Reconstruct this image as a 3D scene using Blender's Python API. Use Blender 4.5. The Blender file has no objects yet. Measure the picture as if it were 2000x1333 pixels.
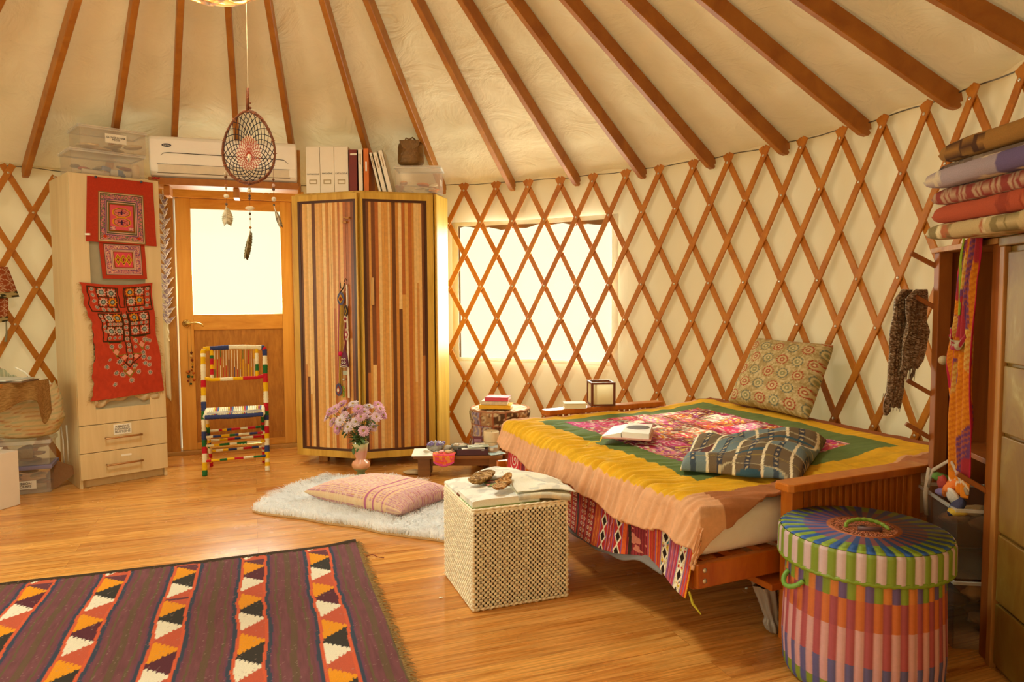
import bpy, math, random
import numpy as np
from math import pi, sin, cos, radians, sqrt, atan2
from mathutils import Vector, Matrix

# ------------------------------------------------------------------ camera, sky, lights, exposure
sc = bpy.context.scene
COL = sc.collection
F_PX, PITCH, ROLL, EYE = 1395.0, .0608, -.0048, 1.25
cd = bpy.data.cameras.new('camera')
cam = bpy.data.objects.new('camera', cd)
COL.objects.link(cam)
cd.sensor_fit = 'HORIZONTAL'
cd.sensor_width = 36
cd.lens = F_PX / 2000 * 36
cd.clip_start = .05
cam.matrix_world = Matrix.Translation((0, 0, EYE)) @ Matrix.Rotation(pi/2 - PITCH, 4, 'X') @ Matrix.Rotation(ROLL, 4, 'Z')
sc.camera = cam

sc.view_settings.view_transform = 'Standard'
sc.view_settings.look = 'None'
sc.view_settings.gamma = 1
sc.view_settings.exposure = 0.08
sc.view_settings.use_curve_mapping = False

CX, CY, R = -1.1408, 2.8097, 3.2636          # yurt centre and wall radius
PH0, DP = 1.3376, .0854                       # lattice column 0 and angular spacing
DZ, Z0 = .264, 2.134                          # lattice row spacing, top row height
ZR, SL = 2.146, .548                          # rafter height at the wall, roof slope

w = bpy.data.worlds.new('daylight')
sc.world = w
w.use_nodes = True
bg = w.node_tree.nodes['Background']
bg.inputs[0].default_value = (.97, 1.0, .635, 1)
bg.inputs[1].default_value = 1.18


def area(name, loc, target, sx, sy, power, col, shape='RECTANGLE'):
    l = bpy.data.lights.new(name, 'AREA')
    l.shape = shape
    l.size = sx
    l.size_y = sy
    l.energy = power
    l.color = col
    o = bpy.data.objects.new(name, l)
    COL.objects.link(o)
    o.location = loc
    d = Vector(target) - Vector(loc)
    o.rotation_euler = d.to_track_quat('-Z', 'Y').to_euler()
    return o


def wall_pt(deg, z, r=R):
    a = radians(deg)
    return Vector((CX + r*cos(a), CY + r*sin(a), z))


WARM = (.94, .98, .81)
# daylight coming down through the roof dome and in through the windows
area('dome_daylight', (CX, CY, 3.95), (CX+.25, CY+.1, 0), 0.8, 0.8, 112, WARM, 'DISK')
for nm, a0, pw in (('window_daylight_left', 197, 31), ('window_daylight_behind', 240, 13)):
    area(nm, wall_pt(a0, 1.35, R+.10), (CX+1.0, CY+.6, .9), 1.15, 1.1, pw, (.94, .98, .82))
area('window_daylight_far', wall_pt(66.1, 1.33, R+.10), (CX, CY, 1.2), 1.2, 1.06, 62, (.95, 1, .88))
area('door_daylight', wall_pt(110, 1.47, R+.12), (CX+.3, CY-.6, .2), .62, .66, 28, (.95, 1, .88))
sun = bpy.data.lights.new('sun', 'SUN')
sun.energy = 3.5
sun.angle = .01
sun.color = (1, .9, .65)
so = bpy.data.objects.new('sun', sun)
COL.objects.link(so)
so.location = (-4, 0, 6)
so.rotation_euler = Vector((2.05, 1.05, -3.05)).to_track_quat('-Z', 'Y').to_euler()

rnd = random.Random(7)
NR = np.random.RandomState(11)


# ------------------------------------------------------------------ pixel of the photograph -> place
def ray(x, y):
    a, b = (x-1000)/F_PX, (y-666.5)/F_PX
    u = a*cos(ROLL) + b*sin(ROLL)
    v = -a*sin(ROLL) + b*cos(ROLL)
    return np.array([u, cos(PITCH)-v*sin(PITCH), -sin(PITCH)-v*cos(PITCH)])


def PZ(x, y, z=0.):
    d = ray(x, y)
    return d*((z-EYE)/d[2]) + np.array([0, 0, EYE])


def PY(x, y, Y):
    d = ray(x, y)
    return d*(Y/d[1]) + np.array([0, 0, EYE])


# ------------------------------------------------------------------ materials
def lin(c):
    if isinstance(c, str):
        c = [int(c[i:i+2], 16)/255 for i in (1, 3, 5)]
    return tuple(x/12.92 if x <= .04045 else ((x+.055)/1.055)**2.4 for x in c)


def base_mat(name):
    m = bpy.data.materials.new(name)
    m.use_nodes = True
    nt = m.node_tree
    return m, nt, nt.nodes['Principled BSDF'], nt.nodes['Material Output']


def nd(nt, t, **k):
    n = nt.nodes.new(t)
    for a, b in k.items():
        setattr(n, a, b)
    return n


def add_bump(nt, b, height, strength, dist=.01):
    bp = nd(nt, 'ShaderNodeBump')
    bp.inputs['Strength'].default_value = strength
    bp.inputs['Distance'].default_value = dist
    nt.links.new(height, bp.inputs['Height'])
    nt.links.new(bp.outputs[0], b.inputs['Normal'])
    return bp


def coords(nt, scale=(1, 1, 1), rot=(0, 0, 0)):
    tc = nd(nt, 'ShaderNodeTexCoord')
    mp = nd(nt, 'ShaderNodeMapping')
    mp.inputs['Scale'].default_value = scale
    mp.inputs['Rotation'].default_value = rot
    nt.links.new(tc.outputs['Object'], mp.inputs[0])
    return mp.outputs[0]


def noise(nt, vec, scale, detail=3, rough=.55, dist=0):
    n = nd(nt, 'ShaderNodeTexNoise')
    n.inputs['Scale'].default_value = scale
    n.inputs['Detail'].default_value = detail
    n.inputs['Roughness'].default_value = rough
    n.inputs['Distortion'].default_value = dist
    nt.links.new(vec, n.inputs['Vector'])
    return n.outputs['Fac']


def ramp(nt, fac, stops):
    r = nd(nt, 'ShaderNodeValToRGB')
    e = r.color_ramp.elements
    while len(e) < len(stops):
        e.new(.5)
    for el, (p, c) in zip(e, stops):
        el.position = p
        el.color = (*lin(c), 1) if isinstance(c, (str, tuple, list)) else (c, c, c, 1)
    nt.links.new(fac, r.inputs[0])
    return r.outputs[0]


def plain(name, col, rough=.6, metal=0., var=.12, scale=18, bump=0., bscale=60, spec=.5, emit=0, trans=0):
    m, nt, b, out = base_mat(name)
    c = np.array(lin(col))
    v = coords(nt)
    n = noise(nt, v, scale)
    mx = nd(nt, 'ShaderNodeMix', data_type='RGBA')
    mx.inputs[6].default_value = (*np.clip(c*(1-var), 0, 1), 1)
    mx.inputs[7].default_value = (*np.clip(c*(1+var), 0, 1), 1)
    nt.links.new(n, mx.inputs[0])
    nt.links.new(mx.outputs[2], b.inputs['Base Color'])
    b.inputs['Roughness'].default_value = rough
    b.inputs['Metallic'].default_value = metal
    b.inputs['Specular IOR Level'].default_value = spec
    if bump:
        add_bump(nt, b, noise(nt, v, bscale, 4), bump, .01)
    if emit:
        b.inputs['Emission Color'].default_value = (*c, 1)
        b.inputs['Emission Strength'].default_value = emit
    if trans:
        t = nd(nt, 'ShaderNodeBsdfTranslucent')
        nt.links.new(mx.outputs[2], t.inputs[0])
        ms = nd(nt, 'ShaderNodeMixShader')
        ms.inputs[0].default_value = trans
        nt.links.new(b.outputs[0], ms.inputs[1])
        nt.links.new(t.outputs[0], ms.inputs[2])
        nt.links.new(ms.outputs[0], out.inputs[0])
    return m


def wood(name, c1, c2, stretch=(1, 1, .06), scale=30, rough=.42, bump=.05, rot=(0, 0, 0)):
    m, nt, b, _ = base_mat(name)
    v = coords(nt, stretch, rot)
    n = noise(nt, v, scale, 5, .6, .6)
    c = ramp(nt, n, [(.3, c1), (.7, c2)])
    nt.links.new(c, b.inputs['Base Color'])
    b.inputs['Roughness'].default_value = rough
    if bump:
        add_bump(nt, b, n, bump, .004)
    return m


def cloth(name, rough=.9, nscale=400, var=.25, bump=.25, bscale=500, spec=.2, sheen=.0, metal=0, trans=0):
    """colour comes from the weave pattern stored on the mesh"""
    m, nt, b, out = base_mat(name)
    at = nd(nt, 'ShaderNodeAttribute', attribute_name='Col')
    v = coords(nt)
    n = noise(nt, v, nscale, 2)
    mp = nd(nt, 'ShaderNodeMapRange')
    mp.inputs[3].default_value = 1-var
    mp.inputs[4].default_value = 1+var
    nt.links.new(n, mp.inputs[0])
    mx = nd(nt, 'ShaderNodeVectorMath', operation='SCALE')
    nt.links.new(at.outputs['Color'], mx.inputs[0])
    nt.links.new(mp.outputs[0], mx.inputs['Scale'])
    nt.links.new(mx.outputs[0], b.inputs['Base Color'])
    b.inputs['Roughness'].default_value = rough
    b.inputs['Metallic'].default_value = metal
    b.inputs['Specular IOR Level'].default_value = spec
    b.inputs['Sheen Weight'].default_value = sheen
    if bump:
        add_bump(nt, b, noise(nt, v, bscale, 2), bump, .002)
    if trans:
        t = nd(nt, 'ShaderNodeBsdfTranslucent')
        nt.links.new(mx.outputs[0], t.inputs[0])
        ms = nd(nt, 'ShaderNodeMixShader')
        ms.inputs[0].default_value = trans
        nt.links.new(b.outputs[0], ms.inputs[1])
        nt.links.new(t.outputs[0], ms.inputs[2])
        nt.links.new(ms.outputs[0], out.inputs[0])
    return m


def clear(name, col=(.95, .95, .92), mixf=.25, rough=.12):
    m, nt, b, out = base_mat(name)
    v = coords(nt)
    b.inputs['Base Color'].default_value = (*col, 1)
    b.inputs['Roughness'].default_value = rough
    t = nd(nt, 'ShaderNodeBsdfTransparent')
    t.inputs[0].default_value = (*[min(1, x*1.03) for x in col], 1)
    ms = nd(nt, 'ShaderNodeMixShader')
    mr = nd(nt, 'ShaderNodeMapRange')
    nt.links.new(noise(nt, v, 6), mr.inputs[0])
    mr.inputs[3].default_value = mixf*.7
    mr.inputs[4].default_value = mixf*1.3
    nt.links.new(mr.outputs[0], ms.inputs[0])
    nt.links.new(t.outputs[0], ms.inputs[1])
    nt.links.new(b.outputs[0], ms.inputs[2])
    nt.links.new(ms.outputs[0], out.inputs[0])
    return m


# ------------------------------------------------------------------ meshes
class MB:
    def __init__(s):
        s.v, s.f, s.c, s.n = [], [], [], 0

    def add(s, V, F, col=None):
        V = np.asarray(V, float).reshape(-1, 3)
        s.v.append(V)
        s.f += [tuple(int(i)+s.n for i in f) for f in F]
        if col is None:
            col = (.8, .8, .8)
        col = np.asarray(col, float)
        s.c.append(np.broadcast_to(col, (len(V), 3)) if col.ndim == 1 else col.reshape(-1, 3))
        s.n += len(V)
        return s

    def box(s, c, d, rz=0, col=None, M=None):
        x, y, z = np.array(d)/2
        V = np.array([(-x,-y,-z),(x,-y,-z),(x,y,-z),(-x,y,-z),(-x,-y,z),(x,-y,z),(x,y,z),(-x,y,z)])
        if M is not None:
            V = V @ np.array(M).T
        elif rz:
            q = np.array([[cos(rz), -sin(rz), 0], [sin(rz), cos(rz), 0], [0, 0, 1]])
            V = V @ q.T
        return s.add(V+np.array(c), [(0,3,2,1),(4,5,6,7),(0,1,5,4),(1,2,6,5),(2,3,7,6),(3,0,4,7)], col)

    def beam(s, p0, p1, w, h, up=(0, 0, 1), col=None):
        p0, p1 = np.array(p0, float), np.array(p1, float)
        d = p1-p0
        L = np.linalg.norm(d)
        d /= L
        sd = np.cross(d, up)
        sd /= np.linalg.norm(sd)
        u = np.cross(sd, d)
        return s.box((p0+p1)/2, (L, w, h), M=np.stack([d, sd, u], 1), col=col)

    def prism(s, poly, z0, z1, col=None):
        n = len(poly)
        V = [(x, y, z0) for x, y in poly] + [(x, y, z1) for x, y in poly]
        F = [tuple(range(n))[::-1], tuple(range(n, 2*n))] + [(i, (i+1) % n, n+(i+1) % n, n+i) for i in range(n)]
        return s.add(V, F, col)

    def plate(s, o, ax, ay, an, poly, t, col=None):
        """polygon in the plane (o, ax, ay), thickened by t along an"""
        o, ax, ay, an = [np.array(q, float) for q in (o, ax, ay, an)]
        n = len(poly)
        V = [o+ax*a+ay*b for a, b in poly]
        V += [q+an*t for q in V]
        F = [tuple(range(n))[::-1], tuple(range(n, 2*n))] + [(i, (i+1) % n, n+(i+1) % n, n+i) for i in range(n)]
        return s.add(V, F, col)

    def tube(s, pts, r, n=8, closed=False, col=None, cap=True, flat=1.):
        P = np.array(pts, float)
        m = len(P)
        r = np.broadcast_to(np.array(r, float), (m,))
        if closed:
            T = np.roll(P, -1, 0)-np.roll(P, 1, 0)
        else:
            T = np.gradient(P, axis=0)
        T /= np.linalg.norm(T, axis=1)[:, None]+1e-12
        ref = np.array([0, 0, 1.]) if abs(T[0][2]) < .9 else np.array([1., 0, 0])
        u = np.cross(T[0], ref)
        u /= np.linalg.norm(u)
        V, cc = [], []
        ang = np.arange(n)*2*pi/n
        for i in range(m):
            u = u-T[i]*np.dot(u, T[i])
            u /= np.linalg.norm(u)+1e-12
            w_ = np.cross(T[i], u)
            V.append(P[i]+r[i]*(np.cos(ang)[:, None]*u+flat*np.sin(ang)[:, None]*w_))
            if col is not None and np.ndim(col) == 2:
                cc.append(np.broadcast_to(col[i], (n, 3)))
        V = np.concatenate(V)
        F = []
        for i in range(m if closed else m-1):
            a, b = i*n, ((i+1) % m)*n
            F += [(a+j, a+(j+1) % n, b+(j+1) % n, b+j) for j in range(n)]
        if cap and not closed:
            F += [tuple(range(n))[::-1], tuple(range((m-1)*n, m*n))]
        return s.add(V, F, np.concatenate(cc) if cc else col)

    def lathe(s, prof, c=(0, 0, 0), n=24, col=None, sx=1, sy=1, rip=None):
        a = np.arange(n)*2*pi/n
        V = np.concatenate([np.stack([r*np.cos(a)*sx, r*np.sin(a)*sy, np.full(n, z)], 1) for r, z in prof])
        if rip is not None:
            V = rip(V)
        m = len(prof)
        F = [(i*n+j, i*n+(j+1) % n, (i+1)*n+(j+1) % n, (i+1)*n+j) for i in range(m-1) for j in range(n)]
        if prof[0][0] > 1e-6:
            F.append(tuple(range(n))[::-1])
        if prof[-1][0] > 1e-6:
            F.append(tuple(range((m-1)*n, m*n)))
        if col is not None and np.ndim(col) == 2:
            col = np.repeat(np.array(col), n, 0)
        return s.add(V+np.array(c), F, col)

    def grid(s, P, col=None, wrap=False):
        nu, nv = P.shape[:2]
        idx = np.arange(nu*nv).reshape(nu, nv)
        if wrap:
            idx = np.vstack([idx, idx[:1]])
        F = np.stack([idx[:-1, :-1], idx[1:, :-1], idx[1:, 1:], idx[:-1, 1:]], -1).reshape(-1, 4)
        return s.add(P.reshape(-1, 3), F.tolist(), None if col is None else col)

    def ball(s, c, r, n=12, col=None, M=None, noise_=0., seed=0):
        r = np.broadcast_to(np.array(r, float), (3,))
        m = max(4, n//2)
        V = []
        for i in range(m+1):
            t = pi*i/m
            for j in range(n):
                V.append((sin(t)*cos(2*pi*j/n), sin(t)*sin(2*pi*j/n), cos(t)))
        V = np.array(V)
        if noise_:
            q = np.random.RandomState(seed)
            k = q.randn(6, 3)*2.2
            ph = q.rand(6)*6
            V = V*(1+noise_*np.sin(V@k.T+ph).mean(1)[:, None]*2)
        V = V*r
        if M is not None:
            V = V@np.array(M).T
        F = [(i*n+j, (i+1)*n+j, (i+1)*n+(j+1) % n, i*n+(j+1) % n) for i in range(m) for j in range(n)]
        return s.add(V+np.array(c), F, col)

    def build(s, name, m, parent=None, bevel=0, smooth=False, solid=0, sub=0, seg=2, merge=False, soff=-1):
        me = bpy.data.meshes.new(name)
        V = np.concatenate(s.v)
        me.from_pydata(V.tolist(), [], s.f)
        ca = me.color_attributes.new('Col', 'FLOAT_COLOR', 'POINT')
        cc = np.ones((len(V), 4))
        cc[:, :3] = np.concatenate(s.c)
        ca.data.foreach_set('color', cc.ravel())
        me.materials.append(m)
        o = bpy.data.objects.new(name, me)
        COL.objects.link(o)
        if smooth:
            me.polygons.foreach_set('use_smooth', np.ones(len(me.polygons), bool))
        if merge:
            md = o.modifiers.new('weld', 'WELD')
            md.merge_threshold = 1e-5
        if solid:
            md = o.modifiers.new('solid', 'SOLIDIFY')
            md.thickness = solid
            md.offset = soff
        if bevel:
            md = o.modifiers.new('bevel', 'BEVEL')
            md.width = bevel
            md.segments = seg
            md.limit_method = 'ANGLE'
            md.angle_limit = radians(40)
        if sub:
            md = o.modifiers.new('sub', 'SUBSURF')
            md.levels = md.render_levels = sub
        if parent is not None:
            o.parent = parent
            o.matrix_parent_inverse = pmat(parent).inverted()
        return o


def pmat(o):
    m = Matrix.Translation(o.location) @ o.rotation_euler.to_matrix().to_4x4()
    return pmat(o.parent) @ o.matrix_parent_inverse @ m if o.parent else m


def tag(o, label, cat, group=None):
    o['label'] = label
    o['category'] = cat
    if group:
        o['group'] = group
    return o


def thing(name, label, cat, loc=(0, 0, 0), group=None, rz=0):
    o = bpy.data.objects.new(name, None)
    o.empty_display_size = .05
    COL.objects.link(o)
    o.location = [float(q) for q in loc]
    o.rotation_euler = (0, 0, rz)
    return tag(o, label, cat, group)


def struct(o):
    o['kind'] = 'structure'
    return o


def text(name, body, size, o, ax, up, m, parent, align='CENTER', ext=.0004):
    """raised lettering in the plane (ax, up) centred on o"""
    cu = bpy.data.curves.new(name, 'FONT')
    cu.body = body
    cu.size = size
    cu.align_x = align
    cu.align_y = 'CENTER'
    cu.extrude = ext
    cu.space_line = .85
    cu.materials.append(m)
    tmp = bpy.data.objects.new(name, cu)
    me = bpy.data.meshes.new_from_object(tmp)
    me.name = name
    bpy.data.objects.remove(tmp)
    if not me.materials:
        me.materials.append(m)
    ob = bpy.data.objects.new(name, me)
    COL.objects.link(ob)
    ax, up = Vector(ax).normalized(), Vector(up).normalized()
    n = ax.cross(up)
    M_ = Matrix((ax, up, n)).transposed().to_4x4()
    M_.translation = Vector(o)
    ob.parent = parent
    ob.matrix_parent_inverse = pmat(parent).inverted()
    ob.matrix_basis = M_
    return ob


# value noise for woven patterns
_T = np.random.RandomState(3).rand(512, 512)


def vn(x, y, s=1., o=0):
    x = np.asarray(x)*s+o*17.3+1000
    y = np.asarray(y)*s+o*9.1+1000
    xi, yi = np.floor(x).astype(int), np.floor(y).astype(int)
    fx, fy = x-xi, y-yi
    fx, fy = fx*fx*(3-2*fx), fy*fy*(3-2*fy)
    g = lambda a, b: _T[a % 512, b % 512]
    return (g(xi, yi)*(1-fx)+g(xi+1, yi)*fx)*(1-fy)+(g(xi, yi+1)*(1-fx)+g(xi+1, yi+1)*fx)*fy


def hsh(i, j=0, k=0):
    return _T[(np.asarray(i)*31+k*57) % 512, (np.asarray(j)*17+k*91+5) % 512]


class Paint:
    """colours on a 2-d field"""
    def __init__(s, shape, col):
        s.c = np.zeros(shape+(3,))
        s.c[:] = lin(col)

    def __call__(s, mask, col, a=1.):
        c = np.array(lin(col))
        k = np.clip(np.asarray(mask, float)*a, 0, 1)[..., None]
        s.c = s.c*(1-k)+c*k
        return s

    def mul(s, k):
        s.c = np.clip(s.c*np.asarray(k)[..., None], 0, 1)
        return s


def mg(a, b, n, c, d, m):
    return np.meshgrid(np.linspace(a, b, n), np.linspace(c, d, m), indexing='ij')
# ------------------------------------------------------------------ common materials
m_slat = wood('lattice_wood', '#b0640e', '#cb8326', (1, 1, 1), 9, .45, .03)
m_rafter = wood('rafter_wood', '#9c5a10', '#b87622', (1, 1, 1), 7, .5, .04)
m_bolt = plain('zinc_bolt', '#d8d2c0', .35, .7)
m_oak = wood('honey_wood', '#b5702a', '#d9963e', (1, 1, .08), 26, .4)
m_bed = wood('bed_wood', '#b25a12', '#cc7822', (1, 1, .3), 18, .32, .02)
m_maple = wood('pale_maple', '#d6bc88', '#e6d0a0', (1, 1, .05), 14, .45, .01)
m_white = plain('white_plastic', '#fdf8ea', .35, var=.03)
m_paper = plain('white_paper', '#f6f1df', .8, var=.04)
m_black = plain('black_ink', '#231a10', .6)
m_brass = plain('brass', '#d9bf7a', .25, .9)
m_clear = clear('clear_plastic', (.95, .92, .87), .15)
m_clearlid = clear('clear_plastic_lid', (.95, .93, .88), .4, .25)
m_bin = clear('dusty_clear_plastic', (.93, .88, .80), .05)
m_dark = plain('dark_gap', '#2a1608', .8)
m_cloth = cloth('woven_cloth')
m_velvet = cloth('velvet_cloth', .85, 60, .12, .3, 220, .2, .0)
m_attr = cloth('painted_surface', .45, 60, .06, .02, 90, .5)
m_attrw = cloth('wood_strips', .35, 45, .18, .04, 60, .5)

# ------------------------------------------------------------------ floor of long boards
def make_floor():
    m, nt, b, _ = base_mat('pine_floorboards')
    v = coords(nt, (1, 1, 1), (0, 0, -radians(20)))
    br = nd(nt, 'ShaderNodeTexBrick')
    br.offset = .37
    br.inputs['Scale'].default_value = 1
    br.inputs['Brick Width'].default_value = 2.3
    br.inputs['Row Height'].default_value = .118
    br.inputs['Mortar Size'].default_value = .0008
    br.inputs['Mortar Smooth'].default_value = .2
    br.inputs['Color1'].default_value = (0, 0, 0, 1)
    br.inputs['Color2'].default_value = (1, 1, 1, 1)
    br.inputs['Mortar'].default_value = (.5, .5, .5, 1)
    nt.links.new(v, br.inputs[0])
    # per board offset of the grain
    ad = nd(nt, 'ShaderNodeVectorMath', operation='MULTIPLY_ADD')
    nt.links.new(br.outputs['Color'], ad.inputs[0])
    ad.inputs[1].default_value = (7, 3, 5)
    nt.links.new(v, ad.inputs[2])
    mp = nd(nt, 'ShaderNodeMapping')
    mp.inputs['Scale'].default_value = (.55, 9, 1)
    nt.links.new(ad.outputs[0], mp.inputs[0])
    g = noise(nt, mp.outputs[0], 3.2, 6, .62, .9)
    col = ramp(nt, g, [(.25, '#9a5c24'), (.42, '#cf9850'), (.58, '#e0b26c'), (.76, '#b4763a')])
    mf = nd(nt, 'ShaderNodeMapping')
    mf.inputs['Scale'].default_value = (1.2, 42, 1)
    nt.links.new(ad.outputs[0], mf.inputs[0])
    fine = noise(nt, mf.outputs[0], 3, 3, .6, .4)
    fr = nd(nt, 'ShaderNodeMapRange')
    fr.inputs[1].default_value = .35
    fr.inputs[2].default_value = .62
    fr.inputs[3].default_value = .74
    fr.inputs[4].default_value = 1.08
    nt.links.new(fine, fr.inputs[0])
    tone = ramp(nt, br.outputs['Color'], [(0, '#dcb888'), (.35, '#f8e0b4'), (.6, '#cc9c68'), (1, '#fceccc')])
    mx = nd(nt, 'ShaderNodeMix', data_type='RGBA', blend_type='MULTIPLY')
    mx.inputs[0].default_value = .75
    nt.links.new(col, mx.inputs[6])
    nt.links.new(tone, mx.inputs[7])
    gain = nd(nt, 'ShaderNodeVectorMath', operation='SCALE')
    gm = nd(nt, 'ShaderNodeMath', operation='MULTIPLY')
    gm.inputs[1].default_value = 1.26
    nt.links.new(fr.outputs[0], gm.inputs[0])
    nt.links.new(gm.outputs[0], gain.inputs['Scale'])
    nt.links.new(mx.outputs[2], gain.inputs[0])
    mo = nd(nt, 'ShaderNodeMix', data_type='RGBA')
    nt.links.new(br.outputs['Fac'], mo.inputs[0])
    nt.links.new(gain.outputs[0], mo.inputs[6])
    mo.inputs[7].default_value = (*lin('#a0662c'), 1)
    nt.links.new(mo.outputs[2], b.inputs['Base Color'])
    rr = nd(nt, 'ShaderNodeMapRange')
    rr.inputs[3].default_value = .17
    rr.inputs[4].default_value = .34
    nt.links.new(noise(nt, v, 6, 3), rr.inputs[0])
    nt.links.new(rr.outputs[0], b.inputs['Roughness'])
    inv = nd(nt, 'ShaderNodeMath', operation='SUBTRACT')
    inv.inputs[0].default_value = 1
    nt.links.new(br.outputs['Fac'], inv.inputs[1])
    add_bump(nt, b, inv.outputs[0], .25, .002)
    n = 96
    mb = MB().prism([(CX+(R+.12)*cos(2*pi*i/n), CY+(R+.12)*sin(2*pi*i/n)) for i in range(n)], -.08, 0)
    return struct(mb.build('floor', m))
make_floor()

# ------------------------------------------------------------------ canvas wall with openings, canvas roof
def canvas_mat(name, c1, c2, tr, bs, stretch, bump):
    m, nt, b, out = base_mat(name)
    v = coords(nt, stretch)
    n = noise(nt, v, 1.6, 4, .55)
    c = ramp(nt, n, [(.3, c1), (.7, c2)])
    nt.links.new(c, b.inputs['Base Color'])
    b.inputs['Roughness'].default_value = .9
    b.inputs['Specular IOR Level'].default_value = .15
    n2 = noise(nt, coords(nt, stretch), bs, 4, .6, 1.2)
    bp = add_bump(nt, b, n2, bump, .03)
    t = nd(nt, 'ShaderNodeBsdfTranslucent')
    nt.links.new(c, t.inputs[0])
    nt.links.new(bp.outputs[0], t.inputs['Normal'])
    ms = nd(nt, 'ShaderNodeMixShader')
    ms.inputs[0].default_value = tr
    nt.links.new(b.outputs[0], ms.inputs[1])
    nt.links.new(t.outputs[0], ms.inputs[2])
    nt.links.new(ms.outputs[0], out.inputs[0])
    return m
m_wall = canvas_mat('wall_canvas', '#ead6b2', '#f2e2c4', .20, 2.2, (1, 1, .35), .35)
m_roof = canvas_mat('roof_canvas', '#dccba6', '#e8d6b4', .08, 3.5, (1, 1, 1.8), .9)

HOLES = [(101.6, 118.6, -1, 2.06), (54.4, 77.8, .745, 1.85), (187, 207, .8, 1.9), (230, 250, .8, 1.9)]
def make_wall():
    br = sorted(set([h[0] for h in HOLES]+[h[1] for h in HOLES]))
    degs = []
    pts = [0]+br+[360]
    for a, b in zip(pts[:-1], pts[1:]):
        k = max(2, int((b-a)/1.1))
        degs += list(np.linspace(a, b, k, endpoint=False))
    degs = np.array(degs)
    zs = np.array(sorted(set(np.round(list(np.linspace(0, 2.26, 26))+[.745, 1.85, 2.06, .8, 1.9], 4))))
    A, Z = np.meshgrid(np.radians(degs), zs, indexing='ij')
    wob = .010*np.sin(A*41+Z*1.3)*np.sin(A*17)+.012*(vn(np.degrees(A)*.35, Z*1.4)-.5)
    rr = R+.035+wob
    P = np.stack([CX+rr*np.cos(A), CY+rr*np.sin(A), Z], -1)
    n, m = A.shape
    F = []
    for i in range(n):
        d = degs[i]+.3
        for j in range(m-1):
            zc = (zs[j]+zs[j+1])/2
            if any(h[0] < d < h[1] and h[2] < zc < h[3] for h in HOLES):
                continue
            F.append((i*m+j, i*m+j+1, ((i+1) % n)*m+j+1, ((i+1) % n)*m+j))
    mb = MB().add(P.reshape(-1, 3), F)
    return struct(mb.build('wall_round', m_wall, smooth=True))
make_wall()

RING = .42
RAFTERS = [-11.9, -10.05, -8.45, -6.65, -5.0, -2.62, -.65, 1.5, 3.5, 5.5, 7.5, 9.52, 11.56, 13.6]
def kang(k):
    return PH0-k*DP
_a = [kang(k) for k in RAFTERS]
first, last = kang(-11.9), kang(13.6)
rest = 22
RA = _a+[last-(i+1)*(last+2*pi-first)/(rest+1) for i in range(rest)]
def make_roof():
    n, m = 560, 90
    sa = np.sort(np.array([a % (2*pi) for a in RA]))
    A = np.linspace(0, 2*pi, n, endpoint=False)
    idx = np.searchsorted(sa, A) % len(sa)
    lo, hi = sa[idx-1], sa[idx]
    fr = ((A-lo) % (2*pi))/((hi-lo) % (2*pi)+1e-9)
    T = np.linspace(-.10, R-RING+.03, m)
    AA, TT = np.meshgrid(A, T, indexing='ij')
    sag = np.sin(pi*np.clip(fr, 0, 1))[:, None]
    rr = R-TT
    wr = .020*(vn(AA*30, TT*9)-.5)+.03*(vn(AA*6, TT*5, 1, 3)-.5)+.010*np.sin(TT*26+3*vn(AA*9, TT*2))*np.clip(1-TT/1.1, .15, 1)
    Z = ZR+SL*TT+.062+sag*(.016+wr)*np.clip((R-TT)/R*1.4, .2, 1)
    P = np.stack([CX+rr*np.cos(AA), CY+rr*np.sin(AA), Z], -1)
    return struct(MB().grid(P, wrap=True).build('ceiling', m_roof, smooth=True))
make_roof()
# wooden compression ring and dome rim
def make_ring():
    mb = MB()
    z = ZR+SL*(R-RING)
    n = 48
    a = np.arange(n)*2*pi/n
    rings = [(RING+.03, z-.07), (RING+.03, z+.08), (RING-.03, z+.08), (RING-.03, z-.07)]
    P = np.stack([np.stack([CX+r*np.cos(a), CY+r*np.sin(a), np.full(n, q)], -1) for r, q in rings+rings[:1]], 1)
    mb.grid(P, wrap=True)
    for d in (0, pi/3, 2*pi/3):
        mb.beam((CX-RING*cos(d), CY-RING*sin(d), z), (CX+RING*cos(d), CY+RING*sin(d), z), .035, .05)
    return struct(mb.build('ceiling_ring', m_rafter, bevel=.004))
make_ring()
for i, a in enumerate(RA):
    mb = MB()
    d = np.array([cos(a), sin(a), 0])
    r1, r0 = RING+.02, R+.012
    p = lambda r, dz: np.array([CX, CY, ZR+SL*(R-r)+dz])+d*r
    sd = np.array([-sin(a), cos(a), 0])*.019
    h = .052
    prof = [(r1, -h), (r0-.06, -h), (r0-.012, -h+.018), (r0+.004, -h+.045), (r0-.006, -h+.052), (r0-.006, -h+.060), (r0+.01, -h+.066), (r0, h), (r1, h)]
    V = [p(r, z)-sd for r, z in prof]+[p(r, z)+sd for r, z in prof]
    k = len(prof)
    mb.add(V, [tuple(range(k)), tuple(range(k, 2*k))[::-1]]+[(j, k+j, k+(j+1) % k, (j+1) % k) for j in range(k)])
    struct(mb.build('rafter', m_rafter, bevel=.004, seg=1))

# tension cable around the top of the lattice
mb = MB()
cc = [wall_pt(q, Z0+.052+.004*sin(q*.9), R-.004) for q in np.arange(0, 360, 1.5)]
mb.tube(cc, .0035, 6, closed=True)
tag(mb.build('tension_cable', plain('steel_cable', '#6e6658', .4, .6), smooth=True), 'thin grey steel cable running round the wall top through the lattice tips', 'cable')

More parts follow.
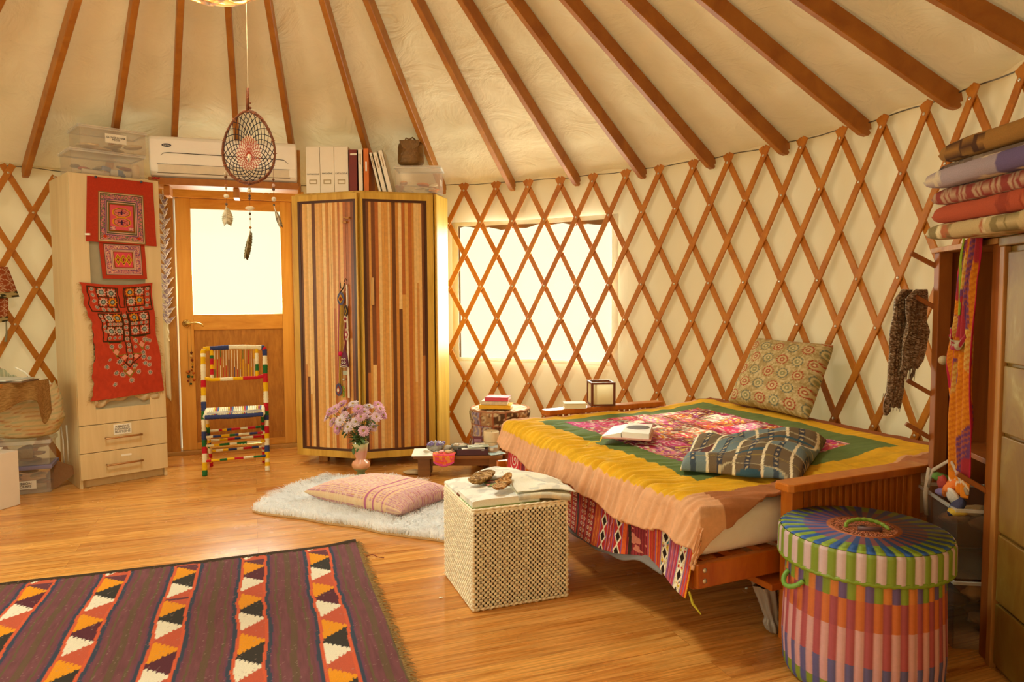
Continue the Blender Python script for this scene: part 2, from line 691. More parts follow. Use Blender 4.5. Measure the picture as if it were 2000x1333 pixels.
# ------------------------------------------------------------------ lattice of crossed slats
def on_wall(k, row, r):
    a = kang(k)
    return np.array([CX+r*cos(a), CY+r*sin(a), Z0-DZ*row])
def slat(sgn, k0, r, rows0, rows1):
    """k = k0 + sgn*row/2 ; follows the curve of the wall"""
    t = np.linspace(rows0, rows1, 19)
    V = []
    for q in t:
        a = kang(k0+sgn*q/2)
        tz, ta = -DZ, -sgn*DP/2*r
        L = sqrt(tz*tz+ta*ta)
        # across direction in (tangential, z)
        ct, cz = -tz/L, ta/L
        e = np.array([-sin(a), cos(a), 0])
        nrm = np.array([cos(a), sin(a), 0])
        c = np.array([CX, CY, 0])+nrm*r+np.array([0, 0, Z0-DZ*q])
        cr = e*ct+np.array([0, 0, cz])
        w_, th = .0205, .0055
        V += [c-cr*w_-nrm*th, c+cr*w_-nrm*th, c+cr*w_+nrm*th, c-cr*w_+nrm*th]
    n = len(t)
    F = [(i*4+j, i*4+(j+1) % 4, i*4+4+(j+1) % 4, i*4+4+j) for i in range(n-1) for j in range(4)]
    F += [(3, 2, 1, 0), ((n-1)*4, (n-1)*4+1, (n-1)*4+2, (n-1)*4+3)]
    return MB().add(V, F)
bolt_me = None
def bolt_at(k, row, parent):
    global bolt_me
    a = kang(k)
    if bolt_me is None:
        q = MB().lathe([(.0, .004), (.005, .0035), (.008, .0015), (.0085, 0)], n=10)
        o = q.build('bolt', m_bolt, smooth=True)
        bolt_me = o.data
    else:
        o = bpy.data.objects.new('bolt', bolt_me)
        COL.objects.link(o)
    n = Vector((-cos(a), -sin(a), 0))
    M_ = n.to_track_quat('Z', 'Y').to_matrix().to_4x4()
    M_.translation = Vector(on_wall(k, row, R-.0285))
    o.parent = parent
    o.matrix_parent_inverse = pmat(parent).inverted()
    o.matrix_basis = M_
def lattice(label, k0, k1, off, bolts):
    t = thing('lattice_wall', label, 'lattice', wall_pt(math.degrees(kang((k0+k1)/2+off)), 0, R-.02))
    for k in range(k0-4, k1+5):
        for sgn, r in ((-1, R-.022), (1, R-.0085)):
            a, b = -.22, 8.0
            # keep inside the panel ends
            for q in np.arange(0, 8.01, .5):
                pass
            ka = lambda q: k+sgn*q/2
            qs = [q for q in np.arange(-.22, 8.001, .01) if k0-.02 <= ka(q) <= k1+.02]
            if len(qs) < 60:
                continue
            a, b = qs[0], qs[-1]
            if a > 0:
                a = max(a-.12, -.22)
            if b < 8:
                b = min(b+.12, 8)
            o = slat(sgn, k+off, r, a, b).build('slat', m_slat, t, bevel=.0025, seg=1)
            if sgn == -1 and bolts:
                for row in (0, 1, 3, 4, 6, 7):
                    if a-.01 <= row <= b+.01:
                        bolt_at(k+off-row/2, row, o)
    return t
lattice('long crossed wooden lattice lining the round canvas wall right of the striped wardrobe', -3, 24, 0, True)
lattice('crossed wooden lattice on the canvas wall left of the pale tall cabinet', -18, -11, -.28, True)
# ------------------------------------------------------------------ clear vinyl window in the canvas
def arc_pts(d0, d1, z, r, n=14):
    return [wall_pt(q, z, r) for q in np.linspace(d0, d1, n)]
m_vinyl = clear('window_vinyl', (.99, .99, .95), .04, .08)
m_binding = plain('window_binding', '#fff8e8', .9, trans=.35)
m_darkb = plain('window_dark_binding', '#7d5f3c', .9)  # dark brown binding of the top hem and side stiffener
def make_window(n, d0, d1, z0, z1, frame_dark=True):
    t = thing('window_%d' % n, 'clear vinyl window sewn into the canvas behind the lattice', 'window', wall_pt((d0+d1)/2, z0, R+.03))
    del t['label'], t['category']
    struct(t)
    mb = MB()
    A, Z = mg(d0, d1, 20, z0, z1, 6)
    P = np.stack([CX+(R+.04)*np.cos(np.radians(A)), CY+(R+.04)*np.sin(np.radians(A)), Z], -1)
    mb.grid(P).build('window_pane', m_vinyl, t, smooth=True, solid=.001)
    mb = MB()
    for (za, zb) in ((z0-.03, z0+.004), (z1-.004, z1+.03)):
        A, Z = mg(d0-.9, d1+.9, 24, za, zb, 2)
        mb.grid(np.stack([CX+(R+.018)*np.cos(np.radians(A)), CY+(R+.018)*np.sin(np.radians(A)), Z], -1))
    for (da, db) in ((d0-.9, d0+.05), (d1-.05, d1+.9)):
        A, Z = mg(da, db, 3, z0, z1, 2)
        mb.grid(np.stack([CX+(R+.018)*np.cos(np.radians(A)), CY+(R+.018)*np.sin(np.radians(A)), Z], -1))
    mb.build('window_frame', m_binding, t, solid=.004)
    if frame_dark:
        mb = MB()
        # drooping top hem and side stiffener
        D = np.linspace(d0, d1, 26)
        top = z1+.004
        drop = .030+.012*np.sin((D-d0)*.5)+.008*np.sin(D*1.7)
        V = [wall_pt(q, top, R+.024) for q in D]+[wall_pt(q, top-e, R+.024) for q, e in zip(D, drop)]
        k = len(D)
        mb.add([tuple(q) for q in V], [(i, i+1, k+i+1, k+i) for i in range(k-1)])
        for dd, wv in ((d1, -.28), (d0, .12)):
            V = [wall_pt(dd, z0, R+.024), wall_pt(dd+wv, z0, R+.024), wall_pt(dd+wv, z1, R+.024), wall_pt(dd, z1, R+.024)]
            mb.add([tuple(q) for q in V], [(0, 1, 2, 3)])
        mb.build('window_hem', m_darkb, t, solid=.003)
make_window(1, 54.4, 77.8, .745, 1.85)
make_window(2, 187, 207, .8, 1.9, False)
make_window(3, 230, 250, .8, 1.9, False)

# ------------------------------------------------------------------ entrance door
D0 = np.array([-2.66, 5.70, 0])
DE = np.array([.94, .34, 0]); DE /= np.linalg.norm(DE)
DN = np.array([DE[1], -DE[0], 0])          # towards the room
m_fir = wood('fir_door', '#d8963c', '#ecb258', (1, 1, .06), 22, .38)
m_firp = wood('oak_panel', '#a06420', '#c48838', (1, 1, .22), 34, .42)
m_firh = wood('fir_rail', '#d08c34', '#e6a84c', (.25, .25, 1), 24, .4)
def dpt(s, z, o=0):
    return D0+DE*s+DN*o+np.array([0, 0, z])
def dbox(mb, s0, s1, z0, z1, o0, o1, col=None):
    return mb.plate(dpt(s0, z0, o0), DE, (0, 0, 1), DN, [(0, 0), (s1-s0, 0), (s1-s0, z1-z0), (0, z1-z0)], o1-o0, col)
def make_door():
    t = thing('door_1', 'x', 'x', dpt(.43, 0)); del t['label'], t['category']; struct(t)
    fr = MB()
    dbox(fr, -.115, -.012, 0, 2.10, -.115, .035)
    dbox(fr, .8795, .98, 0, 2.10, -.115, .035)
    fr.build('door_frame', m_firp, t, bevel=.004)
    q = MB(); dbox(q, -.115, .98, 2.052, 2.135, -.115, .045)
    q.build('door_frame', m_firh, t, bevel=.004)
    q = MB(); dbox(q, -.115, .98, -.002, .0295, -.115, .05)
    q.build('threshold', plain('threshold_wood', '#b98a48', .4), t, bevel=.004)
    st = MB()
    dbox(st, 0, .11, .03, 2.05, -.035, .005)
    dbox(st, .79, .88, .03, 2.05, -.035, .005)
    st.build('stile', m_fir, t, bevel=.003)
    ra = MB()
    dbox(ra, .11, .79, .03, .085, -.035, .005)
    dbox(ra, .11, .79, 1.0, 1.125, -.035, .005)
    dbox(ra, .11, .79, 1.97, 2.05, -.035, .005)
    ra.build('rail', m_firh, t, bevel=.003)
    pn = MB()
    for a, b in ((.11, .28), (.28, .60), (.60, .79)):
        dbox(pn, a, b, .085, 1.0, -.028, -.008)
    # raised moulding at the foot of the panel
    dbox(pn, .13, .77, .085, .14, -.01, .0)
    pn.build('door_panel', m_firp, t, bevel=.002)
    gl = MB(); dbox(gl, .108, .795, 1.12, 1.975, -.02, -.014)
    gl.build('door_glass', clear('door_glass', (.99, .99, .96), .05, .05), t)
    h = MB()
    c = dpt(.058, 1.055, .006)
    Mx = np.stack([DE, np.array([0, 0, 1.]), DN], 1)
    prof = [(.032, 0), (.032, .006), (.026, .011), (.014, .014), (.012, .05), (.0, .052)]
    V, F, n = [], [], 20
    tmp = MB().lathe(prof, n=n)
    V = np.concatenate(tmp.v)@Mx.T+c
    h.add(V, tmp.f)
    pts = [c+DN*.045+DE*s+np.array([0, 0, z]) for s, z in ((-.005, 0), (.03, .004), (.07, .006), (.10, -.002), (.118, -.012), (.125, -.026))]
    h.tube(pts, [.010, .009, .008, .0075, .0065, .004], 10)
    h.build('door_handle', m_brass, t, smooth=True)
make_door()
# string of beads hung on the door handle
t = thing('bead_string', 'string of dark red, amber and green beads hanging from the brass door handle', 'beads', dpt(.06, .6, .03))
mb = MB()
for a in (.066, .093):
    mb.tube([dpt(a, 1.045, .06), dpt(a-.004, .9, .03), dpt(a, .55 if a < .08 else .66, .02)], .0012, 5)
mb.build('cord', plain('dark_cord', '#4a3a20'), t)
bc = ['#5a1c12', '#d8b070', '#7a2a14', '#caa030', '#3c1c10', '#a04812', '#c8621c', '#2c5a30', '#b04a14', '#8a1c10', '#c07020', '#205040', '#7a2010', '#184038']
zz = .82
for i, c in enumerate(bc):
    rr_ = rnd.uniform(.008, .014)
    s_ = .093+rnd.uniform(-.008, .008) if i < 9 else .066+rnd.uniform(-.012, .016)
    MB().ball(dpt(s_, zz if i < 9 else zz+.10, .022), rr_, 10).build('bead', plain('bead_%s' % c[1:], c, .25), t, smooth=True)
    zz -= rr_*2+.004 if i != 9 else 0
    zz -= .004

# ------------------------------------------------------------------ shelf over the door, air conditioner
SH0 = np.array([-2.535, 5.05, 0]); SH1 = np.array([-1.56, 5.37, 0])
SE = (SH1-SH0)/np.linalg.norm(SH1-SH0); SN = np.array([SE[1], -SE[0], 0]); SL_ = np.linalg.norm(SH1-SH0)
def spt(s, z, o=0):
    return SH0+SE*s+SN*o+np.array([0, 0, z])
t = thing('wall_shelf', 'orange wooden shelf board above the door carrying the white air conditioner', 'shelf', spt(.5, 2.15, -.2))
mb = MB(); mb.plate(spt(.0, 2.055, -.21), SE, (0, 0, 1), SN, [(0, 0), (SL_-.02, 0), (SL_-.02, .05), (0, .05)], .22)
mb.build('shelf_board', m_rafter, t, bevel=.004)
mb = MB(); mb.plate(spt(.0, 2.106, -.155), SE, (0, 0, 1), SN, [(0, 0), (SL_, 0), (SL_, .27), (0, .27)], .015)
mb.build('back_board', m_rafter, t, bevel=.003)
for s_ in (.09, .55):
    mb = MB(); mb.plate(spt(s_, 1.985, -.19), SE, (0, 0, 1), SN, [(0, 0), (.04, 0), (.04, .069), (0, .069)], .16)
    mb.build('bracket', m_rafter, t, bevel=.003)
def make_ac():
    t = thing('air_conditioner', 'white wall air conditioner above the door with a dark curved line', 'air conditioner', spt(.54, 2.19, -.1))
    W, s0 = .985, .012
    z0, z1 = 2.108, 2.392
    prof = [(-.135, z0), (-.03, z0), (.0, z0+.012), (.022, z0+.035), (.034, z0+.085), (.036, z0+.09), (.038, z0+.2), (.034, z1-.03), (.02, z1-.006), (-.005, z1), (-.12, z1), (-.135, z1-.02)]
    def face(mb, a, b, P=prof):
        k = len(P)
        mb.add([spt(a, z, o) for o, z in P]+[spt(b, z, o) for o, z in P],
               [tuple(range(k)), tuple(range(k, 2*k))[::-1]]+[(j, k+j, k+(j+1) % k, (j+1) % k) for j in range(k)])
        return mb
    mb = face(MB(), s0, s0+W)
    mb.build('body', m_white, t, bevel=.014, seg=3, smooth=False)
    # louvre
    mb = MB(); mb.plate(spt(s0+.055, z0+.028, .019), SE, (SN*.2+np.array([0, 0, 1])), SN, [(0, 0), (W-.11, 0), (W-.11, .055), (0, .055)], .004)
    mb.build('louvre', plain('louvre_white', '#e2d6bc', .4), t, bevel=.002)
    mb = MB()
    for z in (.024, .084):
        mb.plate(spt(s0+.05, z0+z, .0215 if z < .05 else .033), SE, (0, 0, 1), SN, [(0, 0), (W-.1, 0), (W-.1, .0025), (0, .0025)], .003)
    mb.build('louvre_gap', m_dark, t)
    # dark curved line
    pts = [spt(s0+.075+a, z0+.158+b, .0395) for a, b in [(0, -.014), (.02, .001), (.05, .006), (.3, .004), (.56, .002), (.79, -.002), (.82, -.006), (.85, -.03)]]
    MB().tube(pts, [.001, .003, .004, .004, .004, .004, .0035, .001], 8, flat=.6).build('grille_line', m_black, t)
    Mx = np.stack([SE, np.array([0, 0, 1.]), SN], 1)
    lg = MB().lathe([(.031, 0), (.031, .002), (.0, .003)], n=28)
    V = np.concatenate(lg.v)*np.array([1, .38, 1])
    e = MB().add(V@Mx.T+spt(s0+.115, z0+.215, .038), lg.f)
    e.build('emblem', plain('navy_emblem', '#3a3a44', .4), t)
    text('emblem_lettering', 'Carrier', .014, spt(s0+.115, z0+.215, .0415), SE, (0, 0, 1), m_white, t)
make_ac()

# ------------------------------------------------------------------ tall pale cabinet with hangings
CP = np.array([-2.847, 4.637, 0]); CE = np.array([.72, .69, 0]); CE /= np.linalg.norm(CE); CN = np.array([CE[1], -CE[0], 0])
def cpt(s, z, o=0):
    return CP+CE*s+CN*o+np.array([0, 0, z])
def cbox(mb, s0, s1, z0, z1, o0, o1):
    return mb.plate(cpt(s0, z0, o0), CE, (0, 0, 1), CN, [(0, 0), (s1-s0, 0), (s1-s0, z1-z0), (0, z1-z0)], o1-o0)
t = thing('tall_cabinet', 'tall narrow pale maple cabinet with a door above two drawers, left of the door', 'cabinet', cpt(.27, 0, -.25))
CW = .545
mb = MB(); cbox(mb, 0, .018, 0, 2.07, -.52, -.001); cbox(mb, CW-.018, CW, 0, 2.07, -.52, -.001)
cbox(mb, .018, CW-.018, 2.05, 2.07, -.52, -.001); cbox(mb, .018, CW-.018, .055, .075, -.52, -.03)
cbox(mb, .018, CW-.018, .075, 2.05, -.52, -.51); cbox(mb, .02, CW-.02, 0, .056, -.05, -.03)
mb.build('body', m_maple, t, bevel=.002)
dr = MB()
z0, z1 = .422, 2.066
for a, b, c, d in ((.002, .105, z0, z1), (CW-.105, CW-.002, z0, z1), (.105, CW-.105, z0, z0+.10), (.105, CW-.105, z1-.10, z1)):
    cbox(dr, a, b, c, d, .001, .019)
dd = dr.build('door', m_maple, t, bevel=.0015)
q = MB(); cbox(q, .1, CW-.1, z0+.09, z1-.09, .003, .008)
q.build('frosted_panel', plain('frosted_glass', '#a8a186', .3), dd)
for a, b, nm in ((.237, .418, 0), (.06, .233, 1)):
    q = MB(); cbox(q, .002, CW-.002, a, b, .001, .019)
    dw = q.build('drawer', m_maple, t, bevel=.0015)
    zc = (a+b)/2-.003
    h = MB()
    h.tube([cpt(.155, zc, .018), cpt(.157, zc, .045), cpt(.16, zc, .05)], .0055, 8)
    h.tube([cpt(.37, zc, .018), cpt(.368, zc, .045), cpt(.365, zc, .05)], .0055, 8)
    h.tube([cpt(.15, zc, .05), cpt(.375, zc, .05)], .0068, 10)
    h.build('handle', plain('bronze_handle', '#b98a58', .3, .6), dw, smooth=True)
    if nm == 0:
        q = MB(); cbox(q, .205, .315, .338, .408, .0195, .0205)
        lb = q.build('paper_label', m_paper, dw)
        text('label_lettering', 'RIBBONS,\nFLOWERS,\nBUTTONS', .021, cpt(.26, .373, .0212), CE, (0, 0, 1), m_black, dw)
    else:
        q = MB(); cbox(q, .245, .31, .186, .199, .0195, .0205)
        q.build('paper_label', m_paper, dw)

def hanging(name, shape, nu, nv, colf, label, cat, off=.024, solid=.003, jag=None, wob=.006, s_=.5):
    """shape(u, v)->(s, z) on the cabinet front"""
    U, V = mg(0, 1, nu, 0, 1, nv)
    S, Z = shape(U, V)
    O = off+wob*(vn(U*4, V*5, 1, s_*7)-.5)*np.clip((1-V)*3, .3, 1)+.004*(1-V)
    P = CP+CE*S[..., None]+CN*O[..., None]
    P[..., 2] = Z
    return MB().grid(P, colf(U, V))


def bil(c00, c10, c01, c11):
    def f(U, V):
        q = [np.array(c) for c in (c00, c10, c01, c11)]
        W = [(1-U)*(1-V), U*(1-V), (1-U)*V, U*V]
        return sum(w_*c[0] for w_, c in zip(W, q)), sum(w_*c[1] for w_, c in zip(W, q))
    return f
RED = '#b43a20'
def frames(p, du, dv, cols):
    """nested rectangular frames ; du, dv = distance to centre in units of half-size"""
    for lim, c in cols:
        p(np.maximum(du, dv) < lim, c)
def col_upper(U, V):
    p = Paint(U.shape, RED)
    p.mul(.93+.14*vn(U, V, 60))
    u = (U-.50)/.335; v = (V-.40)/.385       # embroidered field
    du, dv = abs(u), abs(v)
    frames(p, du, dv, [(1, '#7a6a3a'), (.965, '#d8b890'), (.93, '#5c4a30'), (.905, '#e0a48c')])
    k = (np.maximum(du, dv) < .9) & (np.maximum(du, dv) > .72)
    p(k, '#cf7f78'); p(k & (vn(U, V, 90, 1) > .6), '#7c4a6a'); p(k & (vn(U, V, 80, 2) > .68), '#6e7a4c')
    frames(p, du, dv, [(.72, '#6a3c6a'), (.695, '#dca090'), (.655, '#4a4a34'), (.62, '#dcae92'), (.58, '#5a6a3c'), (.55, '#8c4414'), (.50, '#d8565e')])
    st = (np.maximum(du, dv) < .5) & (v < -.36) & (du > .28)
    p(st, '#dca090'); p(st & (vn(U, V, 70, 4) > .55), '#7c4a6a')
    for cv in (.21, -.17):
        a = abs(u)/.40; b = abs(v-cv)/.19
        o = np.maximum(np.maximum(a, b), (a+b)*.70)
        p(o < 1, '#e0961c'); p(o < .88, '#5a4a24'); p(o < .78, '#d87868'); p((o < .72) & (vn(U, V, 70, 5) > .62), '#b04a4a')
        cr = ((abs(u) < .035) & (abs(v-cv) < .09)) | ((abs(v-cv) < .02) & (abs(u) < .16)) | (abs(u)/.1+abs(v-cv)/.045 < 1)
        p(cr, '#3c2044')
    for cu in (-.72, .72):
        p((abs(u-cu)/.12+abs(v+.78)/.07 < 1), '#c0361c')
    return p.c
def col_lower(U, V):
    p = Paint(U.shape, RED)
    u = (U-.5)/.41; v = (V-.5)/.40
    du, dv = abs(u), abs(v)
    d = np.maximum(du, dv)
    frames(p, du, dv, [(1, '#5c4a30'), (.96, '#dca48c'), (.92, '#7a5a7a')])
    k = (d < .9) & (d > .68); p(k, '#d08078'); p(k & (vn(U, V, 60, 1) > .6), '#7c4a6a'); p(k & (vn(U, V, 50, 2) > .68), '#e0b48c')
    frames(p, du, dv, [(.68, '#6a3c6a'), (.65, '#dcae92'), (.60, '#4a4a2c'), (.57, '#dcae92'), (.53, '#8c4414'), (.48, '#dc4c58')])
    for cu in (-.30, 0, .30):
        a = abs(u-cu)/.17+abs(v)/.36
        p((a < 1.1) & (a > .85), '#e0a41c'); p((a <= .85) & (a > .66), '#3c3414'); p(a <= .66, '#e0a41c'); p(a < .42, '#9a1c3c')
    return p.c
MIR = [  # mirror rings: u, v(from top), radius
]
def col_tunic(U, V):
    p = Paint(U.shape, '#b83d22')
    W_ = 1 - V
    p.mul(.9+.2*vn(U, V, 30))
    asp = 1.72
    def line(x0, y0, x1, y1, w_=.0095, c='#40280e'):
        dx, dy = x1-x0, (y1-y0)*asp
        L2 = dx*dx+dy*dy
        t_ = np.clip(((U-x0)*dx+(W_-y0)*asp*dy)/L2, 0, 1)
        d = np.hypot(U-x0-t_*dx, (W_-y0)*asp-t_*dy)
        p(d < w_, c)
    def ring(x, y, r, oc='#c8a890', ic='#33302c', mc='#93a091'):
        r *= 1.15
        d = np.hypot(U-x, (W_-y)*asp)
        an = np.arctan2((W_-y)*asp, U-x)
        p(d < r*(1+.18*np.cos(an*9)), oc, .85); p(d < r*.62, ic); p(d < r*.42, mc)
    def rect(x0, y0, x1, y1):
        for q in ((x0, y0, x1, y0), (x1, y0, x1, y1), (x1, y1, x0, y1), (x0, y1, x0, y0)):
            line(*q)
    # yoke
    rect(.07, .03, .46, .24); rect(.60, .03, .97, .24)
    line(.19, .03, .21, .20); line(.33, .03, .34, .20); line(.74, .03, .74, .20); line(.88, .03, .87, .20)
    line(.19, .11, .46, .11); line(.60, .11, .88, .11); line(.15, .195, .46, .20); line(.60, .20, .95, .195)
    for i, (x, y) in enumerate([(.26, .07), (.40, .075), (.27, .155), (.40, .155), (.67, .07), (.81, .065), (.67, .15), (.80, .145)]):
        ring(x, y, .05, '#d89018' if i in (3, 4, 7) else '#cbb49c')
    for x, y in [(.13, .05), (.13, .10), (.14, .15), (.93, .05), (.93, .10), (.92, .15), (.17, .205), (.25, .22), (.33, .22), (.41, .22), (.65, .22), (.73, .222), (.81, .222), (.90, .20)]:
        ring(x, y, .024)
    rect(.15, .26, .47, .50); rect(.59, .26, .90, .46)
    line(.22, .26, .22, .5); line(.34, .26, .35, .33); line(.22, .33, .47, .33); line(.22, .37, .47, .37); line(.34, .37, .34, .44); line(.22, .445, .47, .445)
    line(.59, .33, .90, .33); line(.59, .37, .90, .37); line(.74, .26, .74, .33); line(.74, .37, .74, .46)
    for i, (x, y) in enumerate([(.29, .295), (.41, .295), (.28, .41), (.41, .41), (.67, .295), (.82, .295), (.67, .415), (.82, .41)]):
        ring(x, y, .05, '#d89018' if i in (1, 4) else '#cbb49c')
    for x, y in [(.18, .28), (.18, .32), (.19, .37), (.20, .41), (.27, .35), (.33, .35), (.39, .35), (.44, .35), (.63, .35), (.69, .35), (.77, .35), (.85, .35), (.25, .47), (.33, .47), (.41, .47)]:
        ring(x, y, .022)
    line(.485, .03, .50, .20); line(.58, .03, .57, .20); line(.50, .20, .57, .20)
    line(.49, .24, .48, .70); line(.57, .24, .57, .70); line(.48, .70, .53, .74); line(.57, .70, .53, .74)
    for i in range(9):
        line(.49, .25+i*.053, .57, .25+i*.053, .004)
        ring(.53, .277+i*.052, .028)
    # pointed flaps
    for x0, y0, x1, x2, y1 in ((.22, .51, .42, .32, .64), (.62, .47, .84, .74, .59)):
        line(x0, y0, x1, y0); line(x0, y0, x2, y1, .008, '#7a7424'); line(x1, y0, x2, y1, .008, '#7a7424')
        ring((x0*2+x2)/3, y0+.035, .03); ring((x1*2+x2)/3, y0+.035, .03)
        p((abs(U-x2)/.05+abs(W_-y1+.045)/.03 < 1), '#dc9478')
    for s_ in (-1, 1):
        line(.53+s_*.05, .62, .53+s_*.21, .63, .007, '#7a7424'); line(.53+s_*.05, .70, .53+s_*.21, .63, .007)
        p((abs(U-.53-s_*.09)/.05+abs(W_-.645)/.025 < 1), '#dc9478')
        line(.53+s_*.04, .70, .53+s_*.12, .72, .007); line(.53+s_*.12, .72, .53+s_*.03, .78, .007, '#8a8428')
        ring(.53+s_*.07, .735, .032)
    line(.44, .765, .53, .83, .008, '#7a7424'); line(.62, .765, .53, .83, .008, '#7a7424')
    p((abs(U-.53)/.05+abs(W_-.785)/.03 < 1), '#e0b098')
    for x, y, r in [(.22, .66, .02), (.38, .68, .04), (.20, .72, .03), (.34, .78, .032), (.30, .88, .028), (.43, .80, .034), (.54, .86, .034), (.66, .79, .03), (.74, .66, .036), (.76, .72, .03), (.84, .51, .028), (.82, .58, .03), (.74, .62, .03), (.82, .68, .028), (.82, .74, .03), (.83, .81, .03), (.63, .56, .024), (.88, .52, .026)]:
        ring(x, y, r)
    return p.c
# upper piece: a wide red cloth pinned at the top
g = hanging('a', bil((.085, 1.63), (.515, 1.615), (.107, 2.054), (.505, 2.05)), 170, 170, col_upper, '', '')
t = thing('embroidered_textile', 'red cloth with an embroidered panel of two octagons pinned on the tall cabinet', 'textile', cpt(.3, 1.63, .02))
# drop the corners so that the outline steps like the photograph
g.build('cloth', m_cloth, t, solid=.0025, smooth=True)
for s_, z_ in ((.155, 2.05), (.43, 2.047)):
    MB().ball(cpt(s_, z_, .034), .009, 10).build('push_pin', plain('navy_pin', '#3c4456', .3), t, smooth=True)
MB().box(cpt(.095, 1.675, .03), (.03, .01, .012)).build('clip', m_paper, t)
t = thing('embroidered_textile', 'small red cloth with a row of three yellow diamonds, hanging below the larger square one', 'textile', cpt(.3, 1.39, .02))
hanging('b', bil((.175, 1.388), (.448, 1.388), (.160, 1.645), (.440, 1.645)), 120, 110, col_lower, '', '', .019, s_=.2).build('cloth', m_cloth, t, solid=.0025, smooth=True)
def sh_tunic(U, V):
    W_ = 1-V
    l = .035+.075*np.clip(W_*2.2, 0, 1)-.03*np.clip((W_-.5)*2, 0, 1)+.006*np.sin(W_*23)+.004*np.sin(W_*61)
    r = .478+.0*W_+.045*np.clip((W_-.25)*1.6, 0, 1)-.006*np.sin(W_*17)
    z = 1.365-.018*np.sin(pi*U)*(1-W_)-W_*(.785-.03*U)
    return l+(r-l)*U, z
t = thing('embroidered_textile', 'torn orange red cloth covered in round mirror embroidery, lowest on the tall cabinet', 'textile', cpt(.3, .6, .02))
hanging('c', sh_tunic, 210, 320, col_tunic, '', '', .033, s_=.8, wob=.016).build('cloth', m_cloth, t, solid=.0025, smooth=True)
q = MB()
r2 = random.Random(5)
for side in (0, 1, 2):
    for i in range(130 if side < 2 else 80):
        f = r2.random()
        S_, Z_ = sh_tunic(np.array(0. if side == 0 else 1. if side == 1 else f), np.array(1-f if side < 2 else 0.))
        if side == 1 and f < .3:
            continue
        dx = (-1 if side == 0 else 1)*r2.uniform(.004, .03) if side < 2 else r2.uniform(-.01, .01)
        dz = r2.uniform(-.03, .005)
        a = cpt(float(S_), float(Z_), .026)
        q.tube([a, cpt(float(S_)+dx*.6, float(Z_)+dz*.3, .03), cpt(float(S_)+dx, float(Z_)+dz, .028)], [.0014, .001, .0005], 4)
q.build('fringe', plain('frayed_thread', '#c9a468', .9), t)
q = MB()
U, V = mg(0, 1, 60, 0, 1, 8)
S = .10+.40*U; Z = .615-.055*V*(1+.2*np.sin(U*19))-.02*np.cos(U*6)
O = .012+.012*np.sin(V*3)+.006*np.sin(U*40+V*3)
P = CP+CE*S[..., None]+CN*O[..., None]; P[..., 2] = Z
q.grid(P, np.zeros(U.shape+(3,))+np.array(lin('#c8b088'))).build('lining', m_cloth, t, solid=.002, smooth=True)
# ------------------------------------------------------------------ striped wardrobe
WA, WM, WB, WC = [np.array(q+(0,)) for q in ((-1.63, 5.37), (-1.10, 5.20), (-.585, 5.36), (-.525, 5.60))]
WTOP = 2.03
def wframe(p, q):
    e = (q-p)/np.linalg.norm(q-p)
    return e, np.array([e[1], -e[0], 0]), np.linalg.norm(q-p)
t = thing('striped_wardrobe', 'large wardrobe with two doors of vertical strips in many wood colours', 'wardrobe', (-1.1, 5.5, 0))
m_gold = wood('golden_carcass', '#c0902c', '#e2b850', (1, 1, .1), 20, .38)
mb = MB()
mb.prism([tuple((WA+[.01, .03, 0])[:2]), tuple((WM+[0, .03, 0])[:2]), tuple((WB+[-.005, .03, 0])[:2]), tuple(WC[:2]), (-.62, 5.86), (-1.1, 5.98), (-1.52, 5.80)], .062, WTOP)
mb.build('body', m_gold, t, bevel=.003)
# rounded side column next to the lattice
mb = MB(); mb.plate(WB+[.006, .02, .065], (WC-WB)/np.linalg.norm(WC-WB), (0, 0, 1), (1, -.1, 0), [(0, 0), (.26, 0), (.26, WTOP-.07), (0, WTOP-.07)], .02)
mb.build('side_panel', m_gold, t, bevel=.01)
for p_ in ((-1.45, 5.44), (-1.1, 5.32), (-.70, 5.46), (-.72, 5.75), (-1.4, 5.75)):
    mb = MB(); mb.prism([(p_[0]+a, p_[1]+b) for a, b in ((-.035, -.03), (.035, -.03), (.035, .03), (-.035, .03))], 0, .065)
    mb.build('foot', m_firp, t, bevel=.004)
WOODS = ['#8c4a1c', '#d89a4a', '#e8b870', '#b8682a', '#6c3c18', '#efca88', '#cc8838', '#a8602a', '#e0aa5c', '#d0904a', '#dca050', '#c07434', '#e4b066', '#e8c07c', '#7a4420', '#c88440', '#dca858']
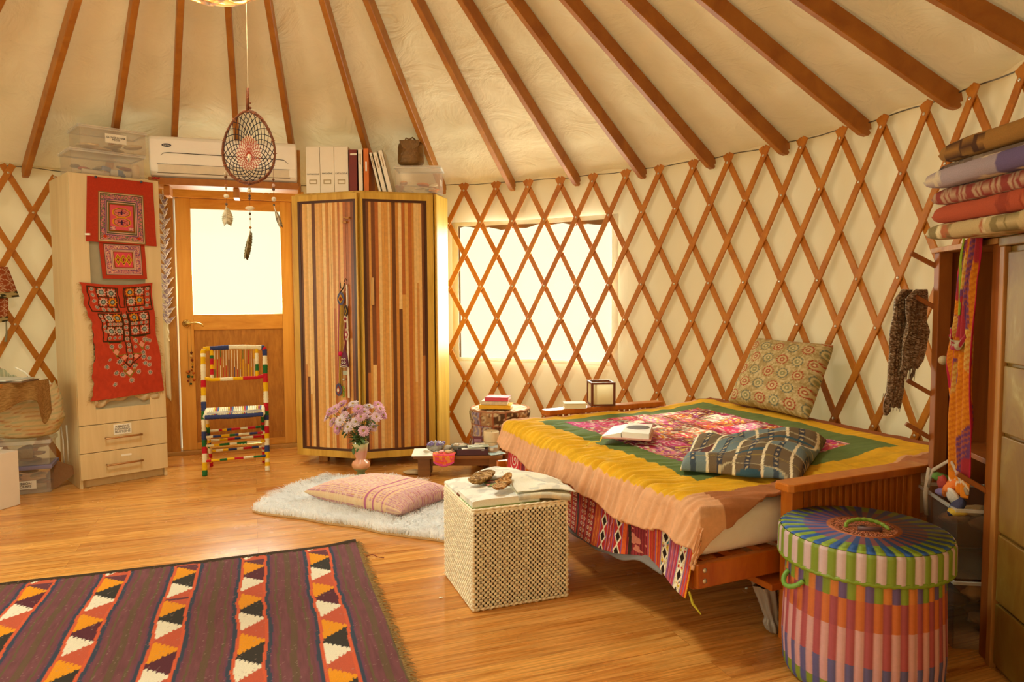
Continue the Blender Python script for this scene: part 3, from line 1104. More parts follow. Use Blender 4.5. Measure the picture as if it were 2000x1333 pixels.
def wdoor(p, q, s0, s1, seed, handle):
    e, n, L = wframe(p, q)
    r = random.Random(seed)
    P = lambda s, z, o: p+e*s+n*o+np.array([0, 0, z])
    mb = MB()
    z0, z1 = .068, 2.012
    fw = .048
    fl, fr_ = (fw, .014) if handle else (.014, fw)
    for a, b, c, d in ((s0, s0+fl, z0, z1), (s1-fr_, s1, z0, z1), (s0+fl, s1-fr_, z0, z0+.05), (s0+fl, s1-fr_, z1-.045, z1)):
        mb.plate(P(a, c, -.012), e, (0, 0, 1), n, [(0, 0), (b-a, 0), (b-a, d-c), (0, d-c)], .022)
    door = mb.build('door', m_gold, t, bevel=.002)
    mb = MB()
    # dark inner edging
    a0, a1, b0, b1 = s0+fl-.002, s1-fr_+.002, z0+.046, z1-.041
    ew = .022
    dk = lin('#4a2410')
    for a, b, c, d in ((a0, a0+ew, b0, b1), (a1-ew, a1, b0, b1), (a0+ew, a1-ew, b0, b0+ew), (a0+ew, a1-ew, b1-ew, b1)):
        mb.plate(P(a, c, -.008), e, (0, 0, 1), n, [(0, 0), (b-a, 0), (b-a, d-c), (0, d-c)], .016, dk)
    x = a0+ew
    last_ = -1
    while x < a1-ew-.001:
        w_ = min(r.uniform(.013, .028), a1-ew-x)
        k = r.randrange(len(WOODS))
        while k == last_:
            k = r.randrange(len(WOODS))
        last_ = k
        cuts = [b0+ew, b1-ew]
        if r.random() < .35:
            cuts.insert(1, r.uniform(.5, 1.6))
        for ca, cb in zip(cuts[:-1], cuts[1:]):
            mb.plate(P(x, ca, -.008), e, (0, 0, 1), n, [(0, 0), (w_-.0006, 0), (w_-.0006, cb-ca), (0, cb-ca)], .010+r.uniform(0, .004), lin(WOODS[k]))
            k = (k+r.randrange(1, 5)) % len(WOODS)
        x += w_
    mb.build('strip_panel', m_attrw, door)
    return P
PL_ = wdoor(WA, WM, .0, .545, 3, 1)
PR_ = wdoor(WM, WB, .012, .540, 9, 0)
for s_, z_ in ((.475, 1.83), (.452, 1.80)):
    MB().box(PL_(s_, z_, .02), (.03, .02, .014), rz=-.3).build('latch', m_firp, t, bevel=.002)
MB().box(PL_(.455, 1.835, .018), (.04, .012, .008), rz=-.3).build('latch', m_firp, t, bevel=.001)
# toggle handle strips on the right door
MB().plate(PR_(.075, 1.20, .006), wframe(WM, WB)[0], (0, 0, 1), wframe(WM, WB)[1], [(0, 0), (.022, 0), (.022, .20), (0, .20)], .02, None).build('handle', wood('pale_handle', '#c99a54', '#dcb070'), t, bevel=.003)

# beaded ornaments hanging on the left wardrobe door
t = thing('beaded_hanging', 'long string of beaded amulets, tassels and a pink pompom hanging on the wardrobe door', 'ornament', PL_(.42, .5, .03))
WE, WN, _ = wframe(WA, WM)
tb = MB().tube([PL_(.46, 1.375, .016), PL_(.455, 1.395, .03), PL_(.45, 1.37, .04)], .003, 6)
tb.tube([PL_(.45, 1.36, .035), PL_(.435, 1.325, .03), PL_(.405, 1.29, .03)], [.003, .006, .004], 6)
tb.tube([PL_(.41, 1.365, .03), PL_(.415, 1.32, .03)], .003, 6)
tb.build('hook', m_black, t, smooth=True)
MB().plate(PL_(.452, .52, .022), WE, (0, 0, 1), WN, [(0, 0), (.016, 0), (.013, .83), (.003, .83)], .004).build('white_strap', plain('white_braid', '#e8dcc0', .9, bump=.4), t)
for a, c in ((.382, '#b8506a'), (.392, '#b8902c'), (.40, '#c09a34'), (.412, '#b0902c')):
    MB().tube([PL_(a+.01, 1.24, .022), PL_(a, .9, .024), PL_(a-.014, .57, .022)], .0035, 6).build('bead_strand', plain('strand_%s' % c[1:], c, .5, bump=.5), t)
def amulet(s_, z_, ws, hs, c1, c2, c3):
    for k, (f, c) in enumerate(((1, c1), (.68, c2), (.3, c3))):
        MB().plate(PL_(s_, z_, .026+.004*k), WE, (0, 0, 1), WN, [(ws*f*cos(q), hs*f*sin(q)*(1.15 if sin(q) > 0 else 1)) for q in np.linspace(0, 2*pi, 5 if k == 1 else 12)[:-1]], .006, None).build('amulet' if k == 0 else 'amulet_centre', plain('amulet_%s' % c[1:], c, .8, bump=.4), t)
amulet(.413, 1.245, .030, .045, '#5a5a78', '#c99018', '#8a2018')
amulet(.452, 1.155, .018, .04, '#3a2c28', '#b08c34', '#2c2c48')
amulet(.448, 1.10, .017, .022, '#e0d2bc', '#a01c2c', '#6c1020')
amulet(.455, .985, .02, .04, '#cfc0a8', '#b04050', '#e0d2bc')
amulet(.380, .575, .026, .045, '#55506c', '#a84830', '#e8dcc0')
MB().tube([PL_(.447, 1.07, .024), PL_(.44, .96, .024), PL_(.444, .93, .024), PL_(.43, .86, .024)], [.008, .012, .006, .01], 8).build('tassel', plain('wine_tassel', '#7c2430', .9, bump=.6), t)
b_ = MB().lathe([(.006, .12), (.012, .09), (.024, .06), (.032, .0), (.034, -.02), (.0, -.022)], n=16, sy=.45)
Mx = np.stack([WE, WN, np.array([0, 0, 1.])], 1)
MB().add(np.concatenate(b_.v)@Mx.T+PL_(.435, .77, .03), b_.f).build('bell_amulet', plain('purple_wool', '#6a3048', .9, bump=.5), t, smooth=True)
cu = MB()
for sx in (-1, 1):
    for sz in (-1, 1):
        cu.tube([PL_(.435+sx*.010+.006*cos(q)*sx, .795+sz*.012+.007*sin(q), .047) for q in np.linspace(0, 6.28, 10)], .002, 5)
cu.build('white_scrolls', m_paper, t)
for z_ in (.752, .764):
    MB().tube([PL_(.405, z_, .046), PL_(.435, z_-.004, .05), PL_(.465, z_, .046)], .003, 6).build('white_trim', m_paper, t)
MB().ball(PL_(.402, .845, .032), .018, 12, noise_=.06).build('pompom', plain('pink_pompom', '#cf1c50', .95, bump=.8), t, smooth=True)
MB().ball(PL_(.425, .655, .03), .012, 10).build('bell', plain('steel_bell', '#c8c4b4', .3, .7), t, smooth=True)
MB().box(PL_(.437, .705, .028), (.035, .01, .03), rz=.3).build('patch', plain('pale_patch', '#b8c0a8', .8), t)
for k in range(7):
    MB().ball(PL_(.418+.005*(k % 2), .60-.012*k, .028), .0075, 8).build('green_bead', plain('green_bead', '#7aa02c', .3), t, smooth=True)

# ------------------------------------------------------------------ things on top of the wardrobe
def fbox(mb, p, e, n, s0, s1, z0, z1, o0, o1, col=None):
    return mb.plate(p+e*s0+n*o0+np.array([0, 0, z0]), e, (0, 0, 1), n, [(0, 0), (s1-s0, 0), (s1-s0, z1-z0), (0, z1-z0)], o1-o0, col)
m_file = plain('white_card', '#faf2de', .7, var=.03)
zt = WTOP+.001
FP = np.array([-1.528, 5.375, 0]); FE = np.array([1., .01, 0]); FN = np.array([.01, -1., 0])
for i, (wd, lab) in enumerate((('CATALOGUE', 'white magazine file on the wardrobe, leftmost of three, beside the air conditioner'),
                               ('MAGAZINE', 'white magazine file on the wardrobe, middle one of three'),
                               ('CATALOGUE', 'white magazine file on the wardrobe, right one of three, beside the red binder'))):
    s0 = i*.1055; s1 = s0+.103
    t = thing('magazine_file', lab, 'magazine file', FP+FE*(s0+.06)-FN*.1+np.array([0, 0, zt]), 'white magazine files on the wardrobe')
    mb = MB(); fbox(mb, FP, FE, FN, s0, s1, zt, 2.378, -.24, -.012)
    mb.build('box', m_file, t, bevel=.002)
    mb = MB()
    for a, b, c, d in ((.024, .080, .098, .103), (.024, .080, .072, .077), (.024, .029, .072, .103), (.075, .080, .072, .103)):
        fbox(mb, FP, FE, FN, s0+a, s0+b, zt+c, zt+d, -.012, -.009)
    mb.build('label_holder', plain('brass_holder', '#b09a68', .4, .5), t)
    text('file_lettering', wd, .0155, FP+FE*(s0+.052)+FN*-.0105+np.array([0, 0, zt+.145-.006*(i == 0)+.004]), FE, (0, 0, 1), m_black, t)
e2, n2 = np.array([1, .02, 0]), np.array([.02, -1, 0])
Q0 = np.array([0, 5.37, 0])
def book(name, label, cat, x0, x1, z1, m, lean=0, dep=.22, group=None, o0=-.0, z0=None, back=0):
    t = thing(name, label, cat, ((x0+x1)/2, 5.37+dep/2, zt), group)
    mb = MB()
    ax = np.array([cos(lean), 0, -sin(lean)]); up = np.array([sin(lean)*-1, 0, cos(lean)])
    ax = np.array([cos(lean), 0, sin(lean)*0-sin(-lean)*0]) if not lean else np.array([cos(lean), 0, sin(lean)])
    up = np.array([-sin(lean), 0, cos(lean)])
    o = np.array([x0, 5.375+back, zt])
    w_ = x1-x0; h = z1-zt
    mb.plate(o, ax, up, (0, 1, 0), [(0, 0), (w_, 0), (w_, h), (0, h)], .004)
    mb.plate(o, ax, up, (0, 1, 0), [(0, 0), (.003, 0), (.003, h), (0, h)], dep)
    mb.plate(o+ax*(w_-.003), ax, up, (0, 1, 0), [(0, 0), (.003, 0), (.003, h), (0, h)], dep)
    mb.build('cover', m, t)
    MB().plate(o+ax*.003+np.array([0, .004, 0]), ax, up, (0, 1, 0), [(0, .004), (w_-.006, .004), (w_-.006, h-.004), (0, h-.004)], dep-.008).build('pages', m_paper, t)
    return t, o, ax, up, w_, h
m_redb = plain('red_binder', '#7c1f10', .5)
t, o, ax, up, w_, h = book('ring_binder', 'dark red binder with a white tab standing right of the white magazine files', 'binder', -1.207, -1.143, 2.352, m_redb)
MB().box(o+ax*(w_*.6)+up*(h-.035)-np.array([0, .004, 0]), (.05, .004, .012)).build('tab', m_paper, t)
t, o, ax, up, w_, h = book('book', 'thin white book standing between the red binder and the orange book', 'book', -1.138, -1.102, 2.352, m_file)
MB().box(o+ax*w_*.5+up*h*.78-np.array([0, .0015, 0]), (.006, .002, .08)).build('spine_lettering', plain('grey_ink', '#9a8a6c'), t)
t, o, ax, up, w_, h = book('book', 'bright orange book standing with a white spine label', 'book', -1.099, -1.055, 2.36, plain('orange_cover', '#dd7414', .5))
MB().box(o+ax*w_*.5+up*h*.6-np.array([0, .002, 0]), (.012, .003, .07)).build('spine_label', m_paper, t)
for i, (x0, wd, lab) in enumerate(((-.985, .022, 'thin white book leaning, leftmost of three slanted ones'), (-.958, .034, 'white book leaning, middle of the three slanted ones'), (-.917, .036, 'white book leaning, rightmost of the slanted ones beside the clear box'))):
    t, o, ax, up, w_, h = book('book', lab, 'book', x0, x0+wd, 2.335 if i < 2 else 2.35, m_file, lean=.235, group='white books leaning on the wardrobe')
    MB().plate(o+ax*w_*.42+up*h*.62+np.array([0, -.0015, 0]), ax, up, (0, 1, 0), [(0, 0), (.005, 0), (.005, .09), (0, .09)], .002).build('spine_lettering', plain('tan_ink_%d' % i, '#b08a4c'), t)

def open_box(t, p, e, n, s0, s1, z0, z1, o0, o1, mat_, rim=True, wall=.003, flare=.0):
    """hollow box with rim; e across, n towards the viewer"""
    mb = MB()
    fbox(mb, p, e, n, s0, s1, z0, z0+wall, o0, o1)
    fbox(mb, p, e, n, s0, s0+wall, z0, z1, o0, o1)
    fbox(mb, p, e, n, s1-wall, s1, z0, z1, o0, o1)
    fbox(mb, p, e, n, s0, s1, z0, z1, o0, o0+wall)
    fbox(mb, p, e, n, s0, s1, z0, z1, o1-wall, o1)
    mb.build('box', mat_, t, bevel=.0012)
    if rim:
        r = MB()
        k = .010
        for a, b, c, d in ((s0-k, s1+k, o1-.001, o1+k), (s0-k, s1+k, o0-k, o0+.001), (s0-k, s0+.001, o0, o1), (s1-.001, s1+k, o0, o1)):
            fbox(r, p, e, n, a, b, z1-.010, z1, c, d)
        r.build('rim', m_clearlid, t, bevel=.002)
def scraps(t, p, e, n, s0, s1, z0, z1, o0, o1, cols, k, seed, nm='contents', size=.06):
    r = random.Random(seed)
    for i in range(k):
        c = p+e*r.uniform(s0+size*.6, s1-size*.6)+n*r.uniform(o0+size*.4, o1-size*.4)
        z = z0+.012+(z1-z0-.03)*(i/k)
        M_ = Matrix.Rotation(r.uniform(0, 6), 3, 'Z')@Matrix.Rotation(r.uniform(-.25, .25), 3, 'X')
        cc = cols[i % len(cols)]
        MB().ball(c+np.array([0, 0, z]), (r.uniform(.6, 1.1)*size, r.uniform(.4, .8)*size, .012), 14, M=M_, noise_=.25, seed=seed*9+i).build(nm, scrap_mat(cc), t, smooth=True)
_sm = {}
def scrap_mat(c):
    if c not in _sm:
        _sm[c] = plain('scrap_%s' % c[1:], c, .85, bump=.5)
    return _sm[c]
t = thing('storage_box', 'clear plastic box of cream and orange fabric scraps on the wardrobe right end', 'storage box', (-.70, 5.52, zt))
open_box(t, np.array([-.865, 5.385, 0]), np.array([1., 0, 0]), np.array([0, -1., 0]), 0, .335, zt, 2.225, -.22, 0, m_clear)
scraps(t, np.array([-.865, 5.385, 0]), np.array([1., 0, 0]), np.array([0, -1., 0]), 0, .335, zt, 2.15, -.2, -.02, ['#e0802c', '#e0943c', '#f0e4c8', '#e8dcc0', '#e07c28', '#f0e8d0', '#efe3c4'], 9, 4)
MB().box((-.527, 5.42, 2.11), (.002, .05, .04)).build('paper_label', m_paper, t)
fb = MB(); fbox(fb, np.array([-.865, 5.385, 0]), np.array([1., 0, 0]), np.array([0, -1., 0]), -.008, .343, 2.226, 2.234, -.228, .008)
fb.build('lid', m_clearlid, t, bevel=.002)
# brown quilted leather bag
def make_bag():
    t = thing('handbag', 'small shiny brown snakeskin bag sitting on the clear box above the wardrobe', 'bag', (-.755, 5.46, 2.235))
    U, V = mg(0, 2*pi, 40, -1, 1, 22)
    rx = .098*(1-.12*V**2*np.sign(V)*.6)*np.clip(1-abs(V)**7, .0, 1)**.5
    ry = .062*(1-.25*np.clip(V, 0, 1))*np.clip(1-abs(V)**7, .0, 1)**.5
    pw = lambda c: np.sign(c)*abs(c)**.75
    P = np.stack([-.755+rx*pw(np.cos(U)), 5.46+ry*pw(np.sin(U)), 2.338+.100*V+.006*np.sin(U*3)*(V > .5)], -1)
    m = plain('snakeskin', '#7c5a2c', .32, .35, .5, 30, .7, 55)
    MB().grid(P[:-1], wrap=True).build('body', m, t, smooth=True)
    f = MB()
    f.plate((-.755, 5.405, 2.425), (1, 0, 0), (0, -.12, 1), (0, -1, 0), [(-.08, 0), (.08, 0), (.055, -.055), (0, -.085), (-.055, -.055)], .012)
    f.build('flap', m, t, bevel=.006)
    MB().tube([(-.80, 5.46, 2.43), (-.79, 5.455, 2.452), (-.765, 5.45, 2.44), (-.74, 5.45, 2.455), (-.715, 5.46, 2.432)], .006, 8).build('strap', m, t, smooth=True)
make_bag()
# crumpled white cloth lying on the door head
U, V = mg(0, 1, 30, 0, 1, 16)
P = np.stack([dpt(0, 0)[0]+DE[0]*(.63+.22*U)+DN[0]*(.02+.05*V), dpt(0, 0)[1]+DE[1]*(.63+.22*U)+DN[1]*(.02+.05*V), 2.14+.04*np.sin(pi*V)*(.4+vn(U*6, V*3))-.03*V*V*(U < .4)+.01*np.sin(U*30)], -1)
tag(MB().grid(P, np.zeros(U.shape+(3,))+np.array(lin('#ddd0b4'))).build('crumpled_cloth', m_cloth, smooth=True, solid=.003), 'crumpled cream cloth lying on top of the door frame', 'cloth')

# ------------------------------------------------------------------ boxes on the tall cabinet
zc = 2.071
t = thing('storage_box', 'clear plastic box of bottles and tapes on the tall cabinet, lower of two', 'storage box', cpt(.27, zc, -.15))
open_box(t, CP, CE, CN, .03, .47, zc, zc+.155, -.32, -.03, m_clear)
for a, z, ln, c, rr_ in ((.10, .02, .16, '#f4ecd8', .017), (.27, .03, .12, '#e8e4d8', .022), (.31, .03, .05, '#5a7ab0', .0225), (.22, .055, .05, '#8a9ac0', .015)):
    MB().tube([cpt(a-.0, zc+z+.005, -.07), cpt(a+ln, zc+z-.004, -.075)], rr_, 14).build('bottle', scrap_mat(c), t, smooth=True)
MB().lathe([(.024, 0), (.024, .09), (.018, .1), (0, .1)], cpt(.43, zc+.004, -.08), 14).build('jar', scrap_mat('#f0dcb8'), t, smooth=True)
scraps(t, CP, CE, CN, .03, .47, zc+.03, zc+.12, -.28, -.12, ['#a89c84', '#d8ccb0', '#c05028', '#b0a890'], 8, 8)
fb = MB(); fbox(fb, CP, CE, CN, .02, .48, zc+.156, zc+.166, -.33, -.02)
fb.build('lid', m_clearlid, t, bevel=.003)
t = thing('storage_box', 'clear plastic box with a white paper label, upper of two on the tall cabinet', 'storage box', cpt(.29, zc+.168, -.15))
z2 = zc+.168
open_box(t, CP, CE, CN, .085, .485, z2, z2+.145, -.30, -.03, m_clear)
scraps(t, CP, CE, CN, .085, .485, z2, z2+.085, -.27, -.04, ['#e8d4a8', '#f0e0bc', '#e0cca0', '#ecdcb4'], 9, 12, size=.075)
fb = MB(); fbox(fb, CP, CE, CN, .075, .495, z2+.146, z2+.156, -.31, -.02)
fb.build('lid', m_clearlid, t, bevel=.003)
q = MB(); cbox(q, .235, .365, z2+.055, z2+.115, -.0295, -.0285)
q.build('paper_label', m_paper, t)
text('label_lettering', 'GLOVES & HAIR\nPIECES', .0165, cpt(.30, z2+.085, -.0275), CE, (0, 0, 1), m_black, t)

# ------------------------------------------------------------------ folded cloth garland and white cloth beside the door
t = thing('fabric_garland', 'hanging garland of folded purple print cloth points with white edges and red tips', 'garland', dpt(-.09, 1.2, .08))
GX = lambda s, z, o: dpt(-.075+s, z, .07+o)
MB().tube([GX(0, 2.10, 0), GX(0, 1.0, 0)], .004, 6).build('cord', m_paper, t)
nG = 26
for i in range(nG):
    z = 2.06-i*.0385
    w_ = .024+.022*(i/nG)+.007*(i % 3)
    sd = 1 if i % 2 else -1
    U, V = mg(-1, 1, 9, 0, 1, 6)
    P = np.stack([GX(0, 0, 0)[0]+DE[0]*(U*w_*(1-V*.75)+sd*.008)+DN[0]*(.012*(1-U**2)+.012*V), GX(0, 0, 0)[1]+DE[1]*(U*w_*(1-V*.75)+sd*.008)+DN[1]*(.012*(1-U**2)+.012*V), z-.05*V+.018*abs(U)], -1)
    p = Paint(U.shape, '#8c7c98'); p(vn(U*3, V*4, 2, i) > .55, '#d0c4cc'); p((abs(U) > .86) | (V > .93), '#fffaf0')
    MB().grid(P, p.c).build('cloth_point', m_cloth, t, solid=.003)
    if i % 2 == 0:
        MB().ball(GX(sd*w_, z+.01, .02), .006, 6).build('red_tip', scrap_mat('#c4202c'), t)
MB().tube([GX(.0, 1.02, 0), GX(.01, .99, .01), GX(.0, .95, .0), GX(.012, .92, .0)], .005, 6).build('tassel', m_paper, t)
U, V = mg(0, 1, 14, 0, 1, 30)
S = -.15+.085*U; O = .012*np.sin(U*9+V*2)+.045
P = D0+DE*S[..., None]+DN*O[..., None]; P[..., 2] = .45+.95*V-.02*np.sin(U*7)*(1-V)
tag(MB().grid(P, np.zeros(U.shape+(3,))+np.array(lin('#e6dcc4'))).build('hanging_cloth', m_cloth, smooth=True, solid=.003), 'long white cloth hanging between the tall cabinet and the door frame', 'cloth')

# ------------------------------------------------------------------ yarn wrapped folding chair
def make_chair():
    cx, cy = (-2.183-1.778)/2, (4.989+5.131)/2
    e = np.array([.405, .142, 0]); e /= np.linalg.norm(e); n = np.array([e[1], -e[0], 0])
    t = thing('folding_chair', 'folding chair wrapped in bands of red, yellow, green, blue and cream yarn', 'chair', (cx, cy, 0))
    C0 = np.array([cx, cy, 0])
    G = lambda s, z, o: C0+e*s-n*o+np.array([0, 0, z])     # o = away from camera
    PAL = ['#e9dcb4', '#e8b414', '#2c6a34', '#c21f2c', '#37406c', '#e9dcb4', '#efe4c0', '#e8b414', '#c21f2c', '#e9dcb4']
    r = random.Random(21)
    def wrapped(name, pts, rad, band=.04, par=None, pal=PAL, nn=10):
        P = np.array(pts, float)
        L = np.concatenate([[0], np.cumsum(np.linalg.norm(np.diff(P, axis=0), axis=1))])
        k = max(4, int(L[-1]/.006))
        tt = np.linspace(0, L[-1], k)
        Q = np.stack([np.interp(tt, L, P[:, i]) for i in range(3)], 1)
        cols, c, nxt = [], pal[0], 0
        last_ = None
        for x in tt:
            if x >= nxt:
                c = r.choice([q for q in pal if q != last_]); last_ = c
                nxt = x+r.uniform(.5, 1.5)*band
            cols.append(lin(c))
        rr_ = rad*(1+.06*np.sin(np.arange(k)*1.9)+.05*np.sin(np.arange(k)*.31))
        return MB().tube(Q, rr_, nn, col=np.array(cols)).build(name, m_cloth, par or t, smooth=True)
    for s_ in (-1, 1):
        wrapped('upright', [G(s_*.210, 0, 0), G(s_*.212, .45, .10), G(s_*.212, .86, .20), G(s_*.205, .885, .205)], .017, .045)
        wrapped('rear_leg', [G(s_*.185, 0, .30), G(s_*.185, .25, .13), G(s_*.185, .42, .0)], .012, .04)
    top = wrapped('top_rail', [G(-.21, .885, .206), G(-.1, .892, .208), G(0, .895, .21), G(.1, .892, .208), G(.21, .885, .206)], .017, .09)
    fr = wrapped('back_frame', [G(-.205, .675, .155), G(-.15, .665, .155), G(.15, .668, .155), G(.205, .68, .155)], .013, .13)
    for s_ in (-1, 1):
        wrapped('back_frame', [G(s_*.155, .67, .16), G(s_*.155, .885, .205)], .012, .035)
    for i in range(15):
        x = -.135+i*.0193
        wrapped('back_cord', [G(x, .675, .157), G(x+.001, .875, .203)], .0021, .1, nn=6)
    # seat
    seat = wrapped('seat_rail', [G(-.19, .435, -.12), G(0, .43, -.125), G(.19, .435, -.12)], .015, .5, pal=['#37406c', '#3c4878'])
    wrapped('seat_rail', [G(-.19, .455, .12), G(.19, .455, .12)], .010, .06)
    for s_ in (-1, 1):
        wrapped('seat_rail', [G(s_*.19, .437, -.12), G(s_*.19, .455, .12)], .013, .4, pal=['#e9dcb4', '#efe4c0'])
    sm_ = MB()
    for i in range(30):
        x = -.175+i*.01205
        c = lin(['#e9dcb4', '#f0e8cc', '#e9dcb4', '#d8b850', '#b8404a', '#506a9c', '#e9dcb4', '#efe4c0'][i % 8])
        sm_.tube([G(x, .447, -.12), G(x, .443, 0), G(x, .462, .12)], .0052, 6, col=c)
    for i in range(12):
        y = -.10+i*.019
        sm_.tube([G(-.18, .449, y), G(0, .446, y), G(.18, .449, y)], .004, 5, col=lin(['#efe4c0', '#e9dcb4', '#4a5a94'][i % 3]))
    sm_.build('woven_seat', m_cloth, t, smooth=True)
    for z, o, s_ in ((.10, .018, .2), (.205, .04, .2), (.265, .055, .2), (.17, .19, .18), (.30, .10, .18), (.22, .155, .18), (.13, .215, .18)):
        wrapped('stretcher', [G(-s_, z, o), G(s_, z+.008, o)], .0085, .045)
    MB().box(G(0, .185, .10), (.36, .02, .014), rz=atan2(e[1], e[0])).build('stretcher', m_brass, t, bevel=.002)
make_chair()
# ------------------------------------------------------------------ striped flat woven rug
RG0, RU, RV = np.array([-.80, 3.575, 0]), np.array([-.944, -.33, 0]), np.array([.33, -.944, 0])
def make_rug():
    LU, LV = 2.35, 1.75
    nu, nv = 560, 440
    U, V = mg(0, LU, nu, 0, LV, nv)
    p = Paint(U.shape, '#76484e')
    wob = .004*np.sin(V*9)+.004*(vn(V*14, U*2)-.5)*2
    p.mul(.86+.28*vn(U*160, V*18)+.10*(vn(U*12, V*3, 1, 2)-.5))
    per = .2925
    i = np.floor((U+wob-.054)/per); d = (U+wob-.054)-(i+.5)*per
    a = abs(d)
    for c0, c1, cc in ((.092, .101, '#62603a'), (.134, .147, '#64583a'), (.070, .077, '#70405c')):
        p((a > c0) & (a < c1), cc, .7)
    p((a > .056) & (a < .070), '#3c4658')
    p(a < .056, '#d8603c')
    inn = a < .044
    x = np.clip((.044-d)/.088, 0, 1)
    x = 1-np.clip((d+.044)/.088, 0, 1)         # 0 at the left side of the band, 1 at its right
    st = np.floor(x*6)/6
    tooth = (.5-np.abs(((x*6) % 1)-.5))*.020
    h = .078*(1-st-.06)+tooth
    cell = .385
    vv = (V-.062-.02*np.sin(i*2.3)) % cell
    p(inn, '#c85c40')
    p(inn & (vv > .096) & (vv < .29), '#39352f')
    p(inn & (vv > .096) & (vv < .29) & ((np.floor((V-.062)/cell)+i) % 3 == 1), '#5c2c38')
    p(inn & (np.floor((V-.062)/cell) < 1) & (vv < .1), '#6a3a44')
    p(inn & (abs(vv-.096) < h), '#eb9c1c')
    p(inn & (abs(vv-.290) < h), '#f0ead4')
    p(V < .030, '#40301e'); p((V < .036) & (vn(U*80, V*80) > .55), '#40301e')
    fade = (vn(U*260, V*260, 1, 5) > .93)
    p(fade, '#b09488', .5)
    Z = .006+.003*vn(U*3, V*3)+.012*np.exp(-((V)/.05)**2)*np.exp(-(U/.10)**2)+.004*np.exp(-(V/.03)**2)*vn(U*5, V*0)
    e = .006*(vn(V*20, U*0)-.5)
    P = RG0+RU*(U+e*(U < .02))[..., None]+RV*(V+.012*np.sin(U*2.2)*(1-V/LV))[..., None]
    P[..., 2] = Z
    t = thing('striped_rug', 'flat woven maroon rug with bands of orange and white serrated triangles on the floor', 'rug', RG0+RU*1+RV*.8)
    MB().grid(P, p.c).build('rug_body', m_cloth, t, solid=.005, smooth=True)
    q = MB()
    for k in range(430):
        v = LV*k/430
        L_ = rnd.uniform(.012, .046)
        a0 = RG0+RU*(.004)+RV*(v+rnd.uniform(-.003, .003))+np.array([0, 0, .006])
        a1 = a0-RU*L_*.6+RV*rnd.uniform(-.004, .014)+np.array([0, 0, .004])
        a2 = a0-RU*L_+RV*rnd.uniform(-.004, .024)-np.array([0, 0, .002])
        q.tube([a0, a1, a2], [.0020, .0016, .0006], 4)
    q.build('fringe', plain('rug_fringe', '#a08456', .95), t)
    MB().tube([RG0-RU*.01+RV*.22+[0, 0, .004], RG0-RU*.05+RV*.215+[0, 0, .012], RG0-RU*.07+RV*.24+[0, 0, .006], RG0-RU*.10+RV*.26+[0, 0, .004]], .002, 5).build('loose_thread', plain('maroon_thread', '#7a2420', .9), t)
make_rug()

# ------------------------------------------------------------------ sheepskin and floor cushion
def inpoly(x, y, poly):
    c = np.zeros(np.shape(x), bool)
    n = len(poly)
    for i in range(n):
        x0, y0 = poly[i]; x1, y1 = poly[(i+1) % n]
        m = ((y0 > y) != (y1 > y)) & (x < (x1-x0)*(y-y0)/(y1-y0+1e-12)+x0)
        c ^= m
    return c
def make_sheep():
    px = [(493, 1001), (515, 985), (560, 962), (605, 946), (640, 934), (668, 938), (700, 941)]
    poly = [tuple(PZ(x, y)[:2]) for x, y in px]+[(-.78, 4.85), (-.55, 4.60), (-.40, 4.25), (-.18, 3.85), (-.22, 3.50)]
    poly += [tuple(PZ(x, y)[:2]) for x, y in [(850, 1058), (800, 1052), (745, 1044), (700, 1033), (640, 1026), (590, 1016), (540, 1010), (510, 1006)]]
    t = thing('sheepskin', 'white fluffy sheepskin lying on the floorboards beneath the pink cushion', 'sheepskin', (-.85, 4.2, 0))
    pl = np.array(poly)
    MB().prism(poly, .002, .012).build('hide', plain('hide', '#c9a878', .8), t)
    r = np.random.RandomState(4)
    N = 60000
    xy = r.rand(N, 2)*(pl.max(0)-pl.min(0))+pl.min(0)
    xy = xy[inpoly(xy[:, 0], xy[:, 1], poly)]
    n = len(xy)
    cx, cy = pl.mean(0)
    flow = np.stack([vn(xy[:, 0]*9, xy[:, 1]*9, 1, 1)-.5, vn(xy[:, 0]*9, xy[:, 1]*9, 1, 2)-.5], 1)*2.6+(xy-[cx, cy])*.5+r.randn(n, 2)*.28
    L = r.uniform(.022, .048, n)
    b = np.column_stack([xy, np.full(n, .010)])
    m_ = b+np.column_stack([flow*L[:, None]*.35, L*.75])
    tp = b+np.column_stack([flow*L[:, None]*.95, L*.82+r.randn(n)*.004])
    sd = np.column_stack([-flow[:, 1], flow[:, 0], np.zeros(n)]); sd /= np.linalg.norm(sd, axis=1)[:, None]+1e-9
    W_ = .0022
    V = np.stack([b-sd*W_, b+sd*W_, m_-sd*W_*.9, m_+sd*W_*.9, tp], 1).reshape(-1, 3)
    k = np.arange(n)*5
    F = np.concatenate([np.stack([k, k+1, k+3, k+2], 1).tolist(), ]).tolist()
    F += np.stack([k+2, k+3, k+4], 1).tolist()
    MB().add(V, F).build('wool', plain('white_wool', '#ffffff', .95, var=.01, spec=.1, trans=.55), t)
make_sheep()

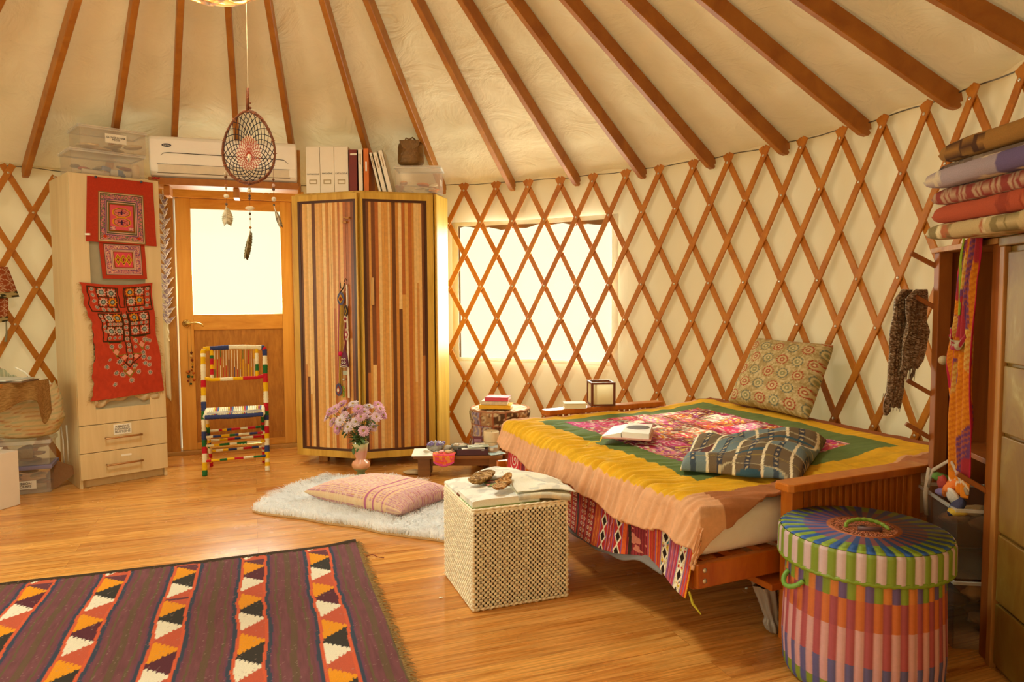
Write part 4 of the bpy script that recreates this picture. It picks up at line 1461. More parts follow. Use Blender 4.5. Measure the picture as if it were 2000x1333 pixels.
def pillow_mesh(c00, c10, c01, c11, h, colf, nu=90, nv=90, nrm=(0, 0, 1), floor=None, pinch=.10, pw=.55):
    """stuffed cushion between four corners; returns MB"""
    U, V = mg(0, 1, nu, 0, 1, nv)
    a, b = 2*U-1, 2*V-1
    k = pinch
    u2 = .5+.5*a*(1-k*(1-a*a)*(b*b)*-1*-1*0-k*.5*(1-b*b)*0+0)
    ua = .5+.5*a*(1-k*(1-b*b)*abs(a)**3*1.0)
    va = .5+.5*b*(1-k*(1-a*a)*abs(b)**3*1.0)
    c00, c10, c01, c11 = [np.array(q, float) for q in (c00, c10, c01, c11)]
    B = ((1-ua)*(1-va))[..., None]*c00+(ua*(1-va))[..., None]*c10+((1-ua)*va)[..., None]*c01+(ua*va)[..., None]*c11
    t_ = (np.clip((1-a**4)*(1-b**4), 0, 1))**pw
    n = np.array(nrm, float); n /= np.linalg.norm(n)
    wr = .010*(vn(U*5, V*5, 1, 8)-.5)*t_
    T = B+n*(h/2*t_+wr)[..., None]
    D_ = B-n*(h/2*t_)[..., None]
    if floor is not None:
        D_[..., 2] = np.maximum(D_[..., 2], floor)
        T[..., 2] = np.maximum(T[..., 2], floor)
    c = colf(U, V)
    mb = MB().grid(T, c)
    return mb.grid(D_[::-1], c[::-1])
def col_floorc(U, V):
    p = Paint(U.shape, '#dcaeb4')
    s = (V*30) % 1
    p(s < .3, '#e8c8a0'); p((s > .45) & (s < .58), '#bc7890'); p((s > .8) & (vn(U*120, V*90) > .5), '#c8845c')
    p((vn(U*120, V*40, 1, 3) > .62), '#ecd4b0', .7)
    for c, w_ in ((.62, .009), (.70, .009), (.80, .006)):
        p(abs(U-c) < w_, '#bc6c92'); p(abs(abs(U-c)-w_-.01) < .006, '#e8c49c')
    p((U > .84) & ((V*70) % 1 < .5), '#b46c8c', .6)
    return p.c
# floor cushion lying on the sheepskin
t = tag(pillow_mesh((-1.27, 4.27, .080), (-.615, 3.86, .070), (-.905, 4.57, .09), (-.34, 4.24, .085), .15, col_floorc, floor=.028, nu=130, nv=130, pw=.5).build('floor_cushion', m_cloth, smooth=True, merge=True),
        'large square pink and gold woven cushion lying on the white sheepskin', 'cushion')

# ------------------------------------------------------------------ woven cube basket with papers on it
B0 = np.array([-.158, 2.77, 0]); BE = np.array([.388, .146, 0]); BE /= np.linalg.norm(BE); BD = np.array([-BE[1], BE[0], 0])
BW, BH = .408, .405
def make_basket():
    t = thing('woven_basket', 'square cream woven grass basket with dark checked holes and magazines on its top', 'basket', B0+(BE+BD)*BW/2)
    MB().box(B0+(BE+BD)*BW/2+[0, 0, BH/2-.002], (BW-.012, BW-.012, BH-.02), rz=atan2(BE[1], BE[0])).build('shade_core', plain('basket_shadow', '#2c180a', .9), t)  # solid dark core, painted as the shade seen through the weave holes
    ivory = lin('#fff3d8')
    def face(o, ax, n):
        rows, cols = 37, 20
        dx, dz = BW/cols, (BH-.012)/rows
        mb = MB()
        for i in range(rows):
            z = .006+(i+.5)*dz
            for j in range(cols+1):
                s = (j+.5*(i % 2))*dx
                r = rnd.uniform(.82, 1.08)
                c = [min(1, q*r) for q in ivory]
                o_ = o+ax*s+n*.001+np.array([0, 0, z])
                s0, s1 = max(-s, -dx*.275), min(BW-s, dx*.275)
                if s1-s0 < .003:
                    continue
                tl = rnd.uniform(.0004, .0014)
                mb.tube([o_+ax*s0-[0, 0, tl], o_+ax*(s0*.5)+n*.0025, o_+ax*(s1*.5)+n*.0025, o_+ax*s1+[0, 0, tl]], [.0046, .0062, .0062, .0046], 6, col=c)
        return mb
    fr = face(B0, BE, -BD)
    V = fr
    for o, ax, n in ((B0+BE*BW, BD, BE), (B0+BD*BW, BE, BD), (B0, BD, -BE)):
        f = face(o, ax, n)
        V.v += f.v; V.c += f.c
        V.f += [tuple(q+V.n for q in g) for g in f.f]; V.n += f.n
    V.build('weave', m_cloth, t, smooth=True)
    rim = MB()
    C = [B0, B0+BE*BW, B0+BE*BW+BD*BW, B0+BD*BW]
    for zz_, rr_ in ((BH-.004, .0065), (BH+.006, .005), (.008, .006)):
        for a, b in zip(C, C[1:]+C[:1]):
            k = 60
            P = [a+(b-a)*q/k+np.array([0, 0, zz_+.0015*sin(q*1.7)]) for q in range(k+1)]
            rim.tube(P, [rr_*(1+.25*sin(q*1.3)) for q in range(k+1)], 6, col=ivory)
    for c in C:
        rim.tube([c+[0, 0, .004], c+[0, 0, BH]], .006, 6, col=ivory)
    rim.build('rim', m_cloth, t, smooth=True)
    MB().box(B0+(BE+BD)*BW/2+[0, 0, BH+.0015], (BW-.01, BW-.01, .012), rz=atan2(BE[1], BE[0])).build('lid', plain('grass_lid', '#dcc394', .9, bump=.8, bscale=120), t, bevel=.003)
make_basket()
ZB = BH+.009
def bp(s, d, z=0):
    return B0+BE*s+BD*d+np.array([0, 0, ZB+z])
m_page = plain('page_paper', '#fcfaf2', .55, var=.03)
def pages(t, o, ax, ay, w_, l_, th, crown, curl=0, name='pages', col=None, m=None, seed=0):
    """one block of open pages bulging towards the fold"""
    U, V = mg(0, 1, 22, 0, 1, 14)
    Z = th*np.ones(U.shape)+crown*np.sin(pi*np.clip(U, 0, 1)**.7)*(1-.2*V)+curl*(U**3)*(.6+.8*vn(V*3, U, 1, seed))+.004*(vn(U*5, V*4, 1, seed)-.5)
    o, ax, ay = [np.array(q, float) for q in (o, ax, ay)]
    wig = .006*(vn(V*4, U*0, 1, seed+3)-.5)
    P = o+ax*((U+0)*w_+wig*U)[..., None]+ay*(V*l_)[..., None]
    T = P.copy(); T[..., 2] += Z
    mb = MB().grid(T, col)
    Bm = P.copy(); Bm[..., 2] += curl*.85*(U**3)
    mb.grid(Bm[::-1], None if col is None else col[::-1])
    # sides
    for sl in (np.s_[:, 0], np.s_[:, -1], np.s_[0, :], np.s_[-1, :]):
        S = np.stack([Bm[sl], T[sl]], 1)
        mb.grid(S, None if col is None else np.stack([col[sl], col[sl]], 1))
    return mb.build(name, m or m_page, t, merge=True)
def page_print(U, V, seed, light='#fdfbf2'):
    p = Paint(U.shape, light)
    n_ = vn(U*5, V*5, 1, seed)
    p((n_ > .62), '#d0cfc6', .5); p((vn(U*8, V*8, 1, seed+1) > .72), '#9aa2a8', .35)
    return p.c
UU, VV = mg(0, 1, 22, 0, 1, 14)
# white open magazine, left
t = thing('open_magazine', 'thick white magazine lying open on the woven basket, left side', 'magazine', bp(.16, .18, 0))
pages(t, bp(.005, .02), BE, BD, .29, .20, .024, .008, col=page_print(UU, VV, 5), m=m_cloth, seed=2)
pages(t, bp(.0, .225), BE, BD, .20, .20, .012, .012, col=page_print(UU, VV, 15), m=m_cloth, seed=4, name='pages')
MB().box(bp(.15, .212, .006), (.30, .03, .008), rz=atan2(BE[1], BE[0])).build('cover_spine', plain('brown_spine', '#7c3c1c', .5), t)
MB().box(bp(.15, .118, .001), (.298, .205, .003), rz=atan2(BE[1], BE[0])).build('cover', plain('green_cover', '#8aa05a', .5), t)
# crumpled old book, right
t = thing('old_book', 'old open book with crumpled yellowed pages on the woven basket, right side', 'book', bp(.30, .2, 0))
a1 = (BE*.90-BD*.05); a2 = BD*.97+BE*.06
def poly_page(t, c00, c10, c01, c11, zf, nm, seed, th=.004, light='#f0e8cc'):
    U, V = mg(0, 1, 30, 0, 1, 30)
    q = [np.array(c, float) for c in (c00, c10, c01, c11)]
    P = ((1-U)*(1-V))[..., None]*q[0]+(U*(1-V))[..., None]*q[1]+((1-U)*V)[..., None]*q[2]+(U*V)[..., None]*q[3]
    P[..., 2] += zf(U, V)
    MB().grid(P, page_print(U, V, seed, light)).build(nm, m_cloth, t, solid=th, smooth=True)
poly_page(t, bp(.20, .02, .030), bp(.42, -.02, .020), bp(.24, .26, .042), bp(.47, .20, .030), lambda U, V: .010*np.sin(U*pi)+.006*(vn(U*5, V*5)-.5), 'pages', 21, .022, '#f2ead0')
poly_page(t, bp(.20, .03, .040), bp(.45, -.005, .030), bp(.22, .27, .058), bp(.46, .20, .034), lambda U, V: .016*np.sin(U*pi)+.012*(vn(U*4, V*4, 1, 3)-.5)+.02*V*(1-U), 'page', 33, .003, '#f8f4e4')
poly_page(t, bp(.12, .28, .030), bp(.40, .24, .036), bp(.15, .44, .036), bp(.33, .45, .042), lambda U, V: .022*np.sin(U*pi)*(1-V*.4)+.008*(vn(U*4, V*4, 1, 6)-.5), 'page', 40, .008, '#faf6e8')
# second magazine's picture page peeping out beneath
t = thing('picture_postcard', 'pink and green floral picture card under the bark on the basket', 'card', bp(.19, .24, .02))
U, V = mg(0, 1, 24, 0, 1, 18)
p = Paint(U.shape, '#5c4638'); p(vn(U*5, V*4, 1, 3) > .5, '#d86a74'); p(vn(U*6, V*6, 1, 9) > .64, '#8a9c5c'); p(vn(U*9, V*6, 1, 12) > .72, '#e8b8a0')
P = bp(.13, .19, .036)+BE*(U*.13)[..., None]+BD*(V*.085)[..., None]
P[..., 2] += .004*np.sin(U*4)
MB().grid(P, p.c).build('card_face', m_cloth, t, solid=.002)
def bark(lab, c, ax, L, W_, H, tilt, seed, col):
    r = np.random.RandomState(seed)
    U, V = mg(0, 1, 46, 0, 2*pi, 24)
    a = 2*U-1
    wd = W_*(1-abs(a)**2.6)**.5*(1+.35*(vn(U*6, V*0, 1, seed)-.5))
    hh = H*(1-abs(a)**3)**.5*(1+.5*(vn(U*9, V*2, 1, seed+2)-.5))
    n_ = 1+.30*(vn(U*16, V*3, 1, seed+5)-.5)+.12*(vn(U*40, V*9, 1, seed+6)-.5)
    ax = np.array(ax, float); ax /= np.linalg.norm(ax)
    sd = np.cross(ax, (0, 0, 1)); sd /= np.linalg.norm(sd)
    up = np.cross(sd, ax)
    cup = .9*H*np.cos(V)**2
    P = np.array(c)+ax*(a*L/2)[..., None]+sd*(wd*np.cos(V)*n_)[..., None]+up*(hh*np.sin(V)*n_+cup+tilt*a**2)[..., None]
    pp = Paint(U.shape, col); pp(vn(U*18, V*4, 1, seed) > .6, '#6a4420'); pp(vn(U*30, V*8, 1, seed+1) > .66, '#d8b27c')
    tag(MB().grid(P[:, :-1].transpose(1, 0, 2), pp.c[:, :-1].transpose(1, 0, 2), wrap=True).build('bark_piece', cloth('bark_%d' % seed, .9, 120, .35, .9, 160), smooth=True), lab, 'bark')
bark('rough brown bark chunk lying on the white magazine, the farther and darker piece', bp(.125, .265, .050), BE*.75+BD*.65+[0, 0, .06], .165, .044, .013, .006, 5, '#96703c')
bark('smooth orange brown bark curl on the white magazine, the nearer piece', bp(.165, .105, .060), BE*.70+BD*.80+[0, 0, .16], .165, .030, .009, .014, 9, '#b27c42')

# ------------------------------------------------------------------ low bench table with treasures
TZ = .155
t = thing('low_table', 'low brown plank table behind the pink cushion carrying stones and shells', 'table', (-.38, 5.02, 0))
m_oldw = wood('old_table_wood', '#6e4318', '#94602a', (.08, 1, 1), 22, .5)
MB().box((-.38, 5.02, TZ-.012), (.62, .24, .024)).build('tabletop', m_oldw, t, bevel=.003)
for x, y in ((-.62, 4.955), (-.12, 4.955), (-.62, 5.09), (-.12, 5.09)):
    MB().box((x, y, (TZ-.024)/2), (.085, .05, TZ-.025)).build('leg', m_oldw, t, bevel=.002)
MB().box((-.37, 4.97, TZ-.055), (.44, .02, .06)).build('apron', m_oldw, t, bevel=.002)
def onT(x, y):
    return PZ(x, y, TZ)
tag(MB().box((-.615, 5.0, TZ+.004), (.18, .24, .006), rz=.05).build('white_tray', m_paper, bevel=.001), 'flat white card lying on the left end of the low table', 'card')
# purple crystal
r = random.Random(2)
t = thing('amethyst', 'purple and grey amethyst crystal cluster at the back left of the low table', 'crystal', (-.545, 5.05, TZ+.008))
MB().ball((-.545, 5.05, TZ+.035), (.062, .035, .032), 14, noise_=.2, seed=3).build('stone', plain('grey_quartz', '#9a9488', .5, var=.35, scale=60, bump=.5), t)
mb = MB()
for i in range(46):
    x, y = r.uniform(-.058, .058), r.uniform(-.03, .03)
    z = TZ+.045+.012*r.random()
    h = r.uniform(.012, .026); s_ = r.uniform(.006, .010)
    mb.lathe([(s_, 0), (s_*.95, h*.55), (0, h)], (-.545+x, 5.05+y, z), 6)
mb.build('crystals', plain('amethyst', '#8a78b0', .2, var=.3), t)
t = thing('stone_bowl', 'small dark grey stone bowl of shells behind the purple tray', 'bowl', (-.37, 5.03, TZ))
MB().lathe([(.0, .0), (.03, .0), (.052, .022), (.063, .052), (.057, .052), (.045, .024), (.0, .014)], (-.375, 5.02, TZ+.001), 24, sx=1.0).build('bowl', plain('grey_stone', '#6d6a5c', .6, bump=.3), t, smooth=True)
for i in range(5):
    MB().ball((-.375+.03*cos(i*1.3), 5.02+.028*sin(i*1.3), TZ+.048), (.022, .016, .012), 10, noise_=.25, seed=i).build('shell', scrap_mat(['#e4d4b8', '#d8b49c', '#ece4cc', '#c8b090', '#e0d8c4'][i]), t, smooth=True)
for i, (x, y, rr_, c, lab) in enumerate(((-.455, 5.05, .034, '#b8b0a0', 'grey scallop shell between the purple crystal and the stone bowl'), (-.30, 5.03, .03, '#98968a', 'small grey shell right of the stone bowl'),
                                         (-.60, 4.93, .024, '#d8ccb0', 'pale pebble at the front left of the low table'), (-.50, 4.93, .022, '#e8b0b0', 'pink shell on the orange cloth'), (-.445, 4.925, .026, '#e4cc98', 'round cream shell at the edge of the orange cloth'), (-.555, 4.955, .014, '#70685c', 'tiny dark stone at the front of the low table'))):
    tag(MB().ball((x, y, TZ+.018+rr_*.25), (rr_, rr_*.7, rr_*.45), 14, noise_=.22, seed=i+20).build('shell' if 'shell' in lab else 'pebble', plain('shell_%d' % i, c, .5, var=.25, scale=50, bump=.4), smooth=True), lab, 'shell' if 'shell' in lab else 'stone')
# pink orange cloth over the front edge
U, V = mg(0, 1, 30, 0, 1, 24)
ang = (U-.5)*1.1
rad_ = .17*V
X = -.475+.15*(U-.5)*(1.1-.15*V)
Yq = 4.965-.09*np.clip(V*1.6, 0, 1)
Zq = TZ+.012-np.clip(V-.55, 0, 1)*.18*(1-1.4*(U-.5)**2)
p = Paint(U.shape, '#e8652c'); p((V*9 % 1) < .35, '#e0407c'); p(vn(U*20, V*6) > .62, '#ec9040'); p(V > .93, '#e05ca0')
P = np.stack([X, Yq-.006, Zq], -1)
tag(MB().grid(P, p.c).build('embroidered_mat', m_cloth, smooth=True, solid=.003), 'round orange and pink cloth mat hanging over the front of the low table', 'mat')
t = thing('purple_box', 'shallow dark purple box holding papers on the low table front', 'box', (-.27, 4.93, TZ))
open_box(t, np.array([-.385, 4.895, 0]), np.array([1., .03, 0]), np.array([.03, -1., 0]), 0, .215, TZ+.002, TZ+.045, -.085, 0, plain('dark_purple_card', '#4a2834', .5), rim=False, wall=.004)
for i, (c, a) in enumerate((('#dcd8c8', .1), ('#b4c0bc', -.2), ('#eee8d8', .3))):
    MB().box((-.275, 4.935, TZ+.030+.006*i), (.16, .06, .003), rz=a*.4).build('paper', scrap_mat(c), t)
t = thing('pillar_candle', 'thick cream pillar candle tied with twine on the low table right end', 'candle', (-.15, 5.06, TZ))
MB().lathe([(.054, 0), (.056, .01), (.056, .135), (.052, .142), (.046, .138), (.0, .128)], (-.15, 5.06, TZ+.001), 28).build('wax', plain('cream_wax', '#e4cda0', .5, var=.2, scale=12, bump=.2), t, smooth=True)
MB().tube([(-.15+.0575*cos(q), 5.06+.0575*sin(q), TZ+.070) for q in np.linspace(0, 6.28, 24)], .0018, 6, closed=False).build('twine', plain('twine', '#b09868', .9), t)
MB().tube([(-.15, 5.06, TZ+.128), (-.149, 5.06, TZ+.142)], .0015, 5).build('wick', m_black, t)
t = thing('small_book', 'small dark maroon booklet leaning upright beside the candle', 'book', (-.245, 5.07, TZ))
MB().plate((-.28, 5.085, TZ+.002), (.96, -.2, 0), (-.03, .1, 1), (0, 1, .0), [(0, 0), (.068, 0), (.068, .095), (0, .095)], .014).build('cover', plain('maroon_booklet', '#6c2834', .5), t)
MB().plate((-.275, 5.082, TZ+.06), (.96, -.2, 0), (-.03, .1, 1), (0, 1, .0), [(0, 0), (.055, 0), (.055, .02), (0, .02)], .003).build('title_bars', scrap_mat('#b07c88'), t)
def card(lab, x, y, a, w_, d_, z, cs, seed, tl=0):
    U, V = mg(0, 1, 16, 0, 1, 12)
    p = Paint(U.shape, cs[0]); p(vn(U*3, V*3, 1, seed) > .5, cs[1]); p(vn(U*4, V*5, 1, seed+4) > .66, cs[2])
    e = np.array([cos(a), sin(a), 0]); f = np.array([-sin(a), cos(a), 0])
    P = np.array([x, y, z])+e*((U-.5)*w_)[..., None]+f*((V-.5)*d_)[..., None]
    P[..., 2] += tl*V
    tag(MB().grid(P, p.c).build('postcard', m_cloth, solid=.0015), lab, 'card')
card('pale blue postcard tilted up in front of the candle', -.19, 5.0, -.12, .17, .07, TZ+.012, ('#c8d0cc', '#e8dcc8', '#a08060'), 3, .05)
card('grey green card on top of the purple box', -.24, 4.945, .2, .15, .05, TZ+.056, ('#b8bca4', '#dcdccc', '#8c9484'), 8, .008)
card('light blue card at the right end of the low table', -.12, 4.955, .5, .12, .10, TZ+.006, ('#ccd8d4', '#e4e4d8', '#a8c0c0'), 11, .002)
card('brown toned picture card lying left of the candle', -.28, 5.02, .1, .10, .06, TZ+.006, ('#9a6c44', '#e4d8c0', '#5c4434'), 14, .03)

# flat stone on the floor beside the table
tag(MB().ball((-.70, 5.02, .014), (.075, .05, .013), 18, noise_=.12, seed=2).build('flat_stone', plain('beige_stone', '#c9b088', .8, bump=.4), smooth=True), 'flat beige stone on the floor left of the low table', 'stone')

# ------------------------------------------------------------------ vase of pink daisies
def make_vase():
    X0, Y0 = -1.06, 4.93
    t = thing('flower_vase', 'peach and green glazed vase with a ball shaped waist on the floor before the wardrobe', 'vase', (X0, Y0, 0))
    prof = [(.0, .0), (.048, .002), (.050, .010), (.030, .020), (.026, .034), (.032, .044), (.052, .060), (.062, .078), (.064, .094), (.055, .112), (.036, .124), (.033, .132), (.040, .150), (.047, .185), (.050, .225), (.058, .240), (.056, .244), (.046, .236), (.040, .19), (.0, .15)]
    cols = []
    for r_, z in prof:
        c = '#dcd2a4' if z < .015 else '#7c8c5c' if z < .07 else '#6c6c40' if z < .078 else '#e09c6c' if z < .105 else '#e8a888' if z < .125 else '#e0a088' if z < .22 else '#d8d49c'
        cols.append(lin(c))
    mb = MB().lathe(prof, (X0, Y0, .001), 32, col=np.array(cols))
    mb.build('glazed_body', cloth('vase_glaze', .15, 40, .05, .02, 60, .6), t, smooth=True)
    f = thing('daisy_bouquet', 'bunch of pink daisies with green stems standing in the vase', 'flowers', (X0, Y0, .15))
    r = random.Random(8)
    m_stem = plain('stem_green', '#56702c', .6)
    m_leaf = plain('leaf_green', '#4f6c30', .5, var=.3)
    m_pet = [plain('petal_%d' % i, c, .7, var=.1, trans=.25, spec=.2) for i, c in enumerate(('#f2c4d6', '#f8d6e2', '#eab0cc', '#fbe6ea'))]
    m_eye = plain('daisy_eye', '#b09a34', .9, bump=.8)
    heads = []
    px = [(655, 800), (640, 815), (668, 790), (690, 790), (650, 825), (672, 812), (700, 800), (720, 795), (742, 800), (735, 815), (748, 812), (685, 815), (705, 815), (722, 818), (660, 838), (680, 835), (710, 842), (728, 835), (645, 805), (695, 825), (675, 800), (712, 806), (738, 792), (665, 822)]
    for i, (x, y) in enumerate(px):
        Yh = Y0+r.uniform(-.10, .08)-(.06 if y > 825 else 0)
        c = PY(x, y, Yh)
        heads.append(c)
        ctr = np.array([X0, Y0, .33])
        d = c-ctr; d /= np.linalg.norm(d)
        d = d*.75+np.array([0, -.5, .25]); d /= np.linalg.norm(d)
        q = np.cross(d, (0, 0, 1)); q /= np.linalg.norm(q); u2 = np.cross(q, d)
        pet = MB()
        R_ = r.uniform(.036, .046)
        for lay in range(3):
            n = 18
            for k in range(n):
                a = 2*pi*(k+lay*.33)/n+r.uniform(-.08, .08)
                dr_ = q*cos(a)+u2*sin(a)
                tn = -q*sin(a)+u2*cos(a)
                L = R_*(1-.20*lay)*r.uniform(.9, 1.08)
                up_ = .10+.35*lay+r.uniform(-.08, .1)
                w_ = .0048
                pts = []
                for tt, ww in ((.15, .5), (.55, 1.0), (.85, .95), (1., .35)):
                    b = c+dr_*L*tt+d*(L*up_*tt*(1.1-.5*tt))
                    pts += [b-tn*w_*ww, b+tn*w_*ww]
                pet.add(pts, [(0, 1, 3, 2), (2, 3, 5, 4), (4, 5, 7, 6)])
        hd = pet.build('daisy_head', m_pet[i % 4], f, smooth=True, solid=.0004)
        MB().ball(c+d*.004, .009, 8, M=None).build('daisy_eye', m_eye, hd, smooth=True)
        base = np.array([X0+r.uniform(-.02, .02), Y0+r.uniform(-.02, .02), .235])
        mid = (base+c)/2+np.array([0, 0, .02])+(c-base)*np.array([-.12, -.12, 0])
        T = [base-np.array([0, 0, .06]), base, mid, c-d*.006]
        tt = np.linspace(0, 1, 12)
        P = [(1-s)**3*T[0]+3*s*(1-s)**2*T[1]+3*s*s*(1-s)*T[2]+s**3*T[3] for s in tt]
        MB().tube(P, .0022, 5).build('stem', m_stem, f, smooth=True)
    lv = MB()
    for i in range(130):
        s = r.uniform(.10, .72)
        h_ = heads[r.randrange(len(heads))]
        b = np.array([X0, Y0, .24])*(1-s)+h_*s+np.array([r.uniform(-.02, .02), r.uniform(-.03, .02), 0])
        if i < 12:
            b = np.array([X0+r.uniform(-.05, .03), Y0-r.uniform(.0, .04), r.uniform(.21, .30)])
        a = r.uniform(0, 6.28); L = r.uniform(.034, .066)
        dr_ = np.array([cos(a), sin(a)*.7, r.uniform(-.3, .6)]); dr_ /= np.linalg.norm(dr_)
        tn = np.cross(dr_, (0, 0, 1)); tn /= np.linalg.norm(tn); nn = np.cross(tn, dr_)
        pts = []
        for tt, ww in ((0, .1), (.25, .45), (.35, .3), (.5, .55), (.62, .35), (.8, .4), (1, .05)):
            c = b+dr_*L*tt-nn*.006*tt*tt*3
            pts += [c-tn*L*.42*ww, c, c+tn*L*.42*ww]
        F = []
        for k in range(6):
            F += [(3*k, 3*k+1, 3*k+4, 3*k+3), (3*k+1, 3*k+2, 3*k+5, 3*k+4)]
        lv.add(pts, F)
    lv.build('leaves', m_leaf, f, smooth=True, solid=.0005)
make_vase()

# ------------------------------------------------------------------ patchwork pouffe with books
def make_pouf():
    X0, Y0, r0, h = -.095, 5.36, .225, .42
    t = thing('patchwork_pouffe', 'round patchwork pouffe in brown, green and cream squares by the lattice', 'pouffe', (X0, Y0, 0))
    U, V = mg(0, 2*pi, 121, 0, 1, 60)
    rr_ = r0*(1-.04*np.cos(V*2*pi*1.5)-.05*np.clip((V-.93)/.07, 0, 1)-.05*np.clip((.06-V)/.06, 0, 1))
    rr_ = rr_*(1-.012*(np.abs(((U/(2*pi)*14) % 1)-.5) > .44))
    P = np.stack([X0+rr_*np.cos(U), Y0+rr_*np.sin(U), .004+V*h*.985], -1)
    i, j = np.floor(U/(2*pi)*14), np.floor(V*4)
    p = Paint(U.shape, '#b08458')
    k = hsh(i.astype(int)+3, j.astype(int)+5)
    for a, c in ((.2, '#7c4a30'), (.4, '#8a7a54'), (.55, '#c0a070'), (.7, '#5c4028'), (.85, '#9a8a9c')):
        p(k > a, c)
    p(vn(U*14, V*22) > .58, '#d8bc90', .8); p(vn(U*20, V*30, 1, 4) > .68, '#5c3420', .8)
    p(np.abs(((U/(2*pi)*14) % 1)-.5) > .46, '#a85c38'); p(np.abs(((V*4) % 1)-.5) > .46, '#a85c38')
    MB().grid(P, p.c).build('cover', m_cloth, t, smooth=True)
    U, V = mg(0, 2*pi, 91, 0, 1, 24)
    P = np.stack([X0+r0*.96*V*np.cos(U), Y0+r0*.96*V*np.sin(U), h*.992+.010*(1-V**2)], -1)
    p = Paint(U.shape, '#d0b494')
    p(np.abs(((U/(2*pi)*14) % 1)-.5) > .45, '#8c4c34'); p(vn(U*9, V*14) > .6, '#e8dcc4')
    MB().grid(P, p.c).build('top', m_cloth, t, smooth=True)
    mb = MB().tube([(X0+r0*.97*cos(q), Y0+r0*.97*sin(q), h*.985+.004*sin(q*14)) for q in np.linspace(0, 2*pi, 80)[:-1]], .009, 8, closed=True, col=lin('#b07c58'))
    mb.build('piping', m_cloth, t, smooth=True)
    zt_ = h+.012
    z = zt_
    def flatbook(lab, c, w_, d_, th, rz, m, mp=m_paper, g=None):
        nonlocal z
        t = thing('book', lab, 'book', (c[0], c[1], z), g)
        q = np.array([[cos(rz), -sin(rz), 0], [sin(rz), cos(rz), 0], [0, 0, 1]])
        mb = MB()
        mb.box((c[0], c[1], z+.0015), (w_, d_, .003), rz); mb.box((c[0], c[1], z+th-.0015), (w_, d_, .003), rz)
        s_ = q@np.array([0, -d_/2+.0015, 0])
        mb.box((c[0]+s_[0], c[1]+s_[1], z+th/2), (w_, .003, th), rz)
        mb.build('cover', m, t, bevel=.001)
        MB().box((c[0], c[1], z+th/2), (w_-.008, d_-.008, th-.006), rz).build('pages', mp, t)
        z += th+.0005
    flatbook('yellow spined book on the pouffe, beneath the two smaller books', (-.12, 5.27), .235, .155, .030, -.12, plain('yellow_cover', '#f0b41c', .4))
    flatbook('cream book with a patterned spine, middle of the pile on the pouffe', (-.125, 5.28), .195, .14, .026, -.14, plain('cream_cover', '#ddc8a4', .5, var=.3, scale=60))
    flatbook('red spined book, top of the pile on the pouffe', (-.105, 5.28), .175, .14, .028, -.16, plain('red_pink_cover', '#dc4858', .4))
make_pouf()
# ------------------------------------------------------------------ futon bed
A0 = np.array([.945, 2.55, 0]); EX = np.array([.9093, .416, 0]); EY = np.array([-.416, .9093, 0])
VF = 1.77                                   # inner face of the far arm
def bd(u, v, z=0):
    return A0+EX*u+EY*v+np.array([0, 0, z])
def bbox(mb, u0, u1, v0, v1, z0, z1):
    return mb.prism([tuple(bd(a, b)[:2]) for a, b in ((u0, v0), (u1, v0), (u1, v1), (u0, v1))], z0, z1)
AH = .585
def make_bed():
    t = thing('futon_bed', 'wooden futon bed with slatted arms and its frame opened flat by the lattice wall', 'bed', bd(.4, .9))
    for v0, u1 in ((-.085, .725), (VF, .83)):
        v1 = v0+.085
        mb = MB()
        mb.prism([tuple(bd(a, b)[:2]) for a, b in ((-.005, v0+.012), (.012, v0), (u1, v0), (u1, v1), (.012, v1), (-.005, v1-.012))], AH-.030, AH)
        mb.build('armrest', m_bed, t, bevel=.005)
        for u in (.022, u1-.075):
            mb = MB(); bbox(mb, u, u+.055, v0+.018, v1-.012, 0, AH-.030)
            mb.build('post', m_bed, t, bevel=.004)
        mb = MB(); bbox(mb, .07, u1-.07, v0+.03, v1-.025, .185, .235); mb.build('lower_rail', m_bed, t, bevel=.003)
        n = 16 if u1 < .8 else 17
        for i in range(n):
            u = .098+i*(u1-.20)/(n-1)
            mb = MB(); bbox(mb, u, u+.019, v0+.034, v1-.03, .235, AH-.029)
            mb.build('slat', m_bed, t, bevel=.002, seg=1)
    for u in (-.335, 1.10):
        mb = MB(); mb.prism([tuple(bd(a, b)[:2]) for a, b in ((u, .03), (u+.03, .03), (u+.03+.05*(u < 0), VF-.03), (u+.05*(u < 0), VF-.03))], .225, .325); mb.build('deck_rail', m_bed, t, bevel=.004)
    mb = MB(); bbox(mb, -.335, 1.13, .005, .035, .235, .325); mb.build('side_rail', m_bed, t, bevel=.006)
    mb = MB(); bbox(mb, -.335, 1.13, VF-.035, VF-.005, .235, .325); mb.build('side_rail', m_bed, t, bevel=.006)
    mb = MB(); bbox(mb, -.03, .09, -.03, VF+.02, .188, .213); mb.build('stretcher', m_bed, t, bevel=.003)
    for u in (-.305, ):
        for z in (.262, .30):
            q = MB().lathe([(0, .006), (.006, .005), (.009, .002), (.0095, 0)], n=12)
            Mx = np.stack([EX, np.array([0, 0, 1.]), -EY], 1)
            MB().add(np.concatenate(q.v)@Mx.T+bd(u, .0045, z), q.f).build('bolt', m_bolt, t, smooth=True)
    for i in range(11):
        u = -.29+i*.135
        mb = MB(); bbox(mb, u, u+.06, .035, VF-.035, .305, .325); mb.build('deck_slat', m_bed, t)
make_bed()
